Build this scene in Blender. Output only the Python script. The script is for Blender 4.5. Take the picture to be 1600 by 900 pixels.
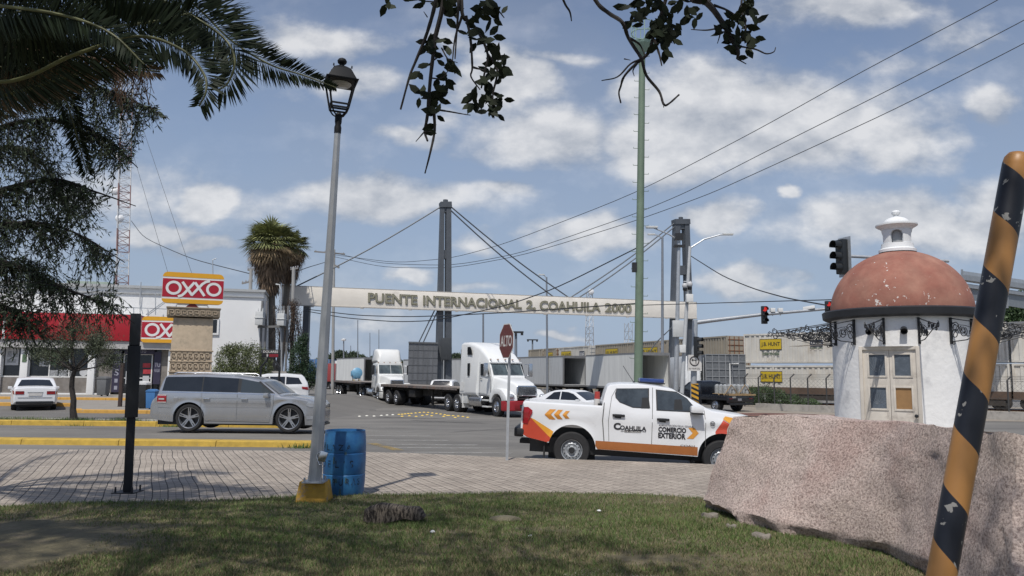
# street corner by a border bridge: see the order below
import bpy,bmesh,math,random
import numpy as np
from mathutils import Vector,Matrix,noise
random.seed(7);rng=np.random.default_rng(11)
for o in list(bpy.data.objects):bpy.data.objects.remove(o)
S=bpy.context.scene;COL=S.collection
R=math.radians;PI=math.pi;sin=math.sin;cos=math.cos
FPX=1200.0;EYE=1.75;PITCH=math.atan(135/FPX);ROLL=R(0.6)
fw=Vector((0,cos(PITCH),sin(PITCH)));r0=Vector((1,0,0));u0=Vector((0,-sin(PITCH),cos(PITCH)))
RT=r0*cos(ROLL)+u0*sin(ROLL);UP=u0*cos(ROLL)-r0*sin(ROLL)
cam_d=bpy.data.cameras.new('camera');cam=bpy.data.objects.new('camera',cam_d);COL.objects.link(cam)
cam_d.sensor_width=36;cam_d.lens=36*FPX/1600;cam_d.clip_end=5000;cam_d.clip_start=0.05
m=Matrix((RT,UP,-fw)).transposed().to_4x4();m.translation=(0,0,EYE);cam.matrix_world=m
S.camera=cam
S.render.resolution_x=1024;S.render.resolution_y=576
def ray(px,py):return fw+RT*((px-800)/FPX)+UP*((450-py)/FPX)
def at(px,py,Y):
 d=ray(px,py);t=Y/d.y;return Vector((d.x*t,Y,EYE+d.z*t))
def gz(px,py,z):
 d=ray(px,py);t=(z-EYE)/d.z;return Vector((d.x*t,d.y*t,z))
def onplane(px,py,a,b):
 d=ray(px,py);n=Vector((b[1]-a[1],a[0]-b[0]));t=(n.x*a[0]+n.y*a[1])/(n.x*d.x+n.y*d.y)
 return Vector((d.x*t,d.y*t,EYE+d.z*t))
SUN_EL=60;SUN_AZ=196
W=bpy.data.worlds.new('World');S.world=W;W.use_nodes=True
S.view_settings.view_transform='Standard';S.view_settings.look='None';S.view_settings.exposure=0.08;S.view_settings.gamma=1
SKY_STR=0.10
sd=bpy.data.lights.new('sun','SUN');sd.energy=3.4;sd.angle=R(0.9);sd.color=(1,.955,.89)
so=bpy.data.objects.new('sun',sd);COL.objects.link(so)
sdir=Vector((sin(R(SUN_AZ))*cos(R(SUN_EL)),cos(R(SUN_AZ))*cos(R(SUN_EL)),sin(R(SUN_EL))))
so.rotation_euler=sdir.to_track_quat('Z','Y').to_euler();so.location=(0,0,50)
def world():
 nt=W.node_tree;N=nt.nodes;L=nt.links;N.clear()
 def nd(t,**k):
  n=N.new(t)
  for a,v in k.items():setattr(n,a,v)
  return n
 def M(op,a,b=None,c=None,clamp=False):
  n=nd('ShaderNodeMath',operation=op,use_clamp=clamp)
  for i,q in enumerate((a,b,c)):
   if q is None:continue
   if isinstance(q,(int,float)):n.inputs[i].default_value=q
   else:L.new(q,n.inputs[i])
  return n.outputs[0]
 sky=nd('ShaderNodeTexSky',sky_type='NISHITA',sun_disc=False);sky.sun_elevation=R(SUN_EL);sky.sun_rotation=R(SUN_AZ)
 sky.air_density=1.1;sky.dust_density=.7;sky.ozone_density=2.4
 tc=nd('ShaderNodeTexCoord');sp=nd('ShaderNodeSeparateXYZ');L.new(tc.outputs['Generated'],sp.inputs[0])
 ys=M('MAXIMUM',M('ABSOLUTE',sp.outputs[1]),0.08)
 u=M('DIVIDE',sp.outputs[0],ys);v=M('DIVIDE',sp.outputs[2],ys)
 cv=nd('ShaderNodeCombineXYZ');L.new(u,cv.inputs[0]);L.new(v,cv.inputs[1])
 cvn=nd('ShaderNodeCombineXYZ');L.new(u,cvn.inputs[0]);L.new(M('MULTIPLY',v,1.5),cvn.inputs[1])
 wn=nd('ShaderNodeTexNoise');wn.inputs['Scale'].default_value=7;wn.inputs['Detail'].default_value=5;L.new(cvn.outputs[0],wn.inputs['Vector'])
 w1=nd('ShaderNodeVectorMath',operation='SUBTRACT');L.new(wn.outputs['Color'],w1.inputs[0]);w1.inputs[1].default_value=(.5,.5,.5)
 w2=nd('ShaderNodeVectorMath',operation='MULTIPLY_ADD');L.new(w1.outputs[0],w2.inputs[0]);w2.inputs[1].default_value=(.16,.08,0);L.new(cv.outputs[0],w2.inputs[2])
 blobs=[(1190,185,300,105,1.15),(1040,225,150,70,1.),(1400,225,120,55,.8),(790,135,95,65,1.1),(850,215,170,55,.8),(490,60,130,38,.6),(560,120,110,35,.55),(700,70,90,30,.45),(330,305,62,34,.95),(600,308,250,44,.85),(240,362,90,26,.8),(620,438,60,17,.95),(1160,437,90,30,1.),(930,360,120,42,.95),(740,380,70,20,.6),(1110,332,70,34,.95),(1420,352,220,58,.9),(1330,15,150,42,.9),(890,86,100,20,.6),(1225,306,28,15,.95),(490,300,80,30,.6),(1545,330,100,62,.8),(1550,165,70,40,.6),(640,205,60,22,.6),(330,385,90,22,.7),(1480,60,120,50,.3),(730,455,70,16,.5),(1000,150,100,60,.7),(140,300,200,60,.5),(1380,100,180,50,.45),(870,518,40,10,.8),(1190,460,90,18,.6),(560,500,150,20,.4),(780,300,90,26,.7),(700,180,60,30,.5)]
 acc=None
 for(px,py,rx,ry,s)in blobs:
  d=ray(px,py);c=(d.x/d.y,d.z/d.y,0)
  a=nd('ShaderNodeVectorMath',operation='SUBTRACT');L.new(w2.outputs[0],a.inputs[0]);a.inputs[1].default_value=c
  b=nd('ShaderNodeVectorMath',operation='MULTIPLY');L.new(a.outputs[0],b.inputs[0]);b.inputs[1].default_value=(FPX/rx,FPX/ry,0)
  l=nd('ShaderNodeVectorMath',operation='LENGTH');L.new(b.outputs[0],l.inputs[0])
  q=M('MULTIPLY',M('SUBTRACT',1.25,l.outputs['Value'],clamp=True),s)
  acc=q if acc is None else M('SMOOTH_MAX',acc,q,.12)
 n1=nd('ShaderNodeTexNoise');n1.inputs['Scale'].default_value=5.6;n1.inputs['Detail'].default_value=9;n1.inputs['Roughness'].default_value=.58;L.new(cvn.outputs[0],n1.inputs['Vector'])
 dens=M('ADD',M('MULTIPLY',acc,1.0),M('MULTIPLY',M('SUBTRACT',n1.outputs[0],.5),1.35))
 mr=nd('ShaderNodeMapRange',interpolation_type='SMOOTHSTEP');L.new(dens,mr.inputs[0]);mr.inputs[1].default_value=.0;mr.inputs[2].default_value=.72
 n2=nd('ShaderNodeTexNoise');n2.inputs['Scale'].default_value=2.6;n2.inputs['Detail'].default_value=6;L.new(cvn.outputs[0],n2.inputs['Vector'])
 veil=nd('ShaderNodeMapRange');L.new(n2.outputs[0],veil.inputs[0]);veil.inputs[1].default_value=.38;veil.inputs[2].default_value=.75;veil.inputs[3].default_value=.06;veil.inputs[4].default_value=.46
 al=M('MAXIMUM',M('MULTIPLY',mr.outputs[0],.86),veil.outputs[0])
 hz=nd('ShaderNodeMapRange');L.new(v,hz.inputs[0]);hz.inputs[1].default_value=0;hz.inputs[2].default_value=.12;hz.inputs[3].default_value=.45;hz.inputs[4].default_value=0
 up=nd('ShaderNodeVectorMath',operation='ADD');L.new(cvn.outputs[0],up.inputs[0]);up.inputs[1].default_value=(-.012,.035,0)
 n3=nd('ShaderNodeTexNoise');n3.inputs['Scale'].default_value=5.6;n3.inputs['Detail'].default_value=7;n3.inputs['Roughness'].default_value=.55;L.new(up.outputs[0],n3.inputs['Vector'])
 df=M('SUBTRACT',n1.outputs[0],n3.outputs[0])
 tone=M('ADD',M('MULTIPLY',df,2.2),M('MULTIPLY',mr.outputs[0],.42),None)
 cr=nd('ShaderNodeValToRGB');L.new(tone,cr.inputs[0])
 e=cr.color_ramp.elements;e[0].position=.0;e[0].color=(.36,.40,.47,1);e[1].position=.60;e[1].color=(.84,.84,.85,1)
 bg1=nd('ShaderNodeBackground');bg1.inputs[1].default_value=SKY_STR
 hs=nd('ShaderNodeHueSaturation');hs.inputs['Saturation'].default_value=.92;hs.inputs['Value'].default_value=1.0;L.new(sky.outputs[0],hs.inputs['Color']);tn=nd('ShaderNodeVectorMath',operation='MULTIPLY');tn.inputs[1].default_value=(.93,.92,.98);L.new(hs.outputs[0],tn.inputs[0]);L.new(tn.outputs[0],bg1.inputs[0])
 bg2=nd('ShaderNodeBackground');bg2.inputs[1].default_value=.90;L.new(cr.outputs[0],bg2.inputs[0])
 bgh=nd('ShaderNodeBackground');bgh.inputs[0].default_value=(.31,.40,.55,1);bgh.inputs[1].default_value=1;mh=nd('ShaderNodeMixShader');hz.inputs[2].default_value=.55;hz.inputs[3].default_value=.92;L.new(hz.outputs[0],mh.inputs[0]);L.new(bg1.outputs[0],mh.inputs[1]);L.new(bgh.outputs[0],mh.inputs[2])
 mx=nd('ShaderNodeMixShader');L.new(M('MINIMUM',al,.92),mx.inputs[0]);L.new(mh.outputs[0],mx.inputs[1]);L.new(bg2.outputs[0],mx.inputs[2])
 out=nd('ShaderNodeOutputWorld');L.new(mx.outputs[0],out.inputs[0])
world()
MATS={}
def mat(name,col,rough=.6,metal=0.,var=.12,sc=4.,bump=0.,bsc=None,spec=.5,col2=None,thr=None,soft=.08,coat=0.,island=0.,detail=6,stretch=None,emit=None):
 if name in MATS:return MATS[name]
 m=bpy.data.materials.new(name);m.use_nodes=True;nt=m.node_tree;N=nt.nodes;L=nt.links
 b=N['Principled BSDF'];b.inputs['Roughness'].default_value=rough;b.inputs['Metallic'].default_value=metal
 b.inputs['Specular IOR Level'].default_value=spec
 if coat:b.inputs['Coat Weight'].default_value=coat;b.inputs['Coat Roughness'].default_value=.06
 tc=N.new('ShaderNodeTexCoord');vec=tc.outputs['Object']
 if stretch:
  mp=N.new('ShaderNodeMapping');mp.inputs['Scale'].default_value=stretch;L.new(vec,mp.inputs[0]);vec=mp.outputs[0]
 nz=N.new('ShaderNodeTexNoise');nz.inputs['Scale'].default_value=sc;nz.inputs['Detail'].default_value=detail;nz.inputs['Roughness'].default_value=.62;L.new(vec,nz.inputs['Vector'])
 mr=N.new('ShaderNodeMapRange');mr.inputs[1].default_value=.28;mr.inputs[2].default_value=.72;mr.inputs[3].default_value=1-var;mr.inputs[4].default_value=1+var;L.new(nz.outputs[0],mr.inputs[0])
 base=N.new('ShaderNodeRGB');base.outputs[0].default_value=(*col,1);cur=base.outputs[0]
 if col2 is not None:
  n2=N.new('ShaderNodeTexNoise');n2.inputs['Scale'].default_value=sc*.8;n2.inputs['Detail'].default_value=9;n2.inputs['Roughness'].default_value=.68
  av=N.new('ShaderNodeVectorMath');av.operation='ADD';av.inputs[1].default_value=(13.1,7.7,3.3);L.new(vec,av.inputs[0]);L.new(av.outputs[0],n2.inputs['Vector'])
  t=.55 if thr is None else thr
  r2=N.new('ShaderNodeMapRange');r2.inputs[1].default_value=t-soft;r2.inputs[2].default_value=t+soft;L.new(n2.outputs[0],r2.inputs[0])
  mx=N.new('ShaderNodeMix');mx.data_type='RGBA';L.new(r2.outputs[0],mx.inputs[0]);L.new(cur,mx.inputs[6]);mx.inputs[7].default_value=(*col2,1);cur=mx.outputs[2]
 if island:
  g=N.new('ShaderNodeNewGeometry');ri=N.new('ShaderNodeMapRange');ri.inputs[3].default_value=1-island;ri.inputs[4].default_value=1+island;L.new(g.outputs['Random Per Island'],ri.inputs[0])
  mm=N.new('ShaderNodeMath');mm.operation='MULTIPLY';L.new(mr.outputs[0],mm.inputs[0]);L.new(ri.outputs[0],mm.inputs[1]);fac=mm.outputs[0]
 else:fac=mr.outputs[0]
 vm=N.new('ShaderNodeVectorMath');vm.operation='SCALE';L.new(cur,vm.inputs[0]);L.new(fac,vm.inputs['Scale']);L.new(vm.outputs[0],b.inputs['Base Color'])
 rr=N.new('ShaderNodeMapRange');rr.inputs[3].default_value=max(.02,rough-.08);rr.inputs[4].default_value=min(1,rough+.1);L.new(nz.outputs[0],rr.inputs[0]);L.new(rr.outputs[0],b.inputs['Roughness'])
 if bump:
  nb=N.new('ShaderNodeTexNoise');nb.inputs['Scale'].default_value=bsc or sc*6;nb.inputs['Detail'].default_value=8;L.new(vec,nb.inputs['Vector'])
  bp=N.new('ShaderNodeBump');bp.inputs['Strength'].default_value=1;bp.inputs['Distance'].default_value=bump;L.new(nb.outputs[0],bp.inputs['Height']);L.new(bp.outputs[0],b.inputs['Normal'])
 if emit:b.inputs['Emission Color'].default_value=(*emit[0],1);b.inputs['Emission Strength'].default_value=emit[1]
 MATS[name]=m;return m
def glassmat(name,col=(.02,.025,.03),alpha=.85,rough=.05):
 m=mat(name,col,rough,0,.05,2,spec=.8)
 m.node_tree.nodes['Principled BSDF'].inputs['Alpha'].default_value=alpha
 return m
white_paint=mat('white_vehicle_paint',(.74,.75,.76),.28,var=.04,sc=1.5,coat=.4)
silver_paint=mat('silver_vehicle_paint',(.40,.41,.425),.24,.6,.04,2,coat=.5)
black_paint=mat('black_vehicle_paint',(.012,.014,.02),.25,0,.2,2,coat=.4)
black_plastic=mat('black_plastic',(.018,.019,.021),.5,var=.2)
rubber=mat('tyre_rubber',(.022,.022,.023),.8,var=.25,sc=9,bump=.003)
chrome=mat('chrome',(.62,.63,.65),.18,.95,.08,6)
alloy=mat('polished_alloy',(.50,.51,.53),.28,.85,.12,9)
steel_grey=mat('galvanised_steel',(.42,.44,.46),.45,.35,.16,5)
white_metal=mat('white_painted_metal',(.70,.70,.68),.5,0,.1,3)
grey_box=mat('pale_grey_box',(.55,.56,.55),.55,0,.1,3)
red_lens=mat('red_lens',(.30,.012,.018),.15,0,.15,10,coat=.5)
lamp_lens=mat('headlamp_lens',(.40,.42,.45),.12,.3,.12,6,coat=.5)
tint=mat('tinted_window',(.012,.014,.017),.06,0,.3,3,spec=.7)
clear_tint=glassmat('clear_window',(.035,.045,.05),.80)
iron=mat('wrought_iron',(.014,.015,.018),.5,0,.2,20)
bark=mat('tree_bark',(.09,.07,.055),.9,0,.35,12,bump=.01)
dark_bark=mat('dark_twig_bark',(.035,.030,.028),.9,0,.3,20)
concrete=mat('weathered_concrete',(.36,.34,.31),.85,0,.16,2.5,bump=.004,col2=(.22,.21,.19),thr=.62)
class MB:
 def __init__(s):s.v=[];s.f=[];s.m=[]
 def add(s,vs,fs,mi=0):
  k=len(s.v);s.v+=[tuple(p)for p in vs];s.f+=[tuple(i+k for i in f)for f in fs];s.m+=[mi]*len(fs);return s
 def box(s,x0,x1,y0,y1,z0,z1,mi=0,M=None):
  vs=[Vector((x,y,z))for z in(z0,z1)for(x,y)in((x0,y0),(x1,y0),(x1,y1),(x0,y1))]
  if M is not None:vs=[M@p for p in vs]
  return s.add(vs,[(3,2,1,0),(4,5,6,7),(0,1,5,4),(1,2,6,5),(2,3,7,6),(3,0,4,7)],mi)
 def bar(s,a,b,w,h=None,mi=0,up=(0,0,1)):
  a=Vector(a);b=Vector(b);d=(b-a);L=d.length;d.normalize();h=h or w
  x=d.cross(Vector(up))
  if x.length<1e-4:x=d.cross(Vector((0,1,0)))
  x.normalize();z=x.cross(d)
  vs=[p+x*(w/2*i)+z*(h/2*j)for p in(a,b)for(i,j)in((-1,-1),(1,-1),(1,1),(-1,1))]
  return s.add(vs,[(0,1,2,3),(7,6,5,4),(0,4,5,1),(1,5,6,2),(2,6,7,3),(3,7,4,0)],mi)
 def tube(s,pts,r,n=8,mi=0,caps=True,closed=False):
  P=[Vector(p)for p in pts];k=len(P);rs=r if isinstance(r,(list,tuple))else[r]*k
  T=[]
  for i in range(k):
   a=P[max(i-1,0)];b=P[min(i+1,k-1)]
   if closed:a=P[(i-1)%k];b=P[(i+1)%k]
   t=b-a;T.append(t.normalized()if t.length>1e-9 else Vector((0,0,1)))
  ref=Vector((0,0,1))if abs(T[0].z)<.9 else Vector((1,0,0));nx=T[0].cross(ref).normalized();vs=[]
  for i in range(k):
   nx=nx-T[i]*nx.dot(T[i])
   if nx.length<1e-6:nx=T[i].orthogonal()
   nx.normalize();ny=T[i].cross(nx)
   vs+=[P[i]+(nx*cos(2*PI*j/n)+ny*sin(2*PI*j/n))*rs[i]for j in range(n)]
  fs=[]
  for i in range(k if closed else k-1):
   i2=(i+1)%k
   fs+=[(i*n+j,i*n+(j+1)%n,i2*n+(j+1)%n,i2*n+j)for j in range(n)]
  if caps and not closed:fs+=[tuple(range(n))[::-1],tuple((k-1)*n+j for j in range(n))]
  return s.add(vs,fs,mi)
 def lathe(s,prof,n=24,c=(0,0,0),M=None,mi=0,a0=0,a1=2*PI):
  full=abs(a1-a0-2*PI)<1e-6;k=n if full else n+1;vs=[]
  for(r,z)in prof:
   for j in range(k):
    a=a0+(a1-a0)*j/n;p=Vector((r*cos(a),r*sin(a),z))
    if M is not None:p=M@p
    vs.append(p+Vector(c))
  fs=[]
  for i in range(len(prof)-1):
   for j in range(n):
    j2=(j+1)%k;fs.append((i*k+j,i*k+j2,(i+1)*k+j2,(i+1)*k+j))
  return s.add(vs,fs,mi)
 def prism(s,poly,a,b,f,mi=0):
  n=len(poly);vs=[f(p,q,a)for p,q in poly]+[f(p,q,b)for p,q in poly]
  return s.add(vs,[tuple(range(n))[::-1],tuple(range(n,2*n))]+[(i,(i+1)%n,n+(i+1)%n,n+i)for i in range(n)],mi)
 def quad(s,a,b,c,d,mi=0):return s.add([a,b,c,d],[(0,1,2,3)],mi)
 def xf(s,M):s.v=[tuple(M@Vector(p))for p in s.v];return s
 def mesh(s,name,mats,smooth=None,bevel=None,merge=None):
  me=bpy.data.meshes.new(name);me.from_pydata(s.v,[],s.f)
  mats=mats if isinstance(mats,(list,tuple))else[mats]
  for q in mats:me.materials.append(q)
  if any(s.m):me.polygons.foreach_set('material_index',s.m)
  if bevel or merge or smooth is not None:
   bm=bmesh.new();bm.from_mesh(me)
   if merge:bmesh.ops.remove_doubles(bm,verts=bm.verts,dist=merge)
   if bevel:
    es=[e for e in bm.edges if len(e.link_faces)==2 and e.calc_face_angle(0)>.5]
    bmesh.ops.bevel(bm,geom=es,offset=bevel,segments=2,affect='EDGES',profile=.6,clamp_overlap=True)
   bmesh.ops.recalc_face_normals(bm,faces=bm.faces);bm.to_mesh(me);bm.free()
  if smooth is None and bevel:smooth=40
  if smooth is not None:
   me.polygons.foreach_set('use_smooth',[True]*len(me.polygons));me.set_sharp_from_angle(angle=R(smooth))
  me.update();return me
 def build(s,name,mats,parent=None,smooth=None,bevel=None,label=None,merge=None):
  o=bpy.data.objects.new(name,s.mesh(name,mats,smooth,bevel,merge));COL.objects.link(o)
  if parent is not None:o.parent=parent
  if label:o['label']=label
  return o
def tag(o,label=None,cat=None,group=None,kind=None):
 if label:o['label']=label
 if cat:o['category']=cat
 if group:o['group']=group
 if kind:o['kind']=kind
 return o
def thing(name,label,cat,loc=(0,0,0),rz=0,group=None):
 o=bpy.data.objects.new(name,None);COL.objects.link(o);o.location=loc;o.rotation_euler=(0,0,rz);o.empty_display_size=.2
 return tag(o,label,cat,group)
def struct(o):o['kind']='structure';return o
KIDS={}
def kids(o):return[c for c in COL.objects if c.parent==o]
def copytree(o,parent=None):
 c=o.copy();COL.objects.link(c)
 if parent is not None:c.parent=parent
 for ch in kids(o):copytree(ch,c)
 return c
def dup(o,loc,rz,label,group=None):
 c=copytree(o);c.location=loc;c.rotation_euler=(0,0,rz);c['label']=label
 if group:c['group']=group
 return c
def raw(name,V,F,mats,parent=None):
 me=bpy.data.meshes.new(name);nv=len(V);nf,k=F.shape
 me.vertices.add(nv);me.vertices.foreach_set('co',V.astype(np.float32).ravel())
 me.loops.add(nf*k);me.loops.foreach_set('vertex_index',F.astype(np.int32).ravel())
 me.polygons.add(nf);me.polygons.foreach_set('loop_start',np.arange(0,nf*k,k,dtype=np.int32));me.polygons.foreach_set('loop_total',np.full(nf,k,dtype=np.int32))
 me.materials.append(mats);me.update(calc_edges=True);me.validate()
 o=bpy.data.objects.new(name,me);COL.objects.link(o)
 if parent is not None:o.parent=parent
 return o
_tc={}
def text_polys(s,bold=.0):
 key=(s,bold)
 if key in _tc:return _tc[key]
 cu=bpy.data.curves.new('t','FONT');cu.body=s;cu.size=1;cu.offset=bold;cu.resolution_u=3
 o=bpy.data.objects.new('t',cu);COL.objects.link(o);dg=bpy.context.evaluated_depsgraph_get();me=bpy.data.meshes.new_from_object(o.evaluated_get(dg))
 V=[(v.co.x,v.co.y)for v in me.vertices];F=[tuple(p.vertices)for p in me.polygons];bpy.data.objects.remove(o);bpy.data.meshes.remove(me)
 xs=[p[0]for p in V];ys=[p[1]for p in V];x0,x1,y0,y1=min(xs),max(xs),min(ys),max(ys)
 V=[((x-x0)/(x1-x0),(y-y0)/(y1-y0))for x,y in V];_tc[key]=(V,F);return V,F
def text(mb,s,f,bold=.0,mi=0,depth=None):
 V,F=text_polys(s,bold)
 if depth is None:mb.add([f(u,v,0)for u,v in V],F,mi)
 else:
  n=len(V);vs=[f(u,v,0)for u,v in V]+[f(u,v,depth)for u,v in V]
  cnt={}
  for fa in F:
   for i in range(len(fa)):
    e=(fa[i],fa[(i+1)%len(fa)]);cnt[e]=1
  side=[(a,b,b+n,a+n)for(a,b)in cnt if(b,a)not in cnt]
  mb.add(vs,[tuple(reversed(fa))for fa in F]+[tuple(i+n for i in fa)for fa in F]+side,mi)
 return mb
def lerp_tab(tab,x):
 if x<=tab[0][0]:return tab[0][1]
 for(a,p),(b,q)in zip(tab,tab[1:]):
  if x<=b:return p+(q-p)*(x-a)/(b-a)if b>a else q
 return tab[-1][1]
def axis_matrix(p,d):
 d=Vector(d).normalized();y=d.cross(Vector((1,0,0))).normalized();x=y.cross(d).normalized()
 m=Matrix((x,y,d)).transposed().to_4x4();m.translation=p;return m
ROADT=[(0,-.25),(17,-.25),(20,-.17),(23.3,-.10),(27,-.18),(34,-.38),(40,-.45),(900,-.45)]
def zr(x,y):return lerp_tab(ROADT,y)
LOTT=[(27,-.10),(31,-.12),(36,-.09),(38,-.04),(45,.10),(60,.1)]
def zl(x,y):
 k=min(1,max(0,(x+12.5)/5));k=k*k*(3-2*k);return lerp_tab(LOTT,y)*(1-k)+(zr(x,y)-.05)*k
def zk(x,y):return max(zl(x,y),zr(x,y))
def sheet(name,xs,ys,zf,m,keep=None):
 V=[];idx={};F=[]
 for j,y in enumerate(ys):
  for i,x in enumerate(xs):idx[i,j]=len(V);V.append((x,y,zf(x,y)))
 for j in range(len(ys)-1):
  for i in range(len(xs)-1):F.append((idx[i,j],idx[i+1,j],idx[i+1,j+1],idx[i,j+1]))
 mb=MB();mb.add(V,F);return struct(mb.build(name,m))
ground_m=mat('dry_ground',(.20,.175,.135),.95,var=.2,sc=.15,col2=(.12,.13,.08),thr=.5,bump=.02,bsc=3)
sheet('ground',[-1500,-300,-60,0,60,300,1500],[-60,0,100,400,1500,4000],lambda x,y:-.62,ground_m)
def asphalt():
 m=mat('asphalt',(.140,.133,.122),.88,var=.2,sc=.35,bump=.004,bsc=60,col2=(.19,.18,.162),thr=.52,soft=.12,stretch=(.6,1.6,1))
 return m
asph=asphalt()
ys=[14.2,16,17,18,19,20,21,22,23.3,25,27,29,31,34,37,40,50,70,100,130]
sheet('road',[-90,-30,-10,0,10,30,100],ys,zr,asph)
lot_m=mat('worn_asphalt',(.145,.138,.127),.9,var=.14,sc=.5,bump=.004,bsc=60)
sheet('parking_lot',[-90,-40,-20,-14,-12.5,-11.5,-10.5,-9.5,-8.6,-7.5,-6.5],[27.6,29,31,34,36,38,45,60],zl,lot_m)
kerb_y=mat('yellow_kerb_paint',(.47,.31,.05),.75,var=.22,sc=5,bump=.004,col2=(.28,.23,.14),thr=.66,soft=.05)
kerb_o=mat('orange_kerb_paint',(.52,.29,.06),.75,var=.2,sc=5,bump=.004,col2=(.33,.26,.16),thr=.68,soft=.05)
def kerb(name,pts,w,h,m,zf,round_end=False,seg=2.4):
 mb=MB()
 for(a,b)in zip(pts,pts[1:]):
  a=Vector(a);b=Vector(b);L=(b-a).length;n=max(1,int(L/seg));d=(b-a)/L;nn=Vector((-d.y,d.x))*w
  for i in range(n):
   p=a+d*(L*i/n+.008);q=a+d*(L*(i+1)/n-.008)
   k=[]
   for c,z in((p,0),(q,0)):
    zb=zf(c.x,c.y);k+=[(c.x,c.y,zb-.1),(c.x+nn.x*.08,c.y+nn.y*.08,zb+h-.02),(c.x+nn.x*.16,c.y+nn.y*.16,zb+h),(c.x+nn.x*.92,c.y+nn.y*.92,zb+h),(c.x+nn.x,c.y+nn.y,zb+h-.03),(c.x+nn.x,c.y+nn.y,zb-.1)]
   mb.add(k,[(0,6,7,1),(1,7,8,2),(2,8,9,3),(3,9,10,4),(4,10,11,5),(0,1,2,3,4,5),(11,10,9,8,7,6)])
 return struct(mb.build(name,m,smooth=35))
xk=at(489,690,20.0).x
kerb('divider_kerb',[(-60,20.0),(xk,20.0)],.55,.145,kerb_y,zr)
xk2=at(470,660,27).x
kerb('parking_kerb',[(-60,27.0),(xk2,27.0)],.32,.17,kerb_y,zr)
soil=mat('bare_soil',(.17,.135,.095),.95,var=.25,sc=2.5,bump=.02,bsc=20,col2=(.10,.115,.05),thr=.52)
sheet('planting_strip',[-60,-30,-18,xk2],[27.32,28,28.9],lambda x,y:zk(x,y)+.045+.02*sin(x*3),soil)
kerb('strip_edge_kerb',[(-60,28.9),(xk2,28.9)],.15,.06,concrete,zk)
def px_x(px,Y):return at(px,600,Y).x
pave_m=mat('shop_pavement',(.27,.25,.22),.9,var=.12,sc=2)
kerb('pavement_kerb',[(-60,38.0),(px_x(116,38),38.0)],.22,.17,kerb_o,zl)
kerb('island_kerb',[(px_x(116,38),38.0),(px_x(121,33.6),33.6),(px_x(232,33.6),33.6),(px_x(300,33.6),33.6)],.28,.15,kerb_o,zl)
mb=MB();x0=px_x(120,33.8)+.1;xr=-15.2
mb.add([(x0,33.8,zl(-30,33.8)+.14),(xr,33.8,zl(-30,33.8)+.14),(xr,41,.17),(-60,41,.17),(-60,38.1,.12),(px_x(116,38.1),38.1,.12)],[(0,1,2,5),(5,2,3,4)]);struct(mb.build('pavement',pave_m))
kerb('upper_pavement_kerb',[(-60,41),(-19.0,41)],.25,.15,kerb_o,lambda x,y:.15)
sheet('upper_pavement',[-60,-30,-18.9],[41.1,50,62],lambda x,y:.296,pave_m)
def paving():
 m=bpy.data.materials.new('interlocking_paving');m.use_nodes=True;nt=m.node_tree;N=nt.nodes;L=nt.links;b=N['Principled BSDF']
 tc=N.new('ShaderNodeTexCoord');wn=N.new('ShaderNodeTexNoise');wn.inputs['Scale'].default_value=.45;L.new(tc.outputs['Object'],wn.inputs['Vector'])
 wa=N.new('ShaderNodeVectorMath');wa.operation='MULTIPLY_ADD';wa.inputs[1].default_value=(.14,.14,0);L.new(wn.outputs['Color'],wa.inputs[0]);L.new(tc.outputs['Object'],wa.inputs[2])
 mp=N.new('ShaderNodeMapping');mp.vector_type='POINT';mp.inputs['Rotation'].default_value=(0,0,R(-(90+25)));L.new(wa.outputs[0],mp.inputs[0])
 def brick(w,h,mort,off,sc=1):
  k=N.new('ShaderNodeTexBrick');k.inputs['Scale'].default_value=sc;k.inputs['Brick Width'].default_value=w;k.inputs['Row Height'].default_value=h;k.inputs['Mortar Size'].default_value=mort;k.inputs['Mortar Smooth'].default_value=.35
  k.offset=off;k.inputs['Color1'].default_value=(.455,.395,.33,1);k.inputs['Color2'].default_value=(.35,.30,.25,1);k.inputs['Mortar'].default_value=(.045,.04,.035,1);L.new(mp.outputs[0],k.inputs['Vector']);return k
 k1=brick(.20,.205,.0085,.5);k2=brick(.10,.1025,.0045,.5)
 mx=N.new('ShaderNodeMix');mx.data_type='RGBA';mx.blend_type='DARKEN';mx.inputs[0].default_value=.8;L.new(k1.outputs[0],mx.inputs[6]);L.new(k2.outputs[0],mx.inputs[7])
 n1=N.new('ShaderNodeTexNoise');n1.inputs['Scale'].default_value=.9;n1.inputs['Detail'].default_value=9;n1.inputs['Roughness'].default_value=.65;L.new(tc.outputs['Object'],n1.inputs['Vector'])
 mr=N.new('ShaderNodeMapRange');mr.inputs[1].default_value=.3;mr.inputs[2].default_value=.7;mr.inputs[3].default_value=.74;mr.inputs[4].default_value=1.14;L.new(n1.outputs[0],mr.inputs[0])
 vm=N.new('ShaderNodeVectorMath');vm.operation='SCALE';L.new(mx.outputs[2],vm.inputs[0]);L.new(mr.outputs[0],vm.inputs['Scale']);L.new(vm.outputs[0],b.inputs['Base Color'])
 b.inputs['Roughness'].default_value=.9
 bp=N.new('ShaderNodeBump');bp.inputs['Strength'].default_value=.6;bp.inputs['Distance'].default_value=.008;bp.invert=True;L.new(k1.outputs['Fac'],bp.inputs['Height']);L.new(bp.outputs[0],b.inputs['Normal'])
 return m
edge_px=[(-500,701),(0,702),(300,703),(520,705),(640,708),(800,715),(960,720),(1100,725),(1300,736),(1700,760)]
edge=[gz(x,y,0)for x,y in edge_px]
mb=MB();nE=len(edge)
mb.add([(p.x,p.y,0)for p in edge]+[(p.x*.35,3,0)for p in edge],[(i,i+1,nE+i+1,nE+i)[::-1]for i in range(nE-1)])
struct(mb.build('plaza_paving',paving()))
kb=MB()
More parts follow.
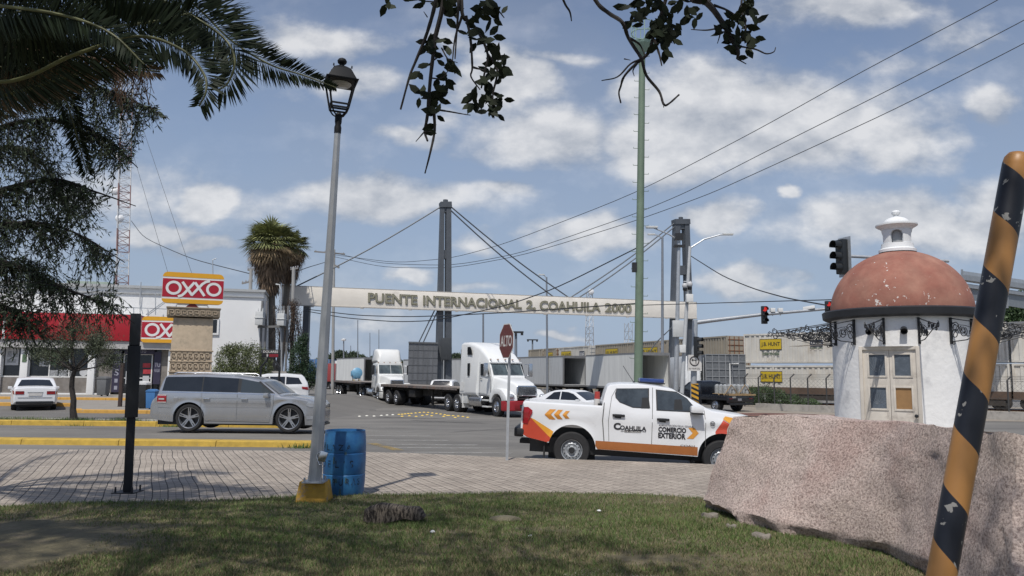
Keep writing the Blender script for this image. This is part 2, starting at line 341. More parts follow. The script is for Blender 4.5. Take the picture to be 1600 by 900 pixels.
for a,b in zip(edge,edge[1:]):
 d=(b-a).normalized();n=Vector((-d.y,d.x,0))*.16
 L=(b-a).length;k=max(1,int(L/1.2))
 for i in range(k):
  p=a.lerp(b,(i+.01)/k);q=a.lerp(b,(i+.99)/k)
  kb.add([p+Vector((0,0,-.01)),q+Vector((0,0,-.01)),q+n+Vector((0,0,-.015)),p+n+Vector((0,0,-.015)),q+n*1.1+Vector((0,0,-.4)),p+n*1.1+Vector((0,0,-.4))],[(0,1,2,3),(3,2,4,5)])
struct(kb.build('plaza_kerb',concrete))
def marking_mat(name,col,thr):
 m=mat(name,col,.8,var=.15,sc=3);nt=m.node_tree;N=nt.nodes;L=nt.links;b=N['Principled BSDF']
 tc=N.new('ShaderNodeTexCoord');n=N.new('ShaderNodeTexNoise');n.inputs['Scale'].default_value=3.2;n.inputs['Detail'].default_value=9;n.inputs['Roughness'].default_value=.75;L.new(tc.outputs['Object'],n.inputs['Vector'])
 r=N.new('ShaderNodeMapRange');r.inputs[1].default_value=thr-.12;r.inputs[2].default_value=thr+.12;r.inputs[3].default_value=0;r.inputs[4].default_value=.5;L.new(n.outputs[0],r.inputs[0]);L.new(r.outputs[0],b.inputs['Alpha']);return m
wm=marking_mat('worn_white_marking',(.42,.41,.38),.46);ym=marking_mat('worn_yellow_marking',(.42,.29,.08),.46)
def road_pt(px,py):
 z=-.2
 for _ in range(6):p=gz(px,py,z);z=zr(p.x,p.y)
 return Vector((p.x,p.y,z))
mb=MB()
for(x0,x1,y,w)in[(505,612,668,.28),(560,640,674,.28),(566,668,681.5,.28),(572,697,688.5,.28),(598,742,695.6,.27),(610,772,700.5,.25),(622,798,708,.24)]:
 a=road_pt(x0,y);b=road_pt(x1,y+1);n=12
 for i in range(n):
  p=a.lerp(b,i/n);q=a.lerp(b,(i+1)/n)
  V=[(p.x,p.y),(q.x,q.y),(q.x+.1,q.y+w),(p.x+.1,p.y+w)];mb.add([(x,yy,zr(x,yy)+.006)for x,yy in V],[(0,1,2,3)])
for(a,b)in[((700,664),(1000,672)),((840,694),(830,668))][:1]:
 pass
struct(mb.build('crossing_marking',wm))
mb=MB();a=road_pt(573,693);b=road_pt(614,704);a2=road_pt(589,693);b2=road_pt(632,704)
n=6
for i in range(n):
 p,q,r_,s_=a.lerp(b,i/n),a.lerp(b,(i+1)/n),a2.lerp(b2,(i+1)/n),a2.lerp(b2,i/n)
 mb.add([(k.x,k.y,zr(k.x,k.y)+.010)for k in(p,q,r_,s_)],[(0,1,2,3)])
struct(mb.build('yellow_line_marking',ym))
tar=mat('tar_patch',(.05,.048,.045),.8,var=.3,sc=3)
mb=MB()
for(x0,y0,x1,y1,w)in[(585,652,700,655,.35),(640,657,760,662,.25),(740,660,900,674,.12),(555,640,590,641.5,.3),(510,700,560,686,.06),(830,640,990,660,.05),(520,646,600,644,.06),(600,668,860,690,.035),(640,640,560,634,.05),(700,676,840,668,.2),(20,671,200,669,.12),(240,690,330,698,.05),(660,700,700,668,.035),(880,655,1000,648,.3),(120,640,60,644,.1),(540,628,500,632,.4)]:
 a=road_pt(x0,y0);b=road_pt(x1,y1);n=16;pa=[]
 for i in range(n+1):
  p=a.lerp(b,i/n);o1=noise.noise(Vector((i*.7,x0,0)))*w;ww=w*(.5+.5*noise.noise(Vector((i*.9,x1,4))))*(1 if 0<i<n else.1)
  pa.append(((p.x,p.y+o1),(p.x,p.y+o1+ww)))
 for(p,q),(r_,s_)in zip(pa,pa[1:]):mb.add([(k[0],k[1],zr(*k)+.012)for k in(p,r_,s_,q)],[(0,1,2,3)])
struct(mb.build('road_patches',tar))
studs=[(380,805,0),(450,800,0),(520,803,0),(590,797,0),(645,793,0),(700,790,0),(760,787,1),(790,785,1),(820,782,1),(850,779,1),(880,777,1),(920,773,1),(960,769,1),(1000,766,1),(1040,768,1),(1080,773,1),(1120,778,1),(1160,783,1),(1200,790,1),(1240,797,1),(1280,800,1),(1330,803,1),(1375,808,1),(1420,815,1),(790,805,1),(860,800,1),(925,806,1),(985,797,1),(1030,790,1),(1075,800,1),(1190,806,1),(1225,797,1),(1300,816,1)]
sm=[mat('white_stud',(.7,.68,.6),.5),mat('yellow_stud',(.66,.46,.08),.5,var=.2)]
proto=[MB().lathe([(.085,0),(.08,.012),(.06,.03),(.03,.04),(.001,.042)],12).mesh('road_stud',q,smooth=50)for q in sm]
for k,(x,y,c)in enumerate(studs):
 p=road_pt(500+x/6.154,520+y/6.154);o=bpy.data.objects.new('road_stud',proto[c]);COL.objects.link(o);o.location=p;o.scale=(1.0,1.0,1)
 tag(o,('pale worn round stud in the left tail of the arc on the asphalt' if c==0 else 'yellow round stud in the arc of studs in front of the flatbed truck'),'road stud','pale studs at the left end of the arc' if c==0 else 'yellow road studs set in an arc on the road')
lawn_px=[(-500,796),(0,792),(240,787),(400,782),(480,780),(570,776),(700,772),(850,771),(1000,773),(1100,780),(1250,776),(1700,775)]
lawn_e=[gz(x,y,0)for x,y in lawn_px];lawn_tab=[(p.x,p.y)for p in lawn_e]
def lawn_y(x):return lerp_tab(lawn_tab,x)
def lawn_z(x,y):return.02+.035*noise.noise(Vector((x*.5,y*.5,3)))+.03*math.exp(-((x-.2)**2/1.5+(y-8.6)**2/.5))*1.5+.01*noise.noise(Vector((x*2.3,y*2.3,9)))
lawn_m=mat('thatch_and_soil',(.14,.12,.068),.95,var=.35,sc=3.0,bump=.02,bsc=30,col2=(.185,.15,.10),thr=.60,soft=.07)
V=[];F=[];nx,ny=150,60
for i in range(nx+1):
 x=-9.5+19*i/nx;ym_=lawn_y(x)+.03*noise.noise(Vector((x*4,0,0)))
 for j in range(ny+1):
  t=j/ny;y=-6+(ym_+6)*(1-(1-t)**1.6);z=lawn_z(x,y)if j<ny else-.02;V.append((x,y,z))
for i in range(nx):
 for j in range(ny):a=i*(ny+1)+j;F.append((a,a+ny+1,a+ny+2,a+1))
mb=MB();mb.add(V,F);lo=struct(mb.build('lawn',lawn_m,smooth=180))
def dirt_mask(x,y):
 a=math.exp(-(((x+5.4)/1.5)**2+((y-8.3)/1.0)**2))*1.5+math.exp(-(((x+4.6)/.5)**2+((y-7.2)/.35)**2))*1.0
 a+=.55*math.exp(-(((x-1.2)/1.6)**2+((y-7.6)/.22)**2))+.45*math.exp(-(((x+2.0)/1.4)**2+((y-8.6)/.1)**2))
 return a+.55*noise.noise(Vector((x*1.1,y*1.6,1)))+.3*noise.noise(Vector((x*4,y*4,5)))
V=[];n_try=330000
Y=10**rng.uniform(math.log10(5.9),math.log10(12.0),n_try);X=rng.uniform(-.74,.62,n_try)*Y
U=rng.random(n_try)
keepx=[]
ng={}
for i in range(n_try):
 x=X[i];y=Y[i]
 if y>lawn_y(x)+.02:continue
 k=(int(x*12),int(y*12))
 if k not in ng:ng[k]=(dirt_mask(x,y),lawn_z(x,y),noise.noise(Vector((x*.8,y*1.2,7))),noise.noise(Vector((x*3.1,y*3.1,17))))
 dm,z,g,g2=ng[k]
 if U[i]<(dm-.16)*1.6:continue
 keepx.append((x,y,z,g+.6*g2,dm))
A=np.array(keepx);print('blades',len(A))
def blades(sel,m,name,hs,lab):
 P=A[sel];n=len(P);h=rng.uniform(.022,.055,n)*hs*(1+.35*P[:,3]);h=h*(1-.3*np.clip(P[:,4],0,1))*(1+.5*np.clip(P[:,3]-.2,0,.6));a=rng.uniform(0,2*PI,n);w=rng.uniform(.0025,.005,n)
 base=np.stack([P[:,0],P[:,1],P[:,2]-.004],1);d=np.stack([np.cos(a),np.sin(a),0*a],1);b=rng.uniform(0,2*PI,n);ln=rng.uniform(.1,.95,n)*h
 tip=base+np.stack([np.cos(b)*ln,np.sin(b)*ln,h],1);V=np.stack([base-d*w[:,None],base+d*w[:,None],tip],1).reshape(-1,3)
 o=raw(name,V,np.arange(3*n).reshape(-1,3),m);tag(o,lab,'grass',None,'stuff')
gr=mat('green_grass_blade',(.108,.160,.048),.65,var=.3,sc=1.2,island=.4,spec=.25)
st=mat('straw_grass_blade',(.24,.205,.115),.75,var=.25,sc=1.5,island=.4,spec=.2)
rr_=rng.random(len(A));dry=(rr_<.27+.5*np.clip(A[:,4]+.25,0,1)+.35*np.clip((7.9-A[:,1])/1.5,-.3,.6))
blades(~dry,gr,'green_grass',1.0,'short green grass blades over the lawn')
blades(dry,st,'dry_grass',.85,'dry straw coloured grass mixed through the lawn')
def tufts(name,spots,n,h,m,lab,spread=.25):
 V=[]
 for(x,y,z)in spots:
  k=n;px=rng.normal(x,spread,k);py=rng.normal(y,spread*.3,k);a=rng.uniform(0,2*PI,k);hh=rng.uniform(.3,1,k)*h;w=rng.uniform(.006,.014,k)
  base=np.stack([px,py,0*px+z],1);d=np.stack([np.cos(a),np.sin(a),0*a],1);tip=base+np.stack([rng.normal(0,.35,k)*hh,rng.normal(0,.35,k)*hh,hh],1)
  V.append(np.stack([base-d*w[:,None],base+d*w[:,None],tip],1).reshape(-1,3))
 V=np.concatenate(V);return tag(raw(name,V,np.arange(len(V)).reshape(-1,3),m),lab,'grass',None,'stuff')
spots=[(random.uniform(-24,-9),random.uniform(27.5,28.8),zl(-30,28)+.02)for _ in range(90)]+[(random.uniform(-24,-11),26.95,zr(0,27))for _ in range(14)]+[(px_x(480,19.95),19.9,zr(0,20))for _ in range(3)]
tufts('strip_weeds',spots,45,.16,gr,'weeds and short grass along the planting strip behind the yellow kerb')
def granite():
 m=bpy.data.materials.new('pink_granite');m.use_nodes=True;nt=m.node_tree;N=nt.nodes;L=nt.links;b=N['Principled BSDF'];b.inputs['Roughness'].default_value=.85
 tc=N.new('ShaderNodeTexCoord');v=tc.outputs['Object']
 def nz(sc,det=6,ro=.6):
  n=N.new('ShaderNodeTexNoise');n.inputs['Scale'].default_value=sc;n.inputs['Detail'].default_value=det;n.inputs['Roughness'].default_value=ro;L.new(v,n.inputs['Vector']);return n
 big=nz(1.1,6,.6);cr=N.new('ShaderNodeValToRGB');L.new(big.outputs[0],cr.inputs[0]);e=cr.color_ramp.elements;e[0].position=.32;e[0].color=(.46,.39,.345,1);e[1].position=.68;e[1].color=(.45,.335,.30,1);k=e.new(.5);k.color=(.53,.44,.40,1)
 fine=nz(44,5,.75);f2=N.new('ShaderNodeValToRGB');L.new(fine.outputs[0],f2.inputs[0]);e=f2.color_ramp.elements;e[0].position=.36;e[0].color=(.42,.37,.36,1);e[1].position=.58;e[1].color=(1.22,1.19,1.16,1)
 mx=N.new('ShaderNodeMix');mx.data_type='RGBA';mx.blend_type='MULTIPLY';mx.inputs[0].default_value=1;L.new(cr.outputs[0],mx.inputs[6]);L.new(f2.outputs[0],mx.inputs[7]);L.new(mx.outputs[2],b.inputs['Base Color'])
 g2=nz(22,8,.75);bp=N.new('ShaderNodeBump');bp.inputs['Distance'].default_value=.035;bp.inputs['Strength'].default_value=.8;L.new(g2.outputs[0],bp.inputs['Height']);L.new(bp.outputs[0],b.inputs['Normal']);return m
def poly_arc(tab,n):
 L=[0]
 for a,b in zip(tab,tab[1:]):L.append(L[-1]+(Vector(b)-Vector(a)).length)
 out=[]
 for i in range(n):
  s=L[-1]*i/n;j=0
  while L[j+1]<s:j+=1
  t=(s-L[j])/(L[j+1]-L[j]);out.append(Vector(tab[j]).lerp(Vector(tab[j+1]),t))
 return out
bot=[gz(1088,797,0),gz(1135,820,0),gz(1190,836,0),gz(1290,850,0),gz(1370,868,0),gz(1440,905,0),Vector((3.5,5.75,0)),Vector((3.52,5.5,0)),Vector((4.6,5.2,0)),Vector((6.6,5.3,0)),Vector((7.2,7.5,0)),Vector((6.0,9.5,0)),Vector((4.2,10.9,0)),Vector((3.0,10.9,0))]
top=[at(1146,650,10.3),at(1200,650,9.8),at(1290,654,9.0),at(1400,662,8.0),at(1470,668,7.2),at(1535,676,6.4),at(1568,680,6.05),at(1582,683,5.95),Vector((4.9,5.9,1.12)),Vector((6.2,6.1,.9)),Vector((6.6,7.5,.95)),Vector((5.6,9.0,1.1)),Vector((4.2,10.4,1.2)),Vector((3.4,10.7,1.22))]
NB=14;SUBD=9;rows=34;V=[];n=NB*SUBD
bl=[];tl=[]
for i in range(NB):
 for k in range(SUBD):
  t=k/SUBD;bl.append(bot[i].lerp(bot[(i+1)%NB],t));tl.append(top[i].lerp(top[(i+1)%NB],t))
cen=sum(tl,Vector())/n
def rdisp(p,amp=1):
 q=p*1.0
 d=Vector((noise.noise(q*1.3),noise.noise(q*1.3+Vector((9,2,5))),noise.noise(q*1.3+Vector((3,8,1)))))*.05
 cv_=noise.voronoi(q*2.6)[1];cc=Vector(cv_[0])-Vector(cv_[1])if False else Vector(cv_[0]);d+=(Vector((noise.noise(cc*3.1),noise.noise(cc*3.1+Vector((5,5,5))),noise.noise(cc*3.1+Vector((1,7,3))))))*.022
 d+=Vector((noise.noise(q*5),noise.noise(q*5+Vector((9,2,5))),noise.noise(q*5+Vector((3,8,1)))))*.022
 d+=Vector((noise.noise(q*14),noise.noise(q*14+Vector((9,2,5))),noise.noise(q*14+Vector((3,8,1)))))*.009
 return p+d*amp
for j in range(rows+1):
 t=j/rows
 for i in range(n):
  p=bl[i].lerp(tl[i],t);p.z=-.10+(tl[i].z+.10)*t
  if t<.17 and i<6.5*SUBD:
   k=min(1,(1-t/.17)*1.6);c=Vector((cen.x,cen.y+.4,p.z));p=p.lerp(c,.17*k*(1+1.2*noise.noise(Vector((i*.16,0,0)))));p.z+=.05*k*noise.noise(Vector((i*.3,4,0)))
  V.append(rdisp(p))
for j in range(1,9):
 t=j/8
 for i in range(n):p=tl[i].lerp(cen,t*.97);p.z+=.05*sin(t*PI/2);V.append(rdisp(p))
F=[(j*n+i,j*n+(i+1)%n,(j+1)*n+(i+1)%n,(j+1)*n+i)for j in range(rows+8)for i in range(n)]
F.append(tuple((rows+8)*n+i for i in range(n)))
mb=MB();mb.add(V,F);rock=mb.build('boulder',granite(),smooth=50);tag(rock,'large rough pink granite boulder lying on the grass beside the striped post','boulder')
stone_m=mat('grey_flat_stone',(.22,.195,.165),.9,var=.2,sc=8,bump=.01)
for k,(px,py,w,d,h)in enumerate([(1108,806,.26,.14,.04),(1142,823,.13,.08,.03),(1192,839,.26,.13,.045)]):
 p=gz(px,py,.04);mb=MB();ring=[];w*=.72;d*=.8;h*=.8
 for zz,s in((-.05,1),(h*.7,1),(h,.8)):
  ring.append([(w/2*s*cos(a)*(1+.3*sin(3*a+k*2)+.14*sin(7*a+k)),d/2*s*sin(a)*(1+.35*cos(2*a+k)+.15*sin(5*a)),zz+.012*sin(a*2+k))for a in[2*PI*i/14 for i in range(14)]])
 mb.add(sum(ring,[]),[(r*14+i,r*14+(i+1)%14,(r+1)*14+(i+1)%14,(r+1)*14+i)for r in range(2)for i in range(14)]+[tuple(28+i for i in range(14))])
 o=mb.build('flat_stone',stone_m,smooth=45);o.location=p;o.rotation_euler=(0,0,-.5)
 tag(o,['thin flat stone under the left tip of the boulder','small flat stone second from the left tip of the boulder','wide pale stone poking out under the middle of the boulder edge','broad low stone half hidden in grass furthest right under the boulder','little dark stone between the two wide stones under the boulder'][k],'stone','flat stones under the boulder edge')
prof=[(-.37,.0),(-.36,.13),(-.30,.165),(-.16,.205),(-.02,.19),(.16,.16),(.30,.165),(.35,.13),(.40,.05),(.30,.02),(.16,.05),(.05,.015),(-.1,-.03),(-.25,-.03)]
mb=MB();V=[];nn=len(prof)
for k,(yy,s)in enumerate(((-.12,.8),(-.09,.98),(-.03,1.04),(.05,1.0),(.11,.85))):
 V+=[(x*(1 if s>.9 else.97),yy+.03*sin(x*7),z*s)for x,z in prof]
F=[(k*nn+i,k*nn+(i+1)%nn,(k+1)*nn+(i+1)%nn,(k+1)*nn+i)for k in range(4)for i in range(nn)]+[tuple(range(nn))[::-1],tuple(4*nn+i for i in range(nn))]
mb.add(V,F);o=mb.build('wood_chunk',mat('ribbed_grey_wood',(.13,.108,.085),.95,var=.5,sc=2.6,bump=.025,bsc=2.6,stretch=(20,1.5,6),detail=3,col2=(.018,.014,.011),thr=.5,soft=.05),smooth=50);p=gz(615,816,.03);o.location=(p.x,p.y+.05,.045);o.rotation_euler=(0,0,-.12);o.scale=(.92,1,.95)
tag(o,'grey ribbed chunk of old wood lying on the grass','wood chunk')
p=gz(789,815,.03);mb=MB();ring=[[(.17*s*cos(a)*(1+.25*sin(3*a)),.09*s*sin(a)*(1+.1*cos(5*a)),z)for a in[2*PI*i/20 for i in range(20)]]for z,s in((-.05,1.1),(.03,1),(.06,.85),(.075,.5))]
mb.add(sum(ring,[]),[(r*20+i,r*20+(i+1)%20,(r+1)*20+(i+1)%20,(r+1)*20+i)for r in range(3)for i in range(20)]+[tuple(60+i for i in range(20))])
o=mb.build('half_buried_stone',mat('earthy_stone',(.17,.15,.10),.95,var=.3,sc=9,bump=.01),smooth=60);o.location=(p.x,p.y,.02);tag(o,'low earthy stone half buried in the lawn right of the wood chunk','stone')
for k,(px,py)in enumerate([(676,834),(936,800),(829,840)]):
 p=gz(px,py,.04);mb=MB().lathe([(.001,0),(.02,.003),(.03,.02),(.018,.035),(.001,.04)],8);o=mb.build('pebble',white_metal,smooth=60);o.location=p;o.scale=(1,.8,.8 if k else 1)
 tag(o,['small white pebble in the grass below the wood chunk','tiny pale pebble on the lawn near the far right','tiny pale pebble in the middle of the lawn'][k],'pebble','pale pebbles on the lawn')
Yp=4.0;a=at(1471,900,Yp);b_=at(1592,238,Yp);d=(b_-a).normalized();t0=(0-a.z)/d.z;base=a+d*(t0-.1);L_=(b_-base).length
def sax(py):
 lo,hi=0.0,L_
 for _ in range(30):
  md=(lo+hi)/2;q=base+d*md-Vector((0,0,EYE));y=450-FPX*q.dot(UP)/q.dot(fw)
  if y>py:lo=md
  else:hi=md
 return lo
s1,s2=sax(485),sax(655);PER=s1-s2;OFS=(.76-s1/PER)%1
def striped():
 m=bpy.data.materials.new('striped_pole_paint');m.use_nodes=True;nt=m.node_tree;N=nt.nodes;L=nt.links;b=N['Principled BSDF'];b.inputs['Roughness'].default_value=.45
 tc=N.new('ShaderNodeTexCoord');sp=N.new('ShaderNodeSeparateXYZ');L.new(tc.outputs['Object'],sp.inputs[0])
 def M(op,a,bb=None):
  n=N.new('ShaderNodeMath');n.operation=op
  for i,q in enumerate((a,bb)):
   if q is None:continue
   if isinstance(q,(int,float)):n.inputs[i].default_value=q
   else:L.new(q,n.inputs[i])
  return n.outputs[0]
 ang=M('ARCTAN2',sp.outputs[0],M('MULTIPLY',sp.outputs[1],-1))
 ph=M('ADD',M('MULTIPLY',sp.outputs[2],1/PER),M('MULTIPLY',ang,.09));fr=M('FRACT',M('ADD',ph,OFS))
 st=M('GREATER_THAN',fr,.52)
 mx=N.new('ShaderNodeMix');mx.data_type='RGBA';L.new(st,mx.inputs[0]);mx.inputs[6].default_value=(.40,.195,.06,1);mx.inputs[7].default_value=(.014,.016,.024,1)
 n=N.new('ShaderNodeTexNoise');n.inputs['Scale'].default_value=13;n.inputs['Detail'].default_value=6;n.inputs['Distortion'].default_value=.6;L.new(tc.outputs['Object'],n.inputs['Vector'])
 chip=M('MULTIPLY',M('GREATER_THAN',n.outputs[0],.635),1);chip=M('MULTIPLY',chip,st)
 m2=N.new('ShaderNodeMix');m2.data_type='RGBA';L.new(chip,m2.inputs[0]);L.new(mx.outputs[2],m2.inputs[6]);m2.inputs[7].default_value=(.30,.29,.27,1)
 n3=N.new('ShaderNodeTexNoise');n3.inputs['Scale'].default_value=4;n3.inputs['Detail'].default_value=8;L.new(tc.outputs['Object'],n3.inputs['Vector'])
 vm=N.new('ShaderNodeVectorMath');vm.operation='SCALE';L.new(m2.outputs[2],vm.inputs[0]);L.new(M('ADD',.75,M('MULTIPLY',n3.outputs[0],.5)),vm.inputs['Scale']);L.new(vm.outputs[0],b.inputs['Base Color']);return m
rad=.068
mb=MB();prof=[(rad,0),(rad,L_-.07),(rad*.93,L_-.035),(rad*.72,L_-.012),(rad*.35,L_-.001),(.001,L_)]
z0=0;steps=[(rad,L_*i/40)for i in range(40)]
mb.lathe(steps+prof[1:],32);o=mb.build('striped_pole',striped(),smooth=40);o.location=base
o.matrix_world=axis_matrix(base,d);tag(o,'leaning steel pole with black and orange spiral stripes and chipped paint','pole')
a=at(492,752,10.45);b_=at(527.5,206,10.45);base=gz(491,786,0)
t=thing('street_lamp','tall grey street lamp post with black four-sided lantern on a yellow concrete foot','street lamp',(base.x,base.y,0))
blk=mat('yellow_painted_foot',(.50,.29,.045),.8,var=.2,sc=9,bump=.006,col2=(.30,.24,.19),thr=.63,soft=.05)
mb=MB();V=[]
for z,s in((-.05,.222),(.30,.172)):V+=[(-s,-s*.9,z),(s,-s*.9,z),(s,s*.9,z),(-s,s*.9,z)]
mb.add(V,[(0,1,5,4),(1,2,6,5),(2,3,7,6),(3,0,4,7),(4,5,6,7),(3,2,1,0)]);fo=mb.build('foot',blk,t,bevel=.012)
d=(b_-a).normalized();A0=a-base.xyz.to_3d()if False else Vector((a.x-base.x,a.y-base.y,a.z));L_=(b_-a).length
A0=A0+d*((.30-A0.z)/d.z);L_=(Vector((b_.x-base.x,b_.y-base.y,b_.z))-A0).length
pole_m=mat('grey_lamp_pole',(.34,.355,.37),.45,.25,.14,3,col2=(.42,.42,.42),thr=.6)
AM=axis_matrix(A0,d)
mb=MB();mb.lathe([(.088-(.088-.043)*i/12,L_*i/12)for i in range(13)]+[(.0,L_)],8);mb.xf(AM@Matrix.Rotation(R(22.5),4,'Z'));mb.build('pole',pole_m,t)
mb=MB();mb.box(-.14,.14,-.14,.14,0,.018)
for i in(-1,1):
 for j in(-1,1):mb.lathe([(.014,.018),(.014,.07),(.001,.07)],6,(i*.11,j*.11,0))
mb.xf(Matrix.Translation(A0));mb.build('base_plate',steel_grey,t)
mb=MB();mb.box(-.045,.05,-.12,-.07,.30,.43);mb.tube([(-.05,-.09,.42),(-.09,-.1,.36),(-.05,-.1,.30),(0,-.11,.25),(.05,-.1,.28)],.008,5);mb.xf(AM@Matrix.Rotation(.3,4,'Y'));mb.build('junction_box',chrome,t,bevel=.006)
HM=AM@Matrix.Translation((0,0,L_))@Matrix.Rotation(R(20),4,'Z')
hd=mat('black_lantern_paint',(.010,.0105,.012),.6,var=.2,spec=.25)
def frustum(mb,z0,s0,z1,s1):
 V=[(i*s,j*s,z)for z,s in((z0,s0),(z1,s1))for i,j in((-1,-1),(1,-1),(1,1),(-1,1))]
 mb.add(V,[(0,1,5,4),(1,2,6,5),(2,3,7,6),(3,0,4,7),(3,2,1,0),(4,5,6,7)])
mb=MB();mb.lathe([(.0,-.02),(.048,-.02),(.05,.06),(.04,.1),(.048,.14),(.05,.24),(.03,.27),(0,.27)],12);mb.xf(HM);mb.build('collar',hd,t,smooth=40)
mb=MB();zb,zt=.33,.70;sb,s_=.115,.185
for i,j in((-1,-1),(1,-1),(1,1),(-1,1)):
 mb.tube([(i*.03,j*.03,.22),(i*.075,j*.075,.26),(i*sb,j*sb,zb)],.011,6)
 mb.bar((i*sb,j*sb,zb),(i*s_,j*s_,zt),.02)
for z,s in((zb,sb),(zb+.05,sb+.009)):
 for k in range(4):
  c=[(-1,-1),(1,-1),(1,1),(-1,1)];p,q=c[k],c[(k+1)%4];mb.bar((p[0]*s,p[1]*s,z),(q[0]*s,q[1]*s,z),.022)
mb.xf(HM);mb.build('lantern_frame',hd,t)
mb=MB();frustum(mb,zt,.215,zt+.03,.225);frustum(mb,zt+.031,.20,zt+.20,.118);frustum(mb,zt+.201,.115,zt+.25,.05)
mb.xf(HM);rf=mb.build('lantern_roof',hd,t,bevel=.006)
mb=MB();mb.lathe([(.04,zt+.24),(.035,zt+.28),(.06,zt+.30),(.068,zt+.33),(.05,zt+.36),(.02,zt+.375),(0,zt+.375)],14)
for i,j in((-1,-1),(1,-1),(1,1),(-1,1)):mb.lathe([(.012,zt+.2),(.008,zt+.235),(0,zt+.24)],6,(i*.125,j*.125,0))
mb.xf(HM);mb.build('finial',hd,t,smooth=50)
mb=MB();mb.lathe([(.0,zt-.045),(.13,zt-.03),(.15,zt-.004)],20);mb.xf(HM);mb.build('lamp_bowl',mat('milky_glass',(.42,.42,.40),.3),t,smooth=60)
p=gz(536.5,774,0)
t=thing('barrel','blue plastic barrel with worn stencilled lettering behind the lamp foot','barrel',(p.x,p.y,0))
blue=mat('blue_plastic',(.022,.125,.315),.48,var=.15,sc=5,col2=(.035,.17,.36),thr=.55,bump=.002)
prof=[(0,0),(.262,0),(.278,.015),(.27,.03),(.284,.07),(.298,.2),(.300,.305),(.292,.316),(.300,.33),(.302,.5),(.302,.605),(.294,.615),(.302,.63),(.298,.76),(.29,.87),(.283,.905),(.286,.925),(.274,.925),(.272,.86),(.27,.02),(0,.02)]
mb=MB().lathe(prof,48);bb=mb.build('barrel_body',blue,t,smooth=35)
def cyl_text(mb,s,zc,h,a0,a1,r,bold=0.015):
 text(mb,s,lambda u,v,d_:(r*sin(a0+(a1-a0)*u),-r*cos(a0+(a1-a0)*u),zc+(v-.5)*h),bold)
sten=mat('worn_black_stencil',(.02,.035,.05),.7);nt=sten.node_tree
n=nt.nodes.new('ShaderNodeTexNoise');n.inputs['Scale'].default_value=16;tcx=nt.nodes.new('ShaderNodeTexCoord');nt.links.new(tcx.outputs['Object'],n.inputs['Vector']);mr_=nt.nodes.new('ShaderNodeMapRange');mr_.inputs[1].default_value=.40;mr_.inputs[2].default_value=.56;mr_.inputs[3].default_value=.05;mr_.inputs[4].default_value=.8;nt.links.new(n.outputs[0],mr_.inputs[0]);nt.links.new(mr_.outputs[0],nt.nodes['Principled BSDF'].inputs['Alpha'])
mb=MB();cyl_text(mb,'P L A Z A',.70,.085,-1.05,.52,.3045);cyl_text(mb,'D E  L A S',.47,.10,-1.05,.62,.3045);cyl_text(mb,'C U L T U R A S',.225,.10,-1.2,1.0,.3045);mb.build('lettering',sten,t)
ghost=mat('faded_yellow_overspray',(.10,.16,.10),.7);nt=ghost.node_tree;nt.nodes['Principled BSDF'].inputs['Alpha'].default_value=.45
mb=MB()
for(a_,z_,s1,s2)in[(-.95,.72,.07,.10),(-.3,.52,.05,.1),(.25,.62,.06,.05),(-.2,.24,.12,.06),(.3,.25,.05,.08),(.05,.1,.05,.08),(-1.0,.42,.04,.12),(-.85,.88,.08,.03)]:
 mb.add([(.3035*sin(a_+x),-.3035*cos(a_+x),z_+y)for x,y in((-s1,-s2/2),(s1,-s2/2.4),(s1*.8,s2/2),(-s1*.9,s2/2.2))],[(0,1,2,3)])
mb.build('paint_ghosts',ghost,t)
p=gz(199.5,769,0);q=at(212,493,p.y);d=(q-Vector((p.x,p.y,0))).normalized();L_=(q-p).length
t=thing('sign_post','dark square steel post holding a sign turned edge-on to the viewer','sign post',p)
dk=mat('black_post_paint',(.012,.013,.016),.5,var=.2);dk2=mat('dark_grey_panel',(.035,.038,.042),.5,var=.2)
M_=axis_matrix((0,0,0),d)@Matrix.Rotation(R(26.3),4,'Z')
mb=MB();mb.box(-.06,.06,-.06,.06,.01,L_*.62);mb.xf(M_);mb.build('post',dk,t,bevel=.008)
mb=MB();mb.box(-.085,.085,-.45,.45,L_*.425,L_*.82);mb.xf(M_);mb.build('sign_box',dk,t,bevel=.006)
mb=MB();mb.box(-.07,.07,-.42,.42,L_*.823,L_);mb.xf(M_);mb.build('upper_panel',dk2,t,bevel=.006)
mb=MB();mb.box(-.16,.16,-.16,.16,0,.012)
for i in(-1,1):
 for j in(-1,1):mb.lathe([(.014,.012),(.014,.09),(0,.09)],6,(i*.12,j*.12,0))
mb.build('base_plate',dk,t)
p=gz(792,719,0);q=at(797.5,506,p.y);d=(q-p).normalized();L_=(q-p).length
t=thing('stop_sign','faded red octagonal stop sign on a grey post at the pavement edge','road sign',p)
M_=axis_matrix((0,0,0),d)
mb=MB();mb.box(-.028,.028,-.028,.028,-.05,L_-.02);mb.xf(M_);mb.build('post',steel_grey,t)
rot=Matrix.Rotation(R(-66),4,'Z')
def octo(r,y0,y1,mb,mi=0):
 mb.prism([(r*cos(PI/8+i*PI/4)/cos(PI/8),r*sin(PI/8+i*PI/4)/cos(PI/8))for i in range(8)],y0,y1,lambda x,z,yy:(x,yy,z),mi)
fade=mat('faded_red_sign',(.125,.028,.022),.5,var=.12);signwhite=mat('sign_white',(.62,.60,.57),.5,var=.08)
cz=L_-.36
PM=M_@Matrix.Translation((-.03,-.0,cz))@rot@Matrix.Translation((0,-.05,0))
mb=MB();octo(.36,0,.006,mb);mb.xf(PM);mb.build('sign_border',signwhite,t)
mb=MB();octo(.34,-.003,-.001,mb);mb.xf(PM);mb.build('sign_face',fade,t)
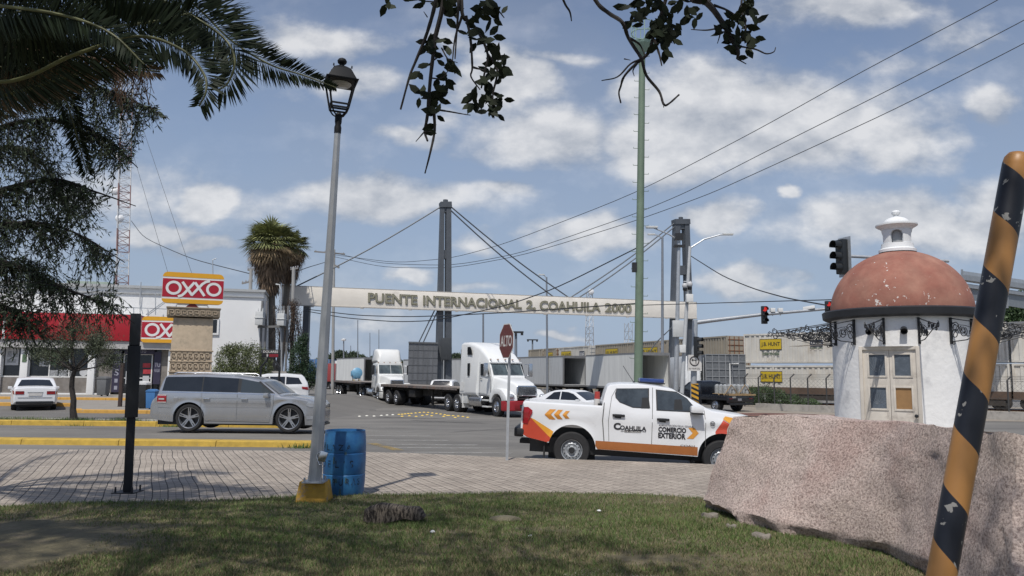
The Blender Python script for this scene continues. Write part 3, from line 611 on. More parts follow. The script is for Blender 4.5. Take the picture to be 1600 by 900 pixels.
mb=MB();text(mb,'ALTO',lambda u,v,_:(-.29+.58*u,-.005,-.115+.23*v),.02);mb.xf(PM);mb.build('lettering',signwhite,t)
mb=MB();mb.box(-.1,.1,.008,.035,-.2,-.17);mb.box(-.1,.1,.008,.035,.2,.23);mb.xf(PM);mb.build('bracket',steel_grey,t)
KY=22.0;kc=at(1412,600,KY);kz=-.2
t=thing('kiosk','round white plastered kiosk with flaking red dome and iron scroll brackets','kiosk',(kc.x,kc.y,0))
plaster=mat('white_plaster',(.80,.79,.77),.85,var=.06,sc=1.5,bump=.012,bsc=9,col2=(.52,.52,.52),thr=.66,soft=.1)
RW=1.84
def kz_at(py,y=KY):return at(1412,py,y).z
z_r0=kz_at(492,KY-RW-.2);z_r1=kz_at(476,KY-RW-.25)
mb=MB().lathe([(RW-.02,z_r0),(RW+.16,z_r0),(RW+.24,z_r0+.05),(RW+.26,z_r1-.04),(RW+.2,z_r1),(RW-.1,z_r1+.01)],72);mb.build('rim',mat('black_rim',(.02,.021,.024),.5,var=.25,sc=3),t,smooth=30)
def dome_mat():
 m=mat('flaking_red_dome',(.255,.092,.066),.85,0,.22,1.6,bump=.004,bsc=30,col2=(.34,.175,.125),thr=.5,soft=.2)
 nt=m.node_tree;N=nt.nodes;L=nt.links;b=N['Principled BSDF'];old=b.inputs['Base Color'].links[0].from_socket
 tc=N.new('ShaderNodeTexCoord');n=N.new('ShaderNodeTexNoise');n.inputs['Scale'].default_value=5.2;n.inputs['Detail'].default_value=7;n.inputs['Roughness'].default_value=.62;L.new(tc.outputs['Object'],n.inputs['Vector'])
 n2=N.new('ShaderNodeTexNoise');n2.inputs['Scale'].default_value=.55;n2.inputs['Detail'].default_value=1;L.new(tc.outputs['Object'],n2.inputs['Vector'])
 ad=N.new('ShaderNodeMath');ad.operation='MULTIPLY_ADD';ad.inputs[1].default_value=.42;L.new(n2.outputs[0],ad.inputs[0]);L.new(n.outputs[0],ad.inputs[2])
 g=N.new('ShaderNodeMapRange');g.inputs[1].default_value=.872;g.inputs[2].default_value=.885;L.new(ad.outputs[0],g.inputs[0])
 mx=N.new('ShaderNodeMix');mx.data_type='RGBA';L.new(g.outputs[0],mx.inputs[0]);L.new(old,mx.inputs[6]);mx.inputs[7].default_value=(.62,.58,.54,1);L.new(mx.outputs[2],b.inputs['Base Color']);return m
z_top=at(1412,393,KY).z;RD=1.87
mb=MB().lathe([(RD*cos(a_),z_r1-.05+(z_top-z_r1+.05)*sin(a_))for a_ in[PI/2*i/28 for i in range(28)]]+[(0.05,z_top)],72);mb.build('dome',dome_mat(),t,smooth=60)
wp=mat('white_lantern_plaster',(.72,.73,.73),.75,var=.06,sc=4)
zt=z_top-.04;zc=at(1412,329,KY).z;hh=zc-zt;u_=hh/64.0
mb=MB().lathe([(.50,zt),(.50,zt+4*u_),(.44,zt+6*u_),(.42,zt+13*u_)],32)
for k in range(4):
 a_c=k*PI/2+R(-117);
 mb.lathe([(.40,zt+13*u_),(.40,zt+31*u_)],8,a0=a_c+.42,a1=a_c+PI/2-.42)
 mb.lathe([(.33,zt+13*u_),(.33,zt+31*u_)],8,a0=a_c+.42,a1=a_c+PI/2-.42)
 for s_a in(a_c+.42,a_c+PI/2-.42):mb.quad((.33*cos(s_a),.33*sin(s_a),zt+13*u_),(.40*cos(s_a),.40*sin(s_a),zt+13*u_),(.40*cos(s_a),.40*sin(s_a),zt+31*u_),(.33*cos(s_a),.33*sin(s_a),zt+31*u_))
mb.lathe([(.33,zt+13*u_),(.42,zt+13*u_)],24)
def arch_ring(mb):
 n=96
 for k in range(n):
  a0=2*PI*k/n;a1=2*PI*(k+1)/n
  def hz(a_):
   dd=min(abs(((a_-R(-117)-j*PI/2+PI)%(2*PI))-PI)for j in range(4))
   return zt+(25*u_+7*u_*math.sqrt(max(0,1-(dd/.42)**2)))if dd<.42 else zt+25*u_
  for r in(.40,.33):mb.quad((r*cos(a0),r*sin(a0),hz(a0)),(r*cos(a1),r*sin(a1),hz(a1)),(r*cos(a1),r*sin(a1),zt+36*u_),(r*cos(a0),r*sin(a0),zt+36*u_))
arch_ring(mb)
mb.lathe([(.41,zt+34*u_),(.43,zt+36*u_),(.50,zt+38*u_),(.56,zt+40*u_),(.56,zt+42*u_),(.42,zt+43*u_)],32)
mb.lathe([(.36*cos(a_),zt+43*u_+11*u_*sin(a_))for a_ in[PI/2*i/8 for i in range(8)]]+[(.09,zt+54*u_),(.06,zt+56*u_),(.11,zt+58*u_),(.12,zt+61*u_),(.08,zt+63.5*u_),(0,zt+64*u_)],24)
mb.build('cupola',wp,t,smooth=35)
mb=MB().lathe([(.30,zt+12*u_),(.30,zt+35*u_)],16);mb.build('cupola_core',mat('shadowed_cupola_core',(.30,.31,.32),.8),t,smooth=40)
def kpt(px,py,r=RW):
 d_=ray(px,py);o_=Vector((-kc.x,-kc.y));a_=d_.x**2+d_.y**2;b2=2*(o_.x*d_.x+o_.y*d_.y);c_=o_.x**2+o_.y**2-r*r;D=b2*b2-4*a_*c_
 tt=(-b2-math.sqrt(max(D,0)))/(2*a_);return Vector((d_.x*tt-kc.x,d_.y*tt-kc.y,EYE+d_.z*tt))
dl=kpt(1342,545,RW);dr=kpt(1437,545,RW);dz1=kpt(1390,541).z;dz0=kpt(1390,657).z-.12
doorw=mat('cream_door_paint',(.60,.55,.48),.6,var=.1,sc=3,col2=(.42,.37,.32),thr=.62)
ex=(dr-dl);ex.z=0;Wd=ex.length;ex.normalize();ey=Vector((-ex.y,ex.x,0));DO=Vector((dl.x,dl.y,0))-ey*.03
DM=Matrix((ex,ey,Vector((0,0,1)))).transposed().to_4x4();DM.translation=DO
dr_o=thing('door',None,None);dr_o.parent=t
mb=MB();mb.box(0,.09,-.02,.35,dz0,dz1);mb.box(Wd-.09,Wd,-.02,.35,dz0,dz1);mb.box(.09,Wd-.09,-.018,.35,dz1-.09,dz1-.001);mb.xf(DM);mb.build('door_frame',doorw,dr_o,bevel=.006)
H=dz1-.09-dz0;mid=Wd/2
mb=MB();zrow=[(dz0+.05,dz0+.05),]
zl0,zl1,zu0,zu1=kpt(1390,639).z,kpt(1390,606).z,kpt(1390,587).z,kpt(1390,554).z
cols=[(kpt(1357,600).x,kpt(1382,600).x),(kpt(1398,600).x,kpt(1424,600).x)]
aL,aR=math.atan2(dl.y,dl.x),math.atan2(dr.y,dr.x)
mb=MB();mb.lathe([(RW,kz),(RW,dz0)],64);mb.lathe([(RW,dz1),(RW,z_r0+.02)],64);mb.lathe([(RW,dz0),(RW,dz1)],60,a0=aR,a1=aL+2*PI);mb.build('wall',plaster,t,smooth=40)
mb=MB();mb.lathe([(RW-.35,dz1+.001),(RW,dz1)],12,a0=aL,a1=aR);mb.lathe([(RW-.35,dz0),(RW,dz0)],12,a0=aL,a1=aR);mb.build('door_reveal',plaster,t)
def dx(px):v=kpt(px,600);return(Vector((v.x,v.y,0))-DO).dot(ex)
c=[dx(1358),dx(1382),dx(1397),dx(1423)]
mb.box(.09,c[0],.03,.07,dz0,dz1-.09);mb.box(c[1],mid-.005,.03,.07,dz0,dz1-.09);mb.box(mid+.005,c[2],.03,.07,dz0,dz1-.09);mb.box(c[3],Wd-.09,.03,.07,dz0,dz1-.09)
for(x0,x1)in((c[0],c[1]),(c[2],c[3])):
 for(z0,z1)in((dz0,zl0),(zl1,zu0),(zu1,dz1-.09)):mb.box(x0,x1,.032,.068,z0,z1)
for(x0,x1)in((c[0],c[1]),(c[2],c[3])):
 for(z0,z1)in((zl0,zl1),(zu0,zu1)):
  for q in((x0-.05,x0,z0-.05,z1+.05),(x1,x1+.05,z0-.05,z1+.05),(x0,x1,z0-.05,z0),(x0,x1,z1,z1+.05)):mb.box(q[0],q[1],.012,.031,q[2],q[3])
mb.xf(DM);mb.build('door_leaves',doorw,dr_o,bevel=.004)
pn=[mat('dusty_blue_pane',(.10,.12,.145),.25,var=.3,sc=4,spec=.6),mat('brown_board',(.30,.17,.07),.7,var=.15)]
for i,(x0,x1)in enumerate(((c[0],c[1]),(c[2],c[3]))):
 for j,(z0,z1)in enumerate(((zl0,zl1),(zu0,zu1))):
  mb=MB().box(x0-.01,x1+.01,.046,.054,z0-.01,z1+.01);mb.xf(DM);o=mb.build('pane',pn[1 if(i==1 and j==0)else 0],dr_o)
  if i==1 and j==0:o['label']='pane replaced by a brown board'
mb=MB()
for(i,z0,z1)in((0,zl0,zl1),(0,zu0,zu1)):
 cx,cz_=(c[0]+c[1])/2-.04,z0+.1
 for k in range(7):a_=.3+k*.4;mb.bar((cx,.042,cz_),(cx+.25*cos(a_),.042,min(z1-.02,cz_+.42*abs(sin(a_)))),.006,.003)
mb.xf(DM);mb.build('cracks',mat('crack_grey',(.3,.32,.34),.4),dr_o)
mb=MB().lathe([(0,0),(.04,0),(.05,.03),(.03,.06),(0,.065)],12);mb.xf(DM@Matrix.Translation((dx(1430),-.02,kpt(1390,649).z))@Matrix.Rotation(R(90),4,'X'));mb.build('door_knob',iron,dr_o,smooth=40)
for(px,py)in((1363,515),(1412,513)):
 v=kpt(px,py);n_=Vector((v.x,v.y,0)).normalized();mb=MB();mb.lathe([(0,0),(.05,0),(.085,.05),(.09,.2),(.075,.2),(.06,.06),(0,.05)],16);mb.xf(axis_matrix(v,(n_+Vector((-.3 if px<1400 else 0,0,-.5))).normalized()));mb.build('spotlight',mat('black_fixture',(.02,.02,.022),.4),t,smooth=40)
z_a,z_b=kpt(1388,534).z,z_r0-.02;zlow,zup=z_a,z_b-.02;LEN=1.70;z_tip=at(1208,519,KY).z
def spiral(c,r0_,turns,a0,dirn=1,n=26,shrink=.55):
 return[(c[0]+r0_*(1-shrink*k/n)*cos(a0+dirn*turns*2*PI*k/n),0,c[1]+r0_*(1-shrink*k/n)*sin(a0+dirn*turns*2*PI*k/n))for k in range(n+1)]
def bracket():
 mb=MB();w=.011
 mb.bar((.0,0,zlow-.06),(.0,0,zup),.055,.055)
 mb.tube([(0,0,zup-.02),(LEN*.5,0,zup-(zup-z_tip)*.52),(LEN,0,z_tip+.03)],.014,6)
 mb.tube([(0,0,zlow),(LEN*.3,0,zlow+.03),(LEN*.75,0,z_tip-.06),(LEN,0,z_tip)],.014,6)
 for(x,z,r,a_,dn)in[(LEN+.02,z_tip+.03,.085,1.5,-1),(LEN-.12,z_tip-.05,.07,1.6,1),(.14,zlow+.20,.13,0,1),(.16,zup-.26,.14,3,-1),(.42,zlow+.24,.13,1,-1),(.40,zup-.34,.11,2,1),(.70,zup-.42,.11,0,-1),(.72,zlow+.22,.085,3.5,1),(.96,z_tip+.07,.09,1,1),(1.20,z_tip+.02,.07,0,-1),(1.36,z_tip+.035,.05,2,1),(.08,zlow-.03,.05,2,1)]:
  mb.tube(spiral((x,z),r,1.25,a_,dn),.012,5)
 mb.tube([(.03,0,zlow+.1),(.25,0,zup-.2),(.5,0,zup-.24),(.8,0,zlow+.3),(1.1,0,z_tip+.1),(1.3,0,z_tip)],.009,5)
 mb.tube([(.0,0,zup-.1),(.28,0,zlow+.36),(.55,0,zlow+.12),(.9,0,zlow+.2)],.009,5)
 return mb.mesh('bracket',iron)
bm_=bracket()
for k in range(14):
 a_=math.atan2(-kc.y,-kc.x)+R(25.714*(k+.5));o=bpy.data.objects.new('bracket',bm_);COL.objects.link(o);o.parent=t;o.location=((RW+.03)*cos(a_),(RW+.03)*sin(a_),0);o.rotation_euler=(0,0,a_)
mb=MB().lathe([(4.2,-.45),(4.2,-.06),(4.15,-.03),(0,-.03)],64,(kc.x,kc.y,0));struct(mb.build('kiosk_pavement',concrete))
gA=at(440,600,57.0);gB=at(1088,600,67.0);ga=(gA.x,gA.y);gb=(gB.x,gB.y)
def gp(px,py):return onplane(px,py,ga,gb)
steelt=mat('dark_grey_gate_steel',(.095,.105,.118),.55,.2,.15,1.2)
beam_m=mat('cream_gate_beam',(.80,.75,.67),.7,var=.08,sc=.7,col2=(.50,.46,.40),thr=.66)
t=thing('gateway','welcome gate over the road: cream lettered beam hung from two dark steel towers','gate',(0,0,0))
e1=(gB-gA);e1.z=0;e1.normalize();en=Vector((-e1.y,e1.x,0))
tl_,tr_,bl_,br_=gp(440,446.5),gp(1089,473),gp(440,475.5),gp(1089,497.5)
mb=MB();D_=.9
V=[bl_,br_,tr_,tl_]+[p+en*D_ for p in(bl_,br_,tr_,tl_)]
mb.add(V,[(0,1,2,3),(7,6,5,4),(3,2,6,7),(1,0,4,5),(0,3,7,4),(2,1,5,6)]);bmo=mb.build('beam',beam_m,t,bevel=.03)
mb=MB();
for f_ in(.0,):mb.bar(bl_+Vector((0,0,-.04))-en*.02,br_+Vector((0,0,-.04))-en*.02,.10,.07);mb.bar(tl_+Vector((0,0,.035))+en*.10,tr_+Vector((0,0,.035))+en*.10,.16,.06)
for k in range(9):
 q=bl_.lerp(br_,(k+.6)/9.4);mb.box(q.x-.12,q.x+.12,q.y-.2,q.y-.05,q.z-.14,q.z-.02)
mb.build('beam_trim',mat('beam_trim_grey',(.40,.38,.35),.6),t)
lt=mat('olive_letter_metal',(.17,.155,.105),.5,.2,.12,2)
mb=MB()
def letf(x0,y0t,y0b,x1,y1t,y1b,push):
 a0=gp(x0,y0b);a1=gp(x1,y1b);b0=gp(x0,y0t);b1=gp(x1,y1t)
 def f(u,v,d_):
  lo=a0.lerp(a1,u);hi=b0.lerp(b1,u);p=lo.lerp(hi,v);return p-en*(.03+d_)
 return f
segs=[('PUENTE',575,457.5,473,652,461,477),('INTERNACIONAL',661,461.5,477.5,815,468.5,483),('2,',822,469,485,837,469.5,486.5),('COAHUILA',843,469.5,485,938,473,487.5),('2000',945,473.5,488,986.5,475,489.5)]
for(s,x0,t0,b0,x1,t1,b1)in segs:mb=text(MB(),s,letf(x0,t0,b0,x1,t1,b1,0),.03,depth=.05);mb.build('lettering',lt,t)
mb=MB()
for(s,x0,t0,b0,x1,t1,b1)in segs:
 mb=MB();f0=letf(x0+.4,t0+1.2,b0-1.2,x1-.4,t1+1.2,b1-1.2,0);text(mb,s,lambda u,v,d_:f0(u,v,.055),.0);mb.build('letter_faces',mat('pale_letter_face',(.27,.26,.19),.5),t)
def tower(xl0,xr0,yb,xl1,xr1,yt,wpx,xbar):
 tw=bpy.data.objects.new('tower',None);COL.objects.link(tw);tw.parent=t;m1=MB()
 def P(px,py,off):return gp(px,py)+en*off
 for(xb,xt,w0_,w1_)in((xl0,xl1,*wpx[:2]),(xr0,xr1,*wpx[2:])):
  q=[]
  for(x,y,w)in((xb,yb,w0_),(xt,yt,w1_)):
   for(i,j)in((-.5,.35),(.5,.35),(.5,1.0),(-.5,1.0)):q.append(P(x+i*w,y,j))
  q[0:4]=[Vector((p.x,p.y,-.5))for p in q[0:4]]
  m1.add(q,[(0,1,5,4),(1,2,6,5),(2,3,7,6),(3,0,4,7),(4,5,6,7)])
 m1.build('tower_leg',steelt,tw)
 m2=MB()
 for(y,h)in xbar:
  k=(yb-y)/(yb-yt);xl=xl0+(xl1-xl0)*k;xr=xr0+(xr1-xr0)*k;a_=P(xl,y,.675);b2=P(xr,y,.675);m2.bar(a_,b2,.5,h)
 m2.build('tower_crossbar',steelt,tw)
 m3=MB();a_=P(xl1-wpx[1]/2-1,yt,.675);b2=P(xr1+wpx[3]/2+.5,yt,.675);m3.bar(a_,b2,.8,.45);m3.lathe([(0,0),(.2,0),(.2,.25),(0,.25)],8,(a_+b2)/2+Vector((0,0,.2)));m3.build('tower_head',steelt,tw)
 return tw
tower(688.2,703.2,600,693.6,703,318,(12,5.0,10,7.6),[(396,.7),(325,.5)])
tower(1056,1086.5,610,1063,1077,345,(10.5,7.5,8.5,7.5),[(421,.8),(352,.5),(560,.5)])
mb=MB();p0=gp(478,476);mb.box(p0.x-.22,p0.x+.22,p0.y+.1,p0.y+.6,-.5,p0.z);mb.build('end_column',steelt,t)
mb=MB();hd_t=gp(697.5,318)+en*.675;hd_r=gp(1060,346)+en*.675;hd_r2=gp(1083,348)+en*.675
def bt(px,py,off=.45):return gp(px,py)+en*off
for a_,b2 in((gp(692,320)+en*.675,bt(462,447)),(gp(707,320)+en*.675,bt(893,465)),(gp(707,326)+en*.675,bt(869,464)),(hd_r,bt(893,465)),(gp(1060,352)+en*.675,bt(905,466))):
 a_=Vector(a_);mb.tube([a_+(b2-a_)*(k/8)-Vector((0,0,.25*sin(PI*k/8)))for k in range(9)],.055,6)
mb.build('stay_cable',steelt,t)
mb=MB()
for(x0,y0,x1,y1)in((683,480,655,536),(688,480,662,536)):mb.tube([gp(x0,y0)+en*.5,gp(x1,y1)+en*.3],.05,5)
mb.tube([gp(1062,500)+en*.4,gp(1049,514)+en*.2,gp(1027,535)+en*.2,gp(1010,560)+en*.2],.05,5);mb.build('lower_stay',steelt,t)
mb=MB().box(-.38,.38,-.2,.2,0,1.7);q=gp(690,600);q.z=gp(690,562).z;mb.xf(Matrix.Translation(q+Vector((.3,0,0))));mb.build('control_cabinet',mat('dark_cabinet',(.04,.045,.05),.5),t,bevel=.02)
q0,q1=at(637,600,59),at(683,600,60)
mb=MB();d_=(q1-q0);d_.z=0;dn=Vector((q0.x,q0.y,0)).normalized()*.9;zt_=at(635,534.5,58.5).z
V=[Vector((p.x,p.y,z))for z in(-.5,zt_)for p in(q0,q1,q1+dn,q0+dn)]
mb.add(V,[(0,1,5,4),(1,2,6,5),(2,3,7,6),(3,0,4,7),(4,5,6,7)])
t=thing('steel_pier','dark grey riveted steel pier box at the foot of the left gate tower','pier',(0,0,0));panel_m=mat('streaked_grey_steel',(.155,.16,.168),.6,.15,.22,1.2,stretch=(3,3,.5));mb.build('pier_body',panel_m,t)
mb=MB()
for k in range(1,8):z=-.5+(zt_+.5)*k/8;mb.bar(Vector((q0.x,q0.y-.015,z)),Vector((q1.x,q1.y-.015,z)),.02,.03)
for k in range(1,6):p=q0.lerp(q1,k/6);mb.bar((p.x,p.y-.015,-.5),(p.x,p.y-.015,zt_),.02,.03,up=(0,1,0))
mb.bar(Vector((q0.x,q0.y-.02,zt_)),Vector((q1.x,q1.y-.02,zt_)),.1,.12)
mb.build('seams',mat('seam_grey',(.13,.135,.14),.6),t)
wire_m=mat('cable_black',(.03,.032,.035),.6)
def wire(name,lab,pts,Y0,Y1,r,group=None,m=None):
 x0,x1=pts[0][0],pts[-1][0];P=[]
 for(a_,b2)in zip(pts,pts[1:]):
  for k in range(6):
   s=k/6;px=a_[0]+(b2[0]-a_[0])*s;py=a_[1]+(b2[1]-a_[1])*s;w=(px-x0)/(x1-x0);P.append(at(px,py,1/((1-w)/Y0+w/Y1)))
 P.append(at(*pts[-1],Y1))
 for _ in range(3):P=[P[0]]+[(P[i-1]+P[i]*2+P[i+1])/4 for i in range(1,len(P)-1)]+[P[-1]]
 mb=MB().tube(P,r,5);return tag(mb.build(name,m or wire_m,smooth=60),lab,'cable',group)
g_='overhead lines from the upper right to the far pole'
wire('overhead_line','topmost of the three overhead lines running from upper right to the far pole',[(1640,-48),(1560,0),(1350,110),(1180,205),(993,302),(792,380),(708,403),(620,411),(521.5,398)],34,75,.022,g_)
wire('overhead_line','middle of the three overhead lines running from upper right to the far pole',[(1660,-3),(1600,32),(1400,135),(1200,235),(1074,300),(993,334),(813,396),(708,415),(596,412),(521.5,395)],34,75,.022,g_)
wire('overhead_line','lowest of the three overhead lines running from upper right to the far pole',[(1660,35),(1600,68),(1400,170),(1200,262),(1109,303),(993,345),(821,398),(708,419),(600,418),(521.5,401)],34,75,.022,g_)
wire('sagging_cable','dark cable sagging from the right gate tower towards the kiosk signal',[(1078,399),(1130,432),(1180,452),(1230,466),(1292,477)],66.5,41,.04)
wire('thin_cable','nearly level thin cable running from the gate beam to the right',[(998,477),(1100,474),(1200,471),(1310,468)],36.2,26,.018)
wire('beam_cable','upper thin cable slung below the gate beam on the left',[(478,483),(560,493),(640,495),(700,493),(800,488),(997,474)],56,36,.03,'cables slung under the gate beam')
wire('beam_cable','lower thin cable slung below the gate beam on the left',[(478,486),(540,497),(620,503),(680,501),(790,478),(870,450),(998,386)],56,36,.03,'cables slung under the gate beam')
wire('pole_cable','thin cable from the palm poles to the far crossarm pole',[(462,425),(480,418),(521,406)],52,74,.03)
wire('roof_cable','thin cable falling from the mast across the sky to the pole by the palm',[(205,345),(225,372),(300,405),(392,428)],78,50,.03)
def guy(x0,y0,x1,y1,lab):wire('guy_wire',lab,[(x0,y0),((x0+x1)/2,(y0+y1)/2),(x1,y1)],80,74,.018,'guy wires of the lattice mast')
guy(196,120,300,428,'upper guy wire of the lattice mast falling steeply to the right');guy(196,200,262,425,'lower guy wire of the lattice mast falling steeply to the right')
p=at(996,600,36);q=at(1002.5,68,36);base=Vector((p.x,p.y,-.45));d=(q-p).normalized();L_=(q-base).length
t=thing('green_mast','tall green steel mast with step pegs and a caged platform on top','mast',base)
gm=mat('faded_green_paint',(.15,.205,.145),.6,var=.15,sc=1.2,col2=(.18,.25,.18),thr=.6)
mb=MB().lathe([(.215-.065*i/10,L_*i/10)for i in range(11)]+[(0,L_)],12);mb.xf(axis_matrix((0,0,0),d));mb.build('mast_pole',gm,t,smooth=50)
mb=MB();k=0;z=3.0
while z<L_-.4:
 s=1 if k%2 else-1;rr=.215-.065*z/L_;mb.tube([(s*rr*.9,0,z),(s*(rr+.20),0,z),(s*(rr+.20),0,z+.06)],.013,4);z+=.42;k+=1
mb.xf(axis_matrix((0,0,0),d));mb.build('step_pegs',gm,t)
mb=MB();ZT=L_
for r_,z in((.55,0),(.55,.5),(.55,1.0)):
 mb.tube([(r_*cos(2*PI*i/16),r_*sin(2*PI*i/16),ZT+z)for i in range(16)],.022,5,closed=True)
for i in range(8):a_=2*PI*i/8;mb.bar((.55*cos(a_),.55*sin(a_),ZT),(.55*cos(a_),.55*sin(a_),ZT+1.0),.04)
mb.lathe([(.1,ZT-.5),(.55,ZT-.12),(.6,ZT),(0,ZT+.02)],8);mb.xf(axis_matrix((0,0,0),d));mb.build('cage',mat('pale_green_cage',(.25,.36,.30),.6),t)
mb=MB().box(-.35,-.12,-.12,.12,0,.45);mb.xf(Matrix.Translation(d*(at(988,425,36).z+.45)));mb.build('equipment_box',black_plastic,t)
def pole(name,lab,px0,py0,px1,py1,Y,r0_,r1_,m,zb=-.45,cat='pole',extra=None,group=None):
 p=at(px0,py0,Y);q=at(px1,py1,Y);d_=(q-p).normalized();base=p+d_*((zb-p.z)/d_.z);L=(q-base).length
 t=thing(name,lab,cat,base,0,group);mb=MB().lathe([(r0_+(r1_-r0_)*i/6,L*i/6)for i in range(7)]+[(0,L)],10);mb.xf(axis_matrix((0,0,0),d_));mb.build('shaft',m,t,smooth=50)
 if extra:extra(t,base,q)
 return t
def rel(base,px,py,Y):return at(px,py,Y)-base
def armA(t,b0,q):
 mb=MB().tube([rel(b0,1061,376,42),rel(b0,1045,366,42),rel(b0,1016,354,42)],[.05,.04,.03],6);mb.build('lamp_arm',steel_grey,t)
 mb=MB();c_=rel(b0,1019,355,42);mb.box(c_.x-.35,c_.x+.3,c_.y-.12,c_.y+.12,c_.z-.06,c_.z+.06);mb.build('lamp_head',grey_box,t,bevel=.03)
 mb=MB();c_=rel(b0,1058,514,42);mb.box(c_.x-.3,c_.x+.35,c_.y-.35,c_.y-.1,c_.z-.45,c_.z+.45);mb.build('cabinet',grey_box,t,bevel=.02)
 mb=MB();c_=rel(b0,1061,372,42);mb.box(c_.x-.25,c_.x+.2,c_.y-.2,c_.y+.2,c_.z-.1,c_.z+.25);mb.box(c_.x-.3,c_.x+.3,c_.y-.2,c_.y+.2,c_.z-.5,c_.z-.4);mb.build('bracket',black_plastic,t)
pole('light_pole','grey lighting pole with a lamp arm reaching left before the right gate tower',1056,612,1061,370,42,.14,.09,steel_grey,extra=armA,cat='light pole')
def armB(t,b0,q):
 mb=MB().tube([rel(b0,1078,388,40),rel(b0,1100,374,40),rel(b0,1125,367,40),rel(b0,1140,366,40)],[.05,.04,.035,.03],6);mb.build('lamp_arm',steel_grey,t)
 mb=MB();c_=rel(b0,1138,366,40);mb.box(c_.x-.3,c_.x+.25,c_.y-.1,c_.y+.1,c_.z-.05,c_.z+.05);mb.build('lamp_head',grey_box,t,bevel=.02)
 for(px,py)in((1070,447),(1078,445)):
  c_=rel(b0,px,py,39.8);mb=MB().lathe([(0,-.16),(.10,-.12),(.14,-.02),(.14,.08),(.08,.15),(0,.16)],12,c_);mb.build('dome_camera',mat('camera_shell',(.5,.5,.5),.4),t,smooth=50)
  mb=MB().lathe([(0,-.28),(.08,-.26),(.115,-.18),(.11,-.1)],12,c_);mb.build('camera_glass',tint,t,smooth=50)
 mb=MB().tube([rel(b0,1068,440,40),rel(b0,1080,440,40)],.03,5);mb.build('camera_bracket',steel_grey,t)
 for(px,py,w,h)in((1077,466,.36,.42),(1066,545,.3,.4)):c_=rel(b0,px,py,39.8);mb=MB();mb.box(c_.x-w/2,c_.x+w/2,c_.y-.15,c_.y+.1,c_.z-h/2,c_.z+h/2);mb.build('control_box',white_metal,t,bevel=.02)
pole('camera_pole','pale pole with two dome cameras and a lamp arm reaching right',1065.5,612,1078,385,40,.12,.08,mat('pale_pole',(.52,.53,.53),.5,.2,.1),extra=armB,cat='camera pole')
sig_m=mat('signal_housing',(.018,.02,.022),.45,var=.2)
red_lit=mat('lit_red_lens',(.45,.02,.02),.3,emit=((1,.05,.04),.5));dark_l=mat('unlit_lens',(.02,.02,.02),.3)
def signal(parent,c_,rz,s=1.0,lit=True,name='signal_head',visor=True):
 g=bpy.data.objects.new(name,None);COL.objects.link(g);g.parent=parent;g.location=c_;g.rotation_euler=(0,0,rz);g.scale=(s,s,s)
 mb=MB();mb.box(-.17,.17,-.02,.18,-.54,.54);mb.build('housing',sig_m,g,bevel=.03)
 for k,z in enumerate((.35,0,-.35)):
  mb=MB().lathe([(.15,0),(.15,.24)],14,a0=-.35,a1=PI+.35);mb.xf(Matrix.Translation((0,-.02,z))@Matrix.Rotation(R(90),4,'X'));mb.build('visor',sig_m,g,smooth=40)
  mb=MB().lathe([(0,.03),(.09,.02),(.14,0)],14);mb.xf(Matrix.Translation((0,-.02,z))@Matrix.Rotation(R(90),4,'X'));mb.build('lens',red_lit if(lit and k==0)else dark_l,g,smooth=60)
 return g
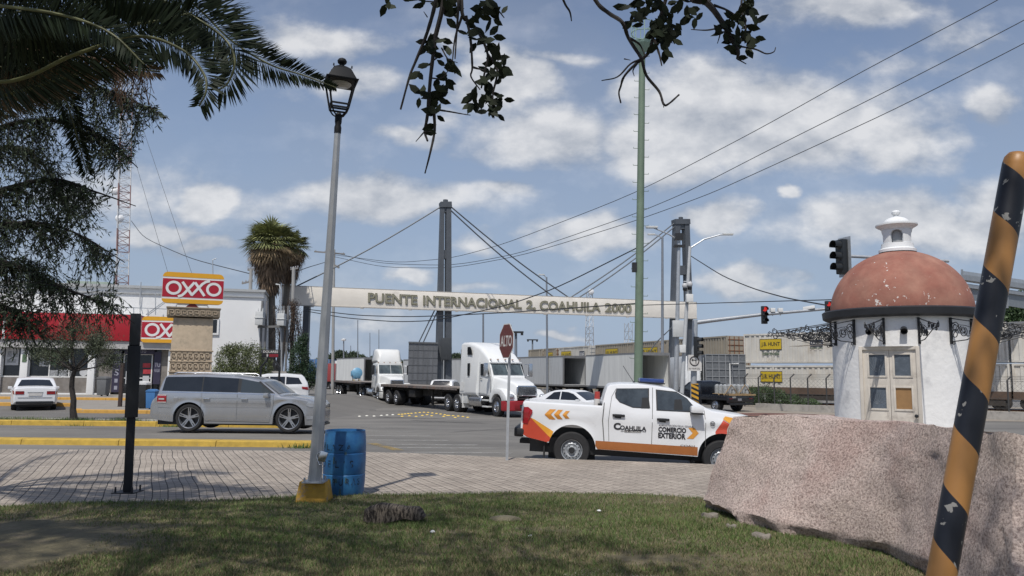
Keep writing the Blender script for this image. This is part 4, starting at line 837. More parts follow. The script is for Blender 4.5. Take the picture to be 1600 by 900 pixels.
def mastarm(t,b0,q):
 Y=41
 mb=MB().tube([rel(b0,1087,504,Y),rel(b0,1110,501,Y),rel(b0,1190,491.5,Y),rel(b0,1300,482,Y)],[.12,.11,.09,.07],8);mb.build('signal_arm',steel_grey,t,smooth=50)
 signal(t,rel(b0,1195,492,Y-.2),.1,.88);signal(t,rel(b0,1295,484,Y-.2),.1,.88)
 signal(t,rel(b0,1090.5,542,Y-.3),.95,1.0,False)
 for px in(1207,1219):c_=rel(b0,px,485,Y);mb=MB();mb.box(c_.x-.12,c_.x+.12,c_.y-.12,c_.y+.12,c_.z-.1,c_.z+.12);mb.tube([c_,c_-Vector((0,0,.3))],.03,5);mb.build('detector',white_metal,t,bevel=.02)
 c_=rel(b0,1264,481,Y);mb=MB();mb.box(-.3,.3,-.1,.1,-.08,.09);mb.xf(Matrix.Translation(c_)@Matrix.Rotation(R(-25),4,'Z')@Matrix.Rotation(R(-8),4,'Y'));mb.tube([c_,c_-Vector((0,0,.22))],.03,5);mb.build('camera',white_metal,t,bevel=.03)
 c_=rel(b0,1085,567,Y-.3);mb=MB();mb.box(c_.x-.38,c_.x+.38,c_.y-.01,c_.y+.01,c_.z-.42,c_.z+.42);sg=mb.build('turn_sign',signwhite,t)
 mb=MB();rr=.235;cc=c_+Vector((0,-.016,.1));mb.tube([cc+Vector((rr*cos(a_),0,rr*sin(a_)))for a_ in[2*PI*i/24 for i in range(24)]],.03,4,closed=True);mb.build('prohibition_ring',mat('ring_dark',(.06,.05,.05),.5),sg)
 mb=MB();mb.bar(cc+Vector((.08,0,-.14)),cc+Vector((.08,0,.04)),.04,.01);mb.bar(cc+Vector((.09,0,.05)),cc+Vector((-.1,0,.05)),.01,.04);mb.add([cc+Vector((-.16,-.002,.05)),cc+Vector((-.07,-.002,.13)),cc+Vector((-.07,-.002,-.03))],[(0,1,2)]);mb.build('turn_arrow',sig_m,sg)
 mb=MB();text(mb,'NO VIRAR IZQ.',lambda u,v,_:tuple(c_+Vector((-.3+.6*u,-.014,-.36+.1*v))),.01);mb.build('lettering',sig_m,sg)
 c_=rel(b0,1085.5,600,Y-.3);mb=MB();mb.box(c_.x-.19,c_.x+.19,c_.y-.01,c_.y+.01,c_.z-1.1,c_.z+.02);hb=mb.build('hazard_board',mat('hazard_yellow',(.62,.33,.03),.5),t)
 mb=MB()
 for k in range(5):
  z=c_.z-1.2+k*.26;z0,z1=z,z+.12;P=[(-.19,z0+.18),(.19,z0),(.19,z1),(-.19,z1+.18)];P=[(x,min(max(zz,c_.z-1.1),c_.z+.02))for x,zz in P];mb.add([(c_.x+x,c_.y-.014,zz)for x,zz in P],[(0,1,2,3)])
 mb.build('stripes',sig_m,hb)
pole('traffic_light','traffic light pole whose long arm carries two red signals towards the kiosk',1083.5,612,1086,500,41,.17,.15,steel_grey,extra=mastarm,cat='traffic light')
def near_arm(t,b0,q):
 Y=25.5
 mb=MB().tube([rel(b0,1322,400,Y),rel(b0,1400,404,Y),rel(b0,1482,408,Y)],.055,8);mb.build('signal_arm',steel_grey,t,smooth=50)
 g=signal(t,rel(b0,1312,401,Y),R(-72),1.08,False);mb=MB().box(-.27,.27,.19,.2,-.62,.62);mb.build('backplate',steel_grey,g)
pole('traffic_light','black traffic signal seen from the side above the left shoulder of the dome',1440,600,1442,404,25.5,.12,.09,steel_grey,extra=near_arm,cat='traffic light',zb=-.25)
def cobra(px,py,dx_,Y):
 def f(t,b0,q):
  c_=rel(b0,px,py,Y);mb=MB().tube([c_,c_+Vector((dx_*.5,0,.25)),c_+Vector((dx_,0,.3))],.05,5);mb.build('lamp_arm',steel_grey,t)
  mb=MB();e_=c_+Vector((dx_,0,.3));mb.box(e_.x-.3,e_.x+.3,e_.y-.12,e_.y+.12,e_.z-.06,e_.z+.06);mb.build('lamp_head',grey_box,t,bevel=.02)
 return f
dp=mat('distant_grey_steel',(.20,.22,.25),.6,.1,.1)
pole('light_pole','slim grey lighting pole rising over the gate beam right of the left tower',855,560,854,433,75,.12,.08,dp,extra=cobra(854,434,-.5,75),cat='light pole')
pole('light_pole','tall slim lighting pole standing just left of the right gate tower',1035,560,1035,370,62,.14,.09,dp,extra=cobra(1035,372,-.9,62),cat='light pole')
pole('light_pole','slim grey pole below the gate beam between trucks and the stop sign',755,570,755,490,70,.10,.08,dp,cat='light pole')
def flood(px,py,Y,w=1.2):
 def f(t,b0,q):
  c_=rel(b0,px,py,Y);mb=MB();mb.box(c_.x-w/2,c_.x+w/2,c_.y-.3,c_.y+.3,c_.z-.1,c_.z+.1)
  for k in(-1,0,1):mb.box(c_.x+k*w*.4-.15,c_.x+k*w*.4+.15,c_.y-.4,c_.y+.3,c_.z-.35,c_.z-.08)
  mb.build('floodlights',black_plastic,t)
 return f
pole('flood_mast','floodlight mast just right of the stop sign, far behind',806,570,806,519,90,.2,.15,dp,extra=flood(806,519,90,1.8),cat='flood mast',group=None)
pole('flood_mast','small distant floodlight mast between the stop sign and the containers',832,570,832,531,150,.2,.15,dp,extra=flood(832,531,150,2.2),cat='flood mast')
for k,(px,py,Y)in enumerate([(559,500,150),(537,533,110),(520,545,160),(578,520,190),(592,515,190),(548,540,200)]):
 pole('distant_pole',['thin tall pole on the horizon left of the white truck','lamp pole topped by a bright head above the blue machine','short hazy pole nearest to the lamp post on the horizon','hazy thin pole above the far white truck, left one of two','hazy thin pole above the far white truck, right one of two','tiny hazy pole between two taller ones on the horizon'][k],px,570,px,py,Y,.12,.08,dp,cat='pole',group='thin poles on the far horizon',extra=(lambda t,b0,q:MB().lathe([(0,0),(.35,.1),(.35,.3),(0,.4)],8,q-b0).build('lamp_head',white_metal,t))if k==1 else None)
def lattice(name,lab,px,py0,py1,Y,w0,w1,colA,colB,zb=-.4,n=18,px1=None,dishes=()):
 p=at(px,py0,Y);q=at(px1 or px,py1,Y);base=Vector((p.x,p.y,zb));H=q.z-zb;off=q.x-p.x;t=thing(name,lab,'lattice mast',base)
 cA=mat('mast_paint_%d'%int(colA[0]*100),colA,.6);cB=mat('mast_white',(.62,.62,.62),.5)
 def C(k,z):a_=2*PI*k/3+.4;w=w0+(w1-w0)*z/H;return Vector((w/1.7*cos(a_)+off*z/H,w/1.7*sin(a_),z))
 for i in range(n):
  z0,z1=H*i/n,H*(i+1)/n
  if i%3==0:mb=MB()
  for k in range(3):
   mb.bar(C(k,z0),C(k,z1),.085);mb.bar(C(k,z0),C((k+1)%3,z1),.05);mb.bar(C(k,z0),C((k+1)%3,z0),.05)
  if i%3==2 or i==n-1:mb.build('mast_section',cB if(i//3)%2 else cA,t)
 for(dx_,dy_,dpx,dpy,r)in dishes:
  c_=at(dpx,dpy,Y-.5)-base;mb=MB().lathe([(0,.16),(r*.5,.12),(r*.85,.05),(r,0),(r,-.22),(0,-.25)],16);mb.xf(Matrix.Translation(c_)@Matrix.Rotation(R(90)+dy_,4,'X')@Matrix.Rotation(dx_,4,'Y'));mb.build('dish',mat('dish_white',(.8,.8,.8),.5),t,smooth=50)
  mb=MB().bar(c_,Vector((off*c_.z/H,0,c_.z)),.06);mb.build('dish_arm',steel_grey,t)
 return t
lattice('lattice_mast','tall red and white lattice mast with round dishes behind the shop',187,560,95,80,1.35,1.2,(.31,.19,.175),0,n=44,px1=197,dishes=((0,0,179,298,.42),(.5,0,187,341,.42),(0,0,184,243,.42)))
lattice('lattice_mast','far pale lattice tower with a round dish behind the containers',921,560,458,130,1.7,1.0,(.34,.34,.35),0,n=14,dishes=((.3,0,924,456,.5),))
lattice('lattice_mast','short distant lattice tower just left of the green mast',982,560,505,130,1.3,1.3,(.35,.36,.37),0,n=8)
def xarm(spec,Y):
 def f(t,b0,q):
  for(x0,y0,x1,y1,w)in spec:mb=MB().bar(rel(b0,x0,y0,Y),rel(b0,x1,y1,Y),w);mb.build('crossarm',mat('grey_wood',(.22,.21,.2),.8),t)
  mb=MB()
  for(x0,y0,x1,y1,w)in spec:
   for k in(0.05,.35,.65,.95):
    c_=rel(b0,x0+(x1-x0)*k,y0+(y1-y0)*k,Y);mb.lathe([(0,0),(.04,.02),(.03,.08),(.05,.1),(.03,.17),(0,.18)],8,c_)
  mb.build('insulator',mat('insulator_grey',(.33,.33,.35),.3),t,smooth=50)
 return f
cp=mat('concrete_pole',(.34,.335,.32),.85,var=.12,sc=2)
pole('utility_pole','concrete utility pole with drooping insulators left of the palm',387,560,392.5,420,50,.16,.11,cp,zb=-.1,cat='utility pole',extra=xarm([(387,422,397,421,.1),(378,443,395,439,.1)],50))
pole('utility_pole','pale utility pole rising through dead vines right of the palm',455,590,459,418,52,.17,.12,cp,zb=-.1,cat='utility pole',extra=xarm([(454,421,466,419,.1)],52))
pole('utility_pole','distant utility pole whose crossarm shows either side of the lamp post',520,570,522,390,75,.16,.12,cp,cat='utility pole',extra=xarm([(491,393,539,397,.13),(515,412,530,418,.2)],75))
t=thing('transformer_rack','steel rack carrying two pale transformers between poles below the palm','transformer',at(407,600,50)*1)
b0=at(407,600,50);b0.z=-.1;t.location=b0
mb=MB()
for px in(406,413,440,447):c_=rel(b0,px,560,50);mb.bar((c_.x,c_.y,0),(c_.x,c_.y,at(px,470 if px<430 else 478,50).z-b0.z),.11)
mb.bar(rel(b0,389,511,50),rel(b0,450,510,50),.14);mb.build('rack',mat('rack_grey',(.16,.16,.16),.7),t)
for(x0,x1,y0,y1)in((400,413,487,508),(434,446,490,509)):
 a_,b2=rel(b0,x0,y1,49.6),rel(b0,x1,y0,49.6);mb=MB().box(a_.x,b2.x,a_.y-.25,a_.y+.3,a_.z,b2.z);mb.box(a_.x-.05,b2.x+.05,a_.y-.3,a_.y+.35,(a_.z+b2.z)/2,(a_.z+b2.z)/2+.06);mb.build('transformer',grey_box,t,bevel=.03)
 mb=MB();
 for k in(.2,.5,.8):mb.lathe([(.03,0),(.045,.08),(.02,.22),(0,.24)],6,(a_.x+(b2.x-a_.x)*k,a_.y,b2.z))
 mb.build('bushing',grey_box,t)
pole('light_pole','short curved street light standing before the cream beam end by the palm',440,560,438,452,50,.07,.05,steel_grey,zb=-.1,cat='light pole',extra=lambda t,b0,q:MB().tube([q-b0,rel(b0,437,445,50),rel(b0,431,444,50)],.05,5).build('lamp_arm',grey_box,t))
t=thing('exchange_board','dark dollar exchange board raised on two bent black legs by the white SUV','sign',at(420,600,40));b0=at(420,600,40);b0.z=-.05;t.location=b0
mb=MB();a_,b2=rel(b0,409.5,558.5,40),rel(b0,438,546.5,40);mb.box(a_.x,b2.x,-.12,.12,a_.z,b2.z);mb.build('board',black_plastic,t,bevel=.02)
mb=MB();text(mb,'DOLARES',lambda u,v,_:(a_.x+.08+(b2.x-a_.x-.16)*u,-.125,b2.z-.17+.12*v),.02);mb.build('lettering',signwhite,t)
mb=MB();text(mb,'$',lambda u,v,_:(a_.x+.26+.09*u,-.125,a_.z+.03+.16*v),.02);mb.build('dollar_mark',signwhite,t)
mb=MB();mb.box(a_.x+.40,b2.x-.06,-.124,-.121,a_.z+.03,a_.z+.18);mb.build('display',mat('dim_red_display',(.22,.02,.03),.4),t)
mb=MB()
for s,x0,x1,x2 in((0,418,407.5,407),(1,429,437,434)):mb.tube([rel(b0,x0,559,40),rel(b0,x0,562,40),rel(b0,x1,574,40),Vector((rel(b0,x2,620,40).x,0,0))],.055,8)
mb.build('leg',iron,t)
def wheel_mesh(r,w,style,rimr=None):
 rimr=rimr or r*.66
 ty=MB().lathe([(rimr,-w/2+.02),(rimr+.02,-w/2),(r*.93,-w/2),(r*.985,-w/2+.03),(r,-w/2+.06),(r,w/2-.06),(r*.985,w/2-.03),(r*.93,w/2),(rimr+.02,w/2),(rimr,w/2-.02)],40)
 ri=MB();ri.lathe([(rimr,-w/2+.015),(rimr*.96,-w/2+.02),(rimr*.93,-w/2+.05),(rimr*.93,w/2)],36)
 dk_=MB()
 if style=='star':
  dk_.lathe([(rimr*.93,.0),(0,0)],30)
  for k in range(5):
   a=2*PI*k/5+.3
   for s in(-1,1):
    p0=Vector((rimr*.16*cos(a+s*.5),rimr*.16*sin(a+s*.5),-w/2+.05));p1=Vector((rimr*.95*cos(a+s*.10),rimr*.95*sin(a+s*.10),-w/2+.035));ri.bar(p0,p1,rimr*.09,.03,up=(0,0,1))
   ri.bar((0,0,-w/2+.06),(rimr*.6*cos(a),rimr*.6*sin(a),-w/2+.06),rimr*.12,.02)
  ri.lathe([(rimr*.2,-w/2+.06),(rimr*.18,-w/2+.03),(0,-w/2+.03)],14)
 elif style=='steel':
  ri.lathe([(rimr*.93,-w/2+.10),(rimr*.80,-w/2+.06),(rimr*.62,-w/2+.04),(rimr*.45,-w/2+.07),(rimr*.34,-w/2+.05),(rimr*.30,-w/2+.02)],32)
  dk_.lathe([(rimr*.30,-w/2+.02),(rimr*.25,-w/2-.005),(0,-w/2-.005)],20)
  for k in range(14):a=2*PI*k/14;dk_.lathe([(0,0),(rimr*.065,0)],10,(rimr*.72*cos(a),rimr*.72*sin(a),-w/2+.044))
  for k in range(6):a=2*PI*k/6;dk_.lathe([(0,-.01),(rimr*.04,0)],8,(rimr*.40*cos(a),rimr*.40*sin(a),-w/2+.045))
 elif style=='spoke':
  dk_.lathe([(rimr*.93,.0),(0,0)],30)
  for k in range(10):a=2*PI*k/10;ri.bar((rimr*.15*cos(a),rimr*.15*sin(a),-w/2+.05),(rimr*.95*cos(a),rimr*.95*sin(a),-w/2+.03),rimr*.12,.03,up=(0,0,1))
  ri.lathe([(rimr*.22,-w/2+.06),(rimr*.2,-w/2+.03),(0,-w/2+.03)],14)
 else:
  dp=.10 if style=='truck_rear' else-.0
  ri.lathe([(rimr*.93,-w/2+.04),(rimr*.84,-w/2+.03+dp),(rimr*.6,-w/2+.0+dp),(rimr*.42,-w/2+.02+dp),(rimr*.38,-w/2-.06+dp*.3),(rimr*.22,-w/2-.09+dp*.3),(0,-w/2-.10+dp*.3)],32)
  for k in range(10):a=2*PI*k/10;dk_.lathe([(0,-.004),(rimr*.07,0)],8,(rimr*.72*cos(a),rimr*.72*sin(a),-w/2+.012+dp))
  for k in range(10):a=2*PI*(k+.5)/10;dk_.lathe([(0,-.03),(rimr*.03,0)],6,(rimr*.5*cos(a),rimr*.5*sin(a),-w/2+.005+dp))
 Q=Matrix.Rotation(R(-90),4,'X')
 for q in(ty,ri,dk_):q.xf(Matrix(((1,0,0,0),(0,0,1,0),(0,1,0,0),(0,0,0,1))))
 return ty,ri,dk_
_wm={}
def add_wheel(parent,x,y,r,w,style,rim_mat=None,side=-1,rimr=None):
 key=(r,w,style,rimr)
 if key not in _wm:
  ty,ri,dk_=wheel_mesh(r,w,style,rimr);_wm[key]=(ty.mesh('tyre',rubber,35),ri.mesh('rim',rim_mat or alloy,35),dk_.mesh('hub',black_plastic,35)if dk_.v else None)
 t_,r_,h_=_wm[key];o=bpy.data.objects.new('wheel',t_);COL.objects.link(o);o.parent=parent;o.location=(x,y,r);o.rotation_euler=(0,0,0 if side<0 else PI)
 c_=bpy.data.objects.new('rim',r_);COL.objects.link(c_);c_.parent=o
 if h_:c_=bpy.data.objects.new('hub',h_);COL.objects.link(c_);c_.parent=o
 return o
class Shell:
 def __init__(s,top,bot,arches,hw,plan,belt,tum,shoulder=None,drop=None,sill_in=.05,rnd=.06,crown=.03):
  s.top_t,s.bot_t,s.ar,s.hw,s.plan_t,s.belt_t,s.tum,s.sh,s.drop,s.si,s.rnd,s.crown=top,bot,arches,hw,plan,belt,tum,shoulder,drop,sill_in,rnd,crown
 def top(s,x):return lerp_tab(s.top_t,x)
 def bot(s,x):
  b=lerp_tab(s.bot_t,x)
  for(xc,zc,r)in s.ar:
   if abs(x-xc)<r:b=max(b,zc+math.sqrt(r*r-(x-xc)**2))
  return b
 def W(s,x,z):
  w=s.hw*lerp_tab(s.plan_t,x);be=lerp_tab(s.belt_t,x)
  if z>be:w-=s.tum*(z-be)+.012
  elif z>be-.05:w-=.012*(z-be+.05)/.05
  if s.sh:w+=.018*math.exp(-((z-s.sh)/.07)**2)
  zl_=.55
  if z<zl_:w-=s.si*((zl_-z)/zl_)**1.5
  for(xc,zc,r)in s.ar:
   q=math.hypot(x-xc,z-zc)-r
   if abs(q)<.09:w+=.022*(1-abs(q)/.09)
  return w
 def mesh(s,name,m,parent,n=110):
  xs=set();x0,x1=s.top_t[0][0],s.top_t[-1][0]
  xs|={x for x,_ in s.top_t}|{x for x,_ in s.bot_t if x0<=x<=x1}|{x0+(x1-x0)*i/n for i in range(n+1)}
  for(xc,zc,r)in s.ar:xs|={xc-r*cos(PI*k/18)for k in range(19)if x0<xc-r*cos(PI*k/18)<x1}
  if s.drop:xs|={x for x,_ in s.drop}
  xs=sorted(xs);xx=[xs[0]]
  for x in xs[1:]:
   if x-xx[-1]>.0015:xx.append(x)
  V=[];ring=None
  for x in xx:
   zt,zb=s.top(x),s.bot(x);zb=min(zb,zt-.05);r=min(s.rnd,(zt-zb)*.3);be=lerp_tab(s.belt_t,x);zm=min(be,zt-r)if be>zb+.1 else zb+(zt-r-zb)*.5
   pts=[(0,zb),(s.W(x,zb)*.6,zb)]
   for k in range(7):z=zb+(zm-zb)*k/6;pts.append((s.W(x,z),z))
   for k in range(1,5):z=zm+(zt-r-zm)*k/4;pts.append((s.W(x,z),z))
   wt=s.W(x,zt-r)
   for k in range(1,4):a=PI/2*k/3;pts.append((wt-r*1.4*(1-cos(a)),zt-r+r*sin(a)))
   ye=wt-r*1.4;dr=lerp_tab(s.drop,x)if s.drop else 0
   if dr>.01:pts+=[(ye-.03,zt),(ye-.05,zt-dr),(ye*.5,zt-dr),(0,zt-dr)]
   else:pts+=[(ye*.85,zt+s.crown*.28),(ye*.6,zt+s.crown*.64),(ye*.3,zt+s.crown*.9),(0,zt+s.crown)]
   ring=len(pts);V+=[(x,-y,z)for y,z in pts]+[(x,y,z)for y,z in pts[::-1]]
  k=ring*2;F=[]
  for i in range(len(xx)-1):
   for j in range(k):j2=(j+1)%k;F.append((i*k+j,(i+1)*k+j,(i+1)*k+j2,i*k+j2))
  F.append(tuple(range(k)));F.append(tuple((len(xx)-1)*k+j for j in range(k))[::-1])
  mb=MB();mb.add(V,F);o=mb.build(name,m,parent,smooth=32,merge=.0006);s.obj=o;return o
 def panel(s,mb,poly,side=-1,off=.006,step=.10,mi=0,nz=3):
  xs_=sorted({p[0]for p in poly});x0,x1=xs_[0],xs_[-1];n=max(1,int((x1-x0)/step));xs_=sorted(set(xs_)|{x0+(x1-x0)*i/n for i in range(n+1)});E=list(zip(poly,poly[1:]+poly[:1]));cols=[]
  for x in xs_:
   zs=[]
   for(a,b)in E:
    if abs(a[0]-b[0])<1e-9:
     if abs(a[0]-x)<1e-6:zs+=[a[1],b[1]]
    elif min(a[0],b[0])-1e-9<=x<=max(a[0],b[0])+1e-9:zs.append(a[1]+(b[1]-a[1])*(x-a[0])/(b[0]-a[0]))
   if zs and max(zs)>s.bot(x)+.004:cols.append((x,max(min(zs),s.bot(x)+.002),max(zs)))
  V=[];F=[]
  for(x,z0,z1)in cols:
   for k in range(nz+1):z=z0+(z1-z0)*k/nz;V.append((x,side*(s.W(x,z)+off),z))
  q=nz+1
  for i in range(len(cols)-1):
   for k in range(nz):F.append((i*q+k,(i+1)*q+k,(i+1)*q+k+1,i*q+k+1)if side<0 else(i*q+k+1,(i+1)*q+k+1,(i+1)*q+k,i*q+k))
  mb.add(V,F,mi);return mb
 def line(s,mb,pts,w=.012,side=-1,off=.004,mi=0):
  P=[]
  for(a,b)in zip(pts,pts[1:]):
   n=max(1,int(math.hypot(a[0]-b[0],a[1]-b[1])/.12))
   for k in range(n):P.append((a[0]+(b[0]-a[0])*k/n,a[1]+(b[1]-a[1])*k/n))
  P.append(pts[-1]);V=[]
  for i,(x,z)in enumerate(P):
   a=P[max(0,i-1)];b=P[min(len(P)-1,i+1)];dx_,dz_=b[0]-a[0],b[1]-a[1];L=math.hypot(dx_,dz_)or 1;nx_,nz_=-dz_/L*w/2,dx_/L*w/2
   for q in(1,-1):xx_,zz_=x+nx_*q,z+nz_*q;V.append((xx_,side*(s.W(xx_,zz_)+off),zz_))
  mb.add(V,[(2*i,2*i+1,2*i+3,2*i+2)for i in range(len(P)-1)],mi);return mb
 def cross(s,mb,x0,x1,m0=.1,m1=.1,off=.008,n=8,mi=0):
  V=[];ny=8
  for i in range(n+1):
   x=x0+(x1-x0)*i/n;z=s.top(x);dz_=(s.top(x+.02)-s.top(x-.02))/.04;L=math.hypot(1,dz_);mg=m0+(m1-m0)*i/n;w=s.W(x,z-.03)-mg
   for j in range(ny+1):y=-w+2*w*j/ny;c=s.crown*(1-(y/(w+mg))**2);V.append((x-dz_/L*off,y,z+off/L+c))
  mb.add(V,[(i*(ny+1)+j,(i+1)*(ny+1)+j,(i+1)*(ny+1)+j+1,i*(ny+1)+j+1)for i in range(n)for j in range(ny)],mi);return mb
seam=mat('panel_gap',(.03,.032,.035),.6)
def underbody(t,x0,x1,hw,z0,z1):mb=MB().box(x0,x1,-hw,hw,z0,z1);mb.build('underbody',black_plastic,t)
def arches_dark(t,sh,hw):
 mb=MB()
 for(xc,zc,r)in sh.ar:
  mb.lathe([(r+.0,-hw+.05),(r+.0,hw-.05)],24,(0,0,0),Matrix.Translation((xc,0,zc))@Matrix.Rotation(R(90),4,'X'),a0=0,a1=PI)
  mb.box(xc-r,xc+r,-hw+.30,hw-.30,zc-r*.5,zc+r*.96)
 mb.build('wheel_housing',black_plastic,t)
def ellipsoid(mb,c,r,n=12,m=8):
 V=[];
 for i in range(m+1):
  a=PI*i/m
  for j in range(n):b=2*PI*j/n;V.append((c[0]+r[0]*sin(a)*cos(b),c[1]+r[1]*sin(a)*sin(b),c[2]+r[2]*cos(a)))
 mb.add(V,[(i*n+j,i*n+(j+1)%n,(i+1)*n+(j+1)%n,(i+1)*n+j)for i in range(m)for j in range(n)])
def mirror(t,x,z,y,m,s=1.0):
 for sd in(-1,1):
  mb=MB();mb.box(x-.09*s,x+.07*s,sd*y-.0,sd*(y+.20*s),z-.07*s,z+.08*s)if sd>0 else mb.box(x-.09*s,x+.07*s,-(y+.20*s),-y,z-.07*s,z+.08*s);mb.build('mirror',m,t,bevel=.035*s)
def handle(t,sh,x,z,m,side=-1,w=.20):
 mb=MB();y=side*(sh.W(x,z)+.02);mb.box(x-w/2,x+w/2,y-.018,y+.018,z-.02,z+.02);mb.build('door_handle',m,t,bevel=.012)
c3=178.0
def P3(cx,cy):return((cx-320)/c3,(815-cy)/c3)
WB=3.0
q=at(293,675,23.3);fx=thing('station_wagon','silver boxy wagon with dark rear windows driving along the kerbed lane','car',(q.x,q.y+.97,q.z+.005))
ar=[(0,.41,.47),(WB,.41,.47)]
sh=Shell([(-1.22,.72),(-1.215,.80),(-1.17,.92),(-.99,1.08),(-.955,1.2),(-.88,1.5),(-.82,1.64),(-.75,1.675),(-.4,1.70),(.45,1.715),(1.2,1.685),(1.75,1.62),(2.06,1.55),(2.2,1.47),(2.68,1.13),(2.74,1.09),(3.1,1.06),(3.5,.995),(3.72,.92),(3.80,.84),(3.84,.72),(3.85,.60)],[(-1.22,.50),(-1.1,.36),(-.6,.30),(.5,.25),(2.5,.25),(3.3,.24),(3.8,.22),(3.85,.30)],ar,.96,[(-1.22,.86),(-1.15,.92),(-.95,.965),(-.4,.99),(.8,1),(2.4,1),(3.1,.985),(3.5,.94),(3.75,.86),(3.85,.74)],[(-1.3,1.15),(2.2,1.14),(2.7,1.06),(3.85,.9)],.22,shoulder=1.0)
sh.mesh('body',silver_paint,fx);arches_dark(fx,sh,.93);underbody(fx,-1.0,3.6,.78,.2,.5)
mb=MB()
for sd in(-1,1):sh.panel(mb,[(-.86,1.21),(-.80,1.60),(-.74,1.625),(.33,1.64),(.33,1.195)],sd,.004)
mb.build('side_window',tint,fx,label='long dark rear quarter window')
mb=MB()
for sd in(-1,1):sh.panel(mb,[(.37,1.195),(.37,1.64),(1.42,1.60),(1.42,1.18)],sd,.004)
mb.build('side_window',tint,fx)
mb=MB()
for sd in(-1,1):sh.panel(mb,[(1.52,1.18),(1.52,1.585),(2.02,1.50),(2.42,1.2),(2.45,1.165)],sd,.004)
mb.build('side_window',glassmat('front_car_glass',(.035,.045,.05),1,.04),fx)
mb=MB()
for sd in(-1,1):sh.panel(mb,[(-.86,1.62),(-.80,1.645),(2.1,1.515),(2.12,1.50),(2.02,1.505),(1.5,1.60),(.35,1.655),(-.75,1.64)][:4]+[(2.08,1.50),(-.84,1.60)],sd,.002)
mb=MB()
for sd in(-1,1):
 sh.panel(mb,[(1.42,1.19),(1.42,1.60),(1.52,1.588),(1.52,1.19)],sd,.003);sh.panel(mb,[(.32,1.20),(.32,1.64),(.38,1.64),(.38,1.20)],sd,.003)
 sh.panel(mb,[(2.40,1.17),(2.02,1.505),(2.08,1.52),(2.55,1.16)],sd,.003)
mb.build('window_pillar',black_plastic,fx)
sh.cross(MB(),2.17,2.66,.07,.05).build('windshield',glassmat('windshield_glass',(.025,.03,.035),1,.04),fx,smooth=60)
sh.cross(MB(),-.955,-.84,.1,.12).build('rear_window',tint,fx,smooth=60)
mb=MB()
for sd in(-1,1):
 sh.line(mb,[(.35,1.19),(.35,.75),(.43,.5),(.5,.33)],.014,sd);sh.line(mb,[(1.43,1.18),(1.43,.30)],.014,sd);sh.line(mb,[(2.52,1.13),(2.52,.80),(2.42,.33)],.014,sd);sh.line(mb,[(.5,.33),(2.42,.30)],.012,sd);sh.line(mb,[(-.95,.72),(-.55,.70)],.012,sd)
 for z in(.74,.86,1.0):sh.line(mb,[(.42,z),(2.46,z-.01)],.007,sd,.002)
mb.build('door_seams',mat('soft_gap',(.14,.145,.15),.5),fx)
mb=MB()
for sd in(-1,1):sh.line(mb,[(-.86,1.175),(.35,1.168),(2.55,1.13)],.022,sd,.005)
mb.build('belt_trim',chrome,fx)
mb=MB()
for sd in(-1,1):sh.line(mb,[(.52,.36),(2.42,.33)],.05,sd,.01)
mb.build('sill_trim',chrome,fx)
for x in(.52,1.66):handle(fx,sh,x,.985,chrome)
mirror(fx,2.34,1.10,.93,silver_paint)
mb=MB()
for sd in(-1,1):sh.panel(mb,[(-.985,.86),(-.985,1.06),(-.90,1.10),(-.70,1.09),(-.70,.86)],sd,.012)
tl2=mb.build('tail_light',red_lens,fx)
mb=MB()
for sd in(-1,1):sh.panel(mb,[(-.93,.94),(-.93,.99),(-.76,.99),(-.76,.94)],sd,.018);sh.line(mb,[(-.97,.87),(-.7,.87)],.02,sd,.02);sh.line(mb,[(-.97,1.08),(-.7,1.08)],.02,sd,.02)
mb.build('reflector',signwhite,tl2)
mb=MB()
for sd in(-1,1):sh.panel(mb,[(3.50,.82),(3.56,.94),(3.70,.90),(3.78,.78),(3.60,.76)],sd,.012)
mb.build('headlight',lamp_lens,fx)
mb=MB();mb.box(3.79,3.872,-.6,.6,.62,.84);mb.build('grille',chrome,fx,bevel=.02)
mb=MB()
for sd in(-1,1):sh.panel(mb,[(3.52,.40),(3.52,.50),(3.72,.50),(3.72,.40)],sd,.012)
mb.build('fog_light',lamp_lens,fx)
mb=MB();mb.box(3.3,3.86,-.7,.7,.17,.24);mb.build('front_lip',black_plastic,fx,bevel=.02)
mb=MB();sh.panel(mb,[(-.47,.92),(-.47,1.04),(-.35,1.04),(-.35,.92)],-1,.003);mb.build('fuel_flap',mat('silver_flap',(.42,.43,.45),.35,.5),fx,bevel=None)
mb=MB()
for sd in(-1,1):mb.tube([(-.6,sd*.72,1.72),(-.5,sd*.72,1.76),(1.4,sd*.72,1.745),(1.5,sd*.72,1.70)],.016,6)
mb.build('roof_rail',chrome,fx)
for x in(0,WB):
 for sd in(-1,1):add_wheel(fx,x,sd*.83,.415,.24,'star',side=sd,rimr=.31)
k4=315*1.03
def P4(cx,cy):x=(cx-430)/k4;return(x,(628-cy)/k4+.056*x)
q=at(898,733,16.45);pk=thing('pickup_truck','white double cab pickup with orange and red livery and blue roof light bar','pickup truck',(q.x,q.y+.93,q.z));pk.rotation_euler=(0,R(2.3),R(-5))
WBp=3.10;rw=.385;ar=[(0,.42,.50),(WBp,.42,.49)]
top=[(-1.10,1.12),(-1.095,1.25),(-1.07,1.34),(-1.03,1.365),(-.4,1.355),(.60,1.35),(.605,1.38),(.66,1.62),(.70,1.75),(.76,1.80),(1.0,1.835),(1.35,1.845),(1.75,1.82),(2.0,1.79),(2.12,1.755),(2.40,1.62),(2.82,1.395),(2.92,1.36),(3.2,1.33),(3.6,1.285),(3.9,1.22),(4.0,1.14),(4.05,1.0),(4.06,.85)]
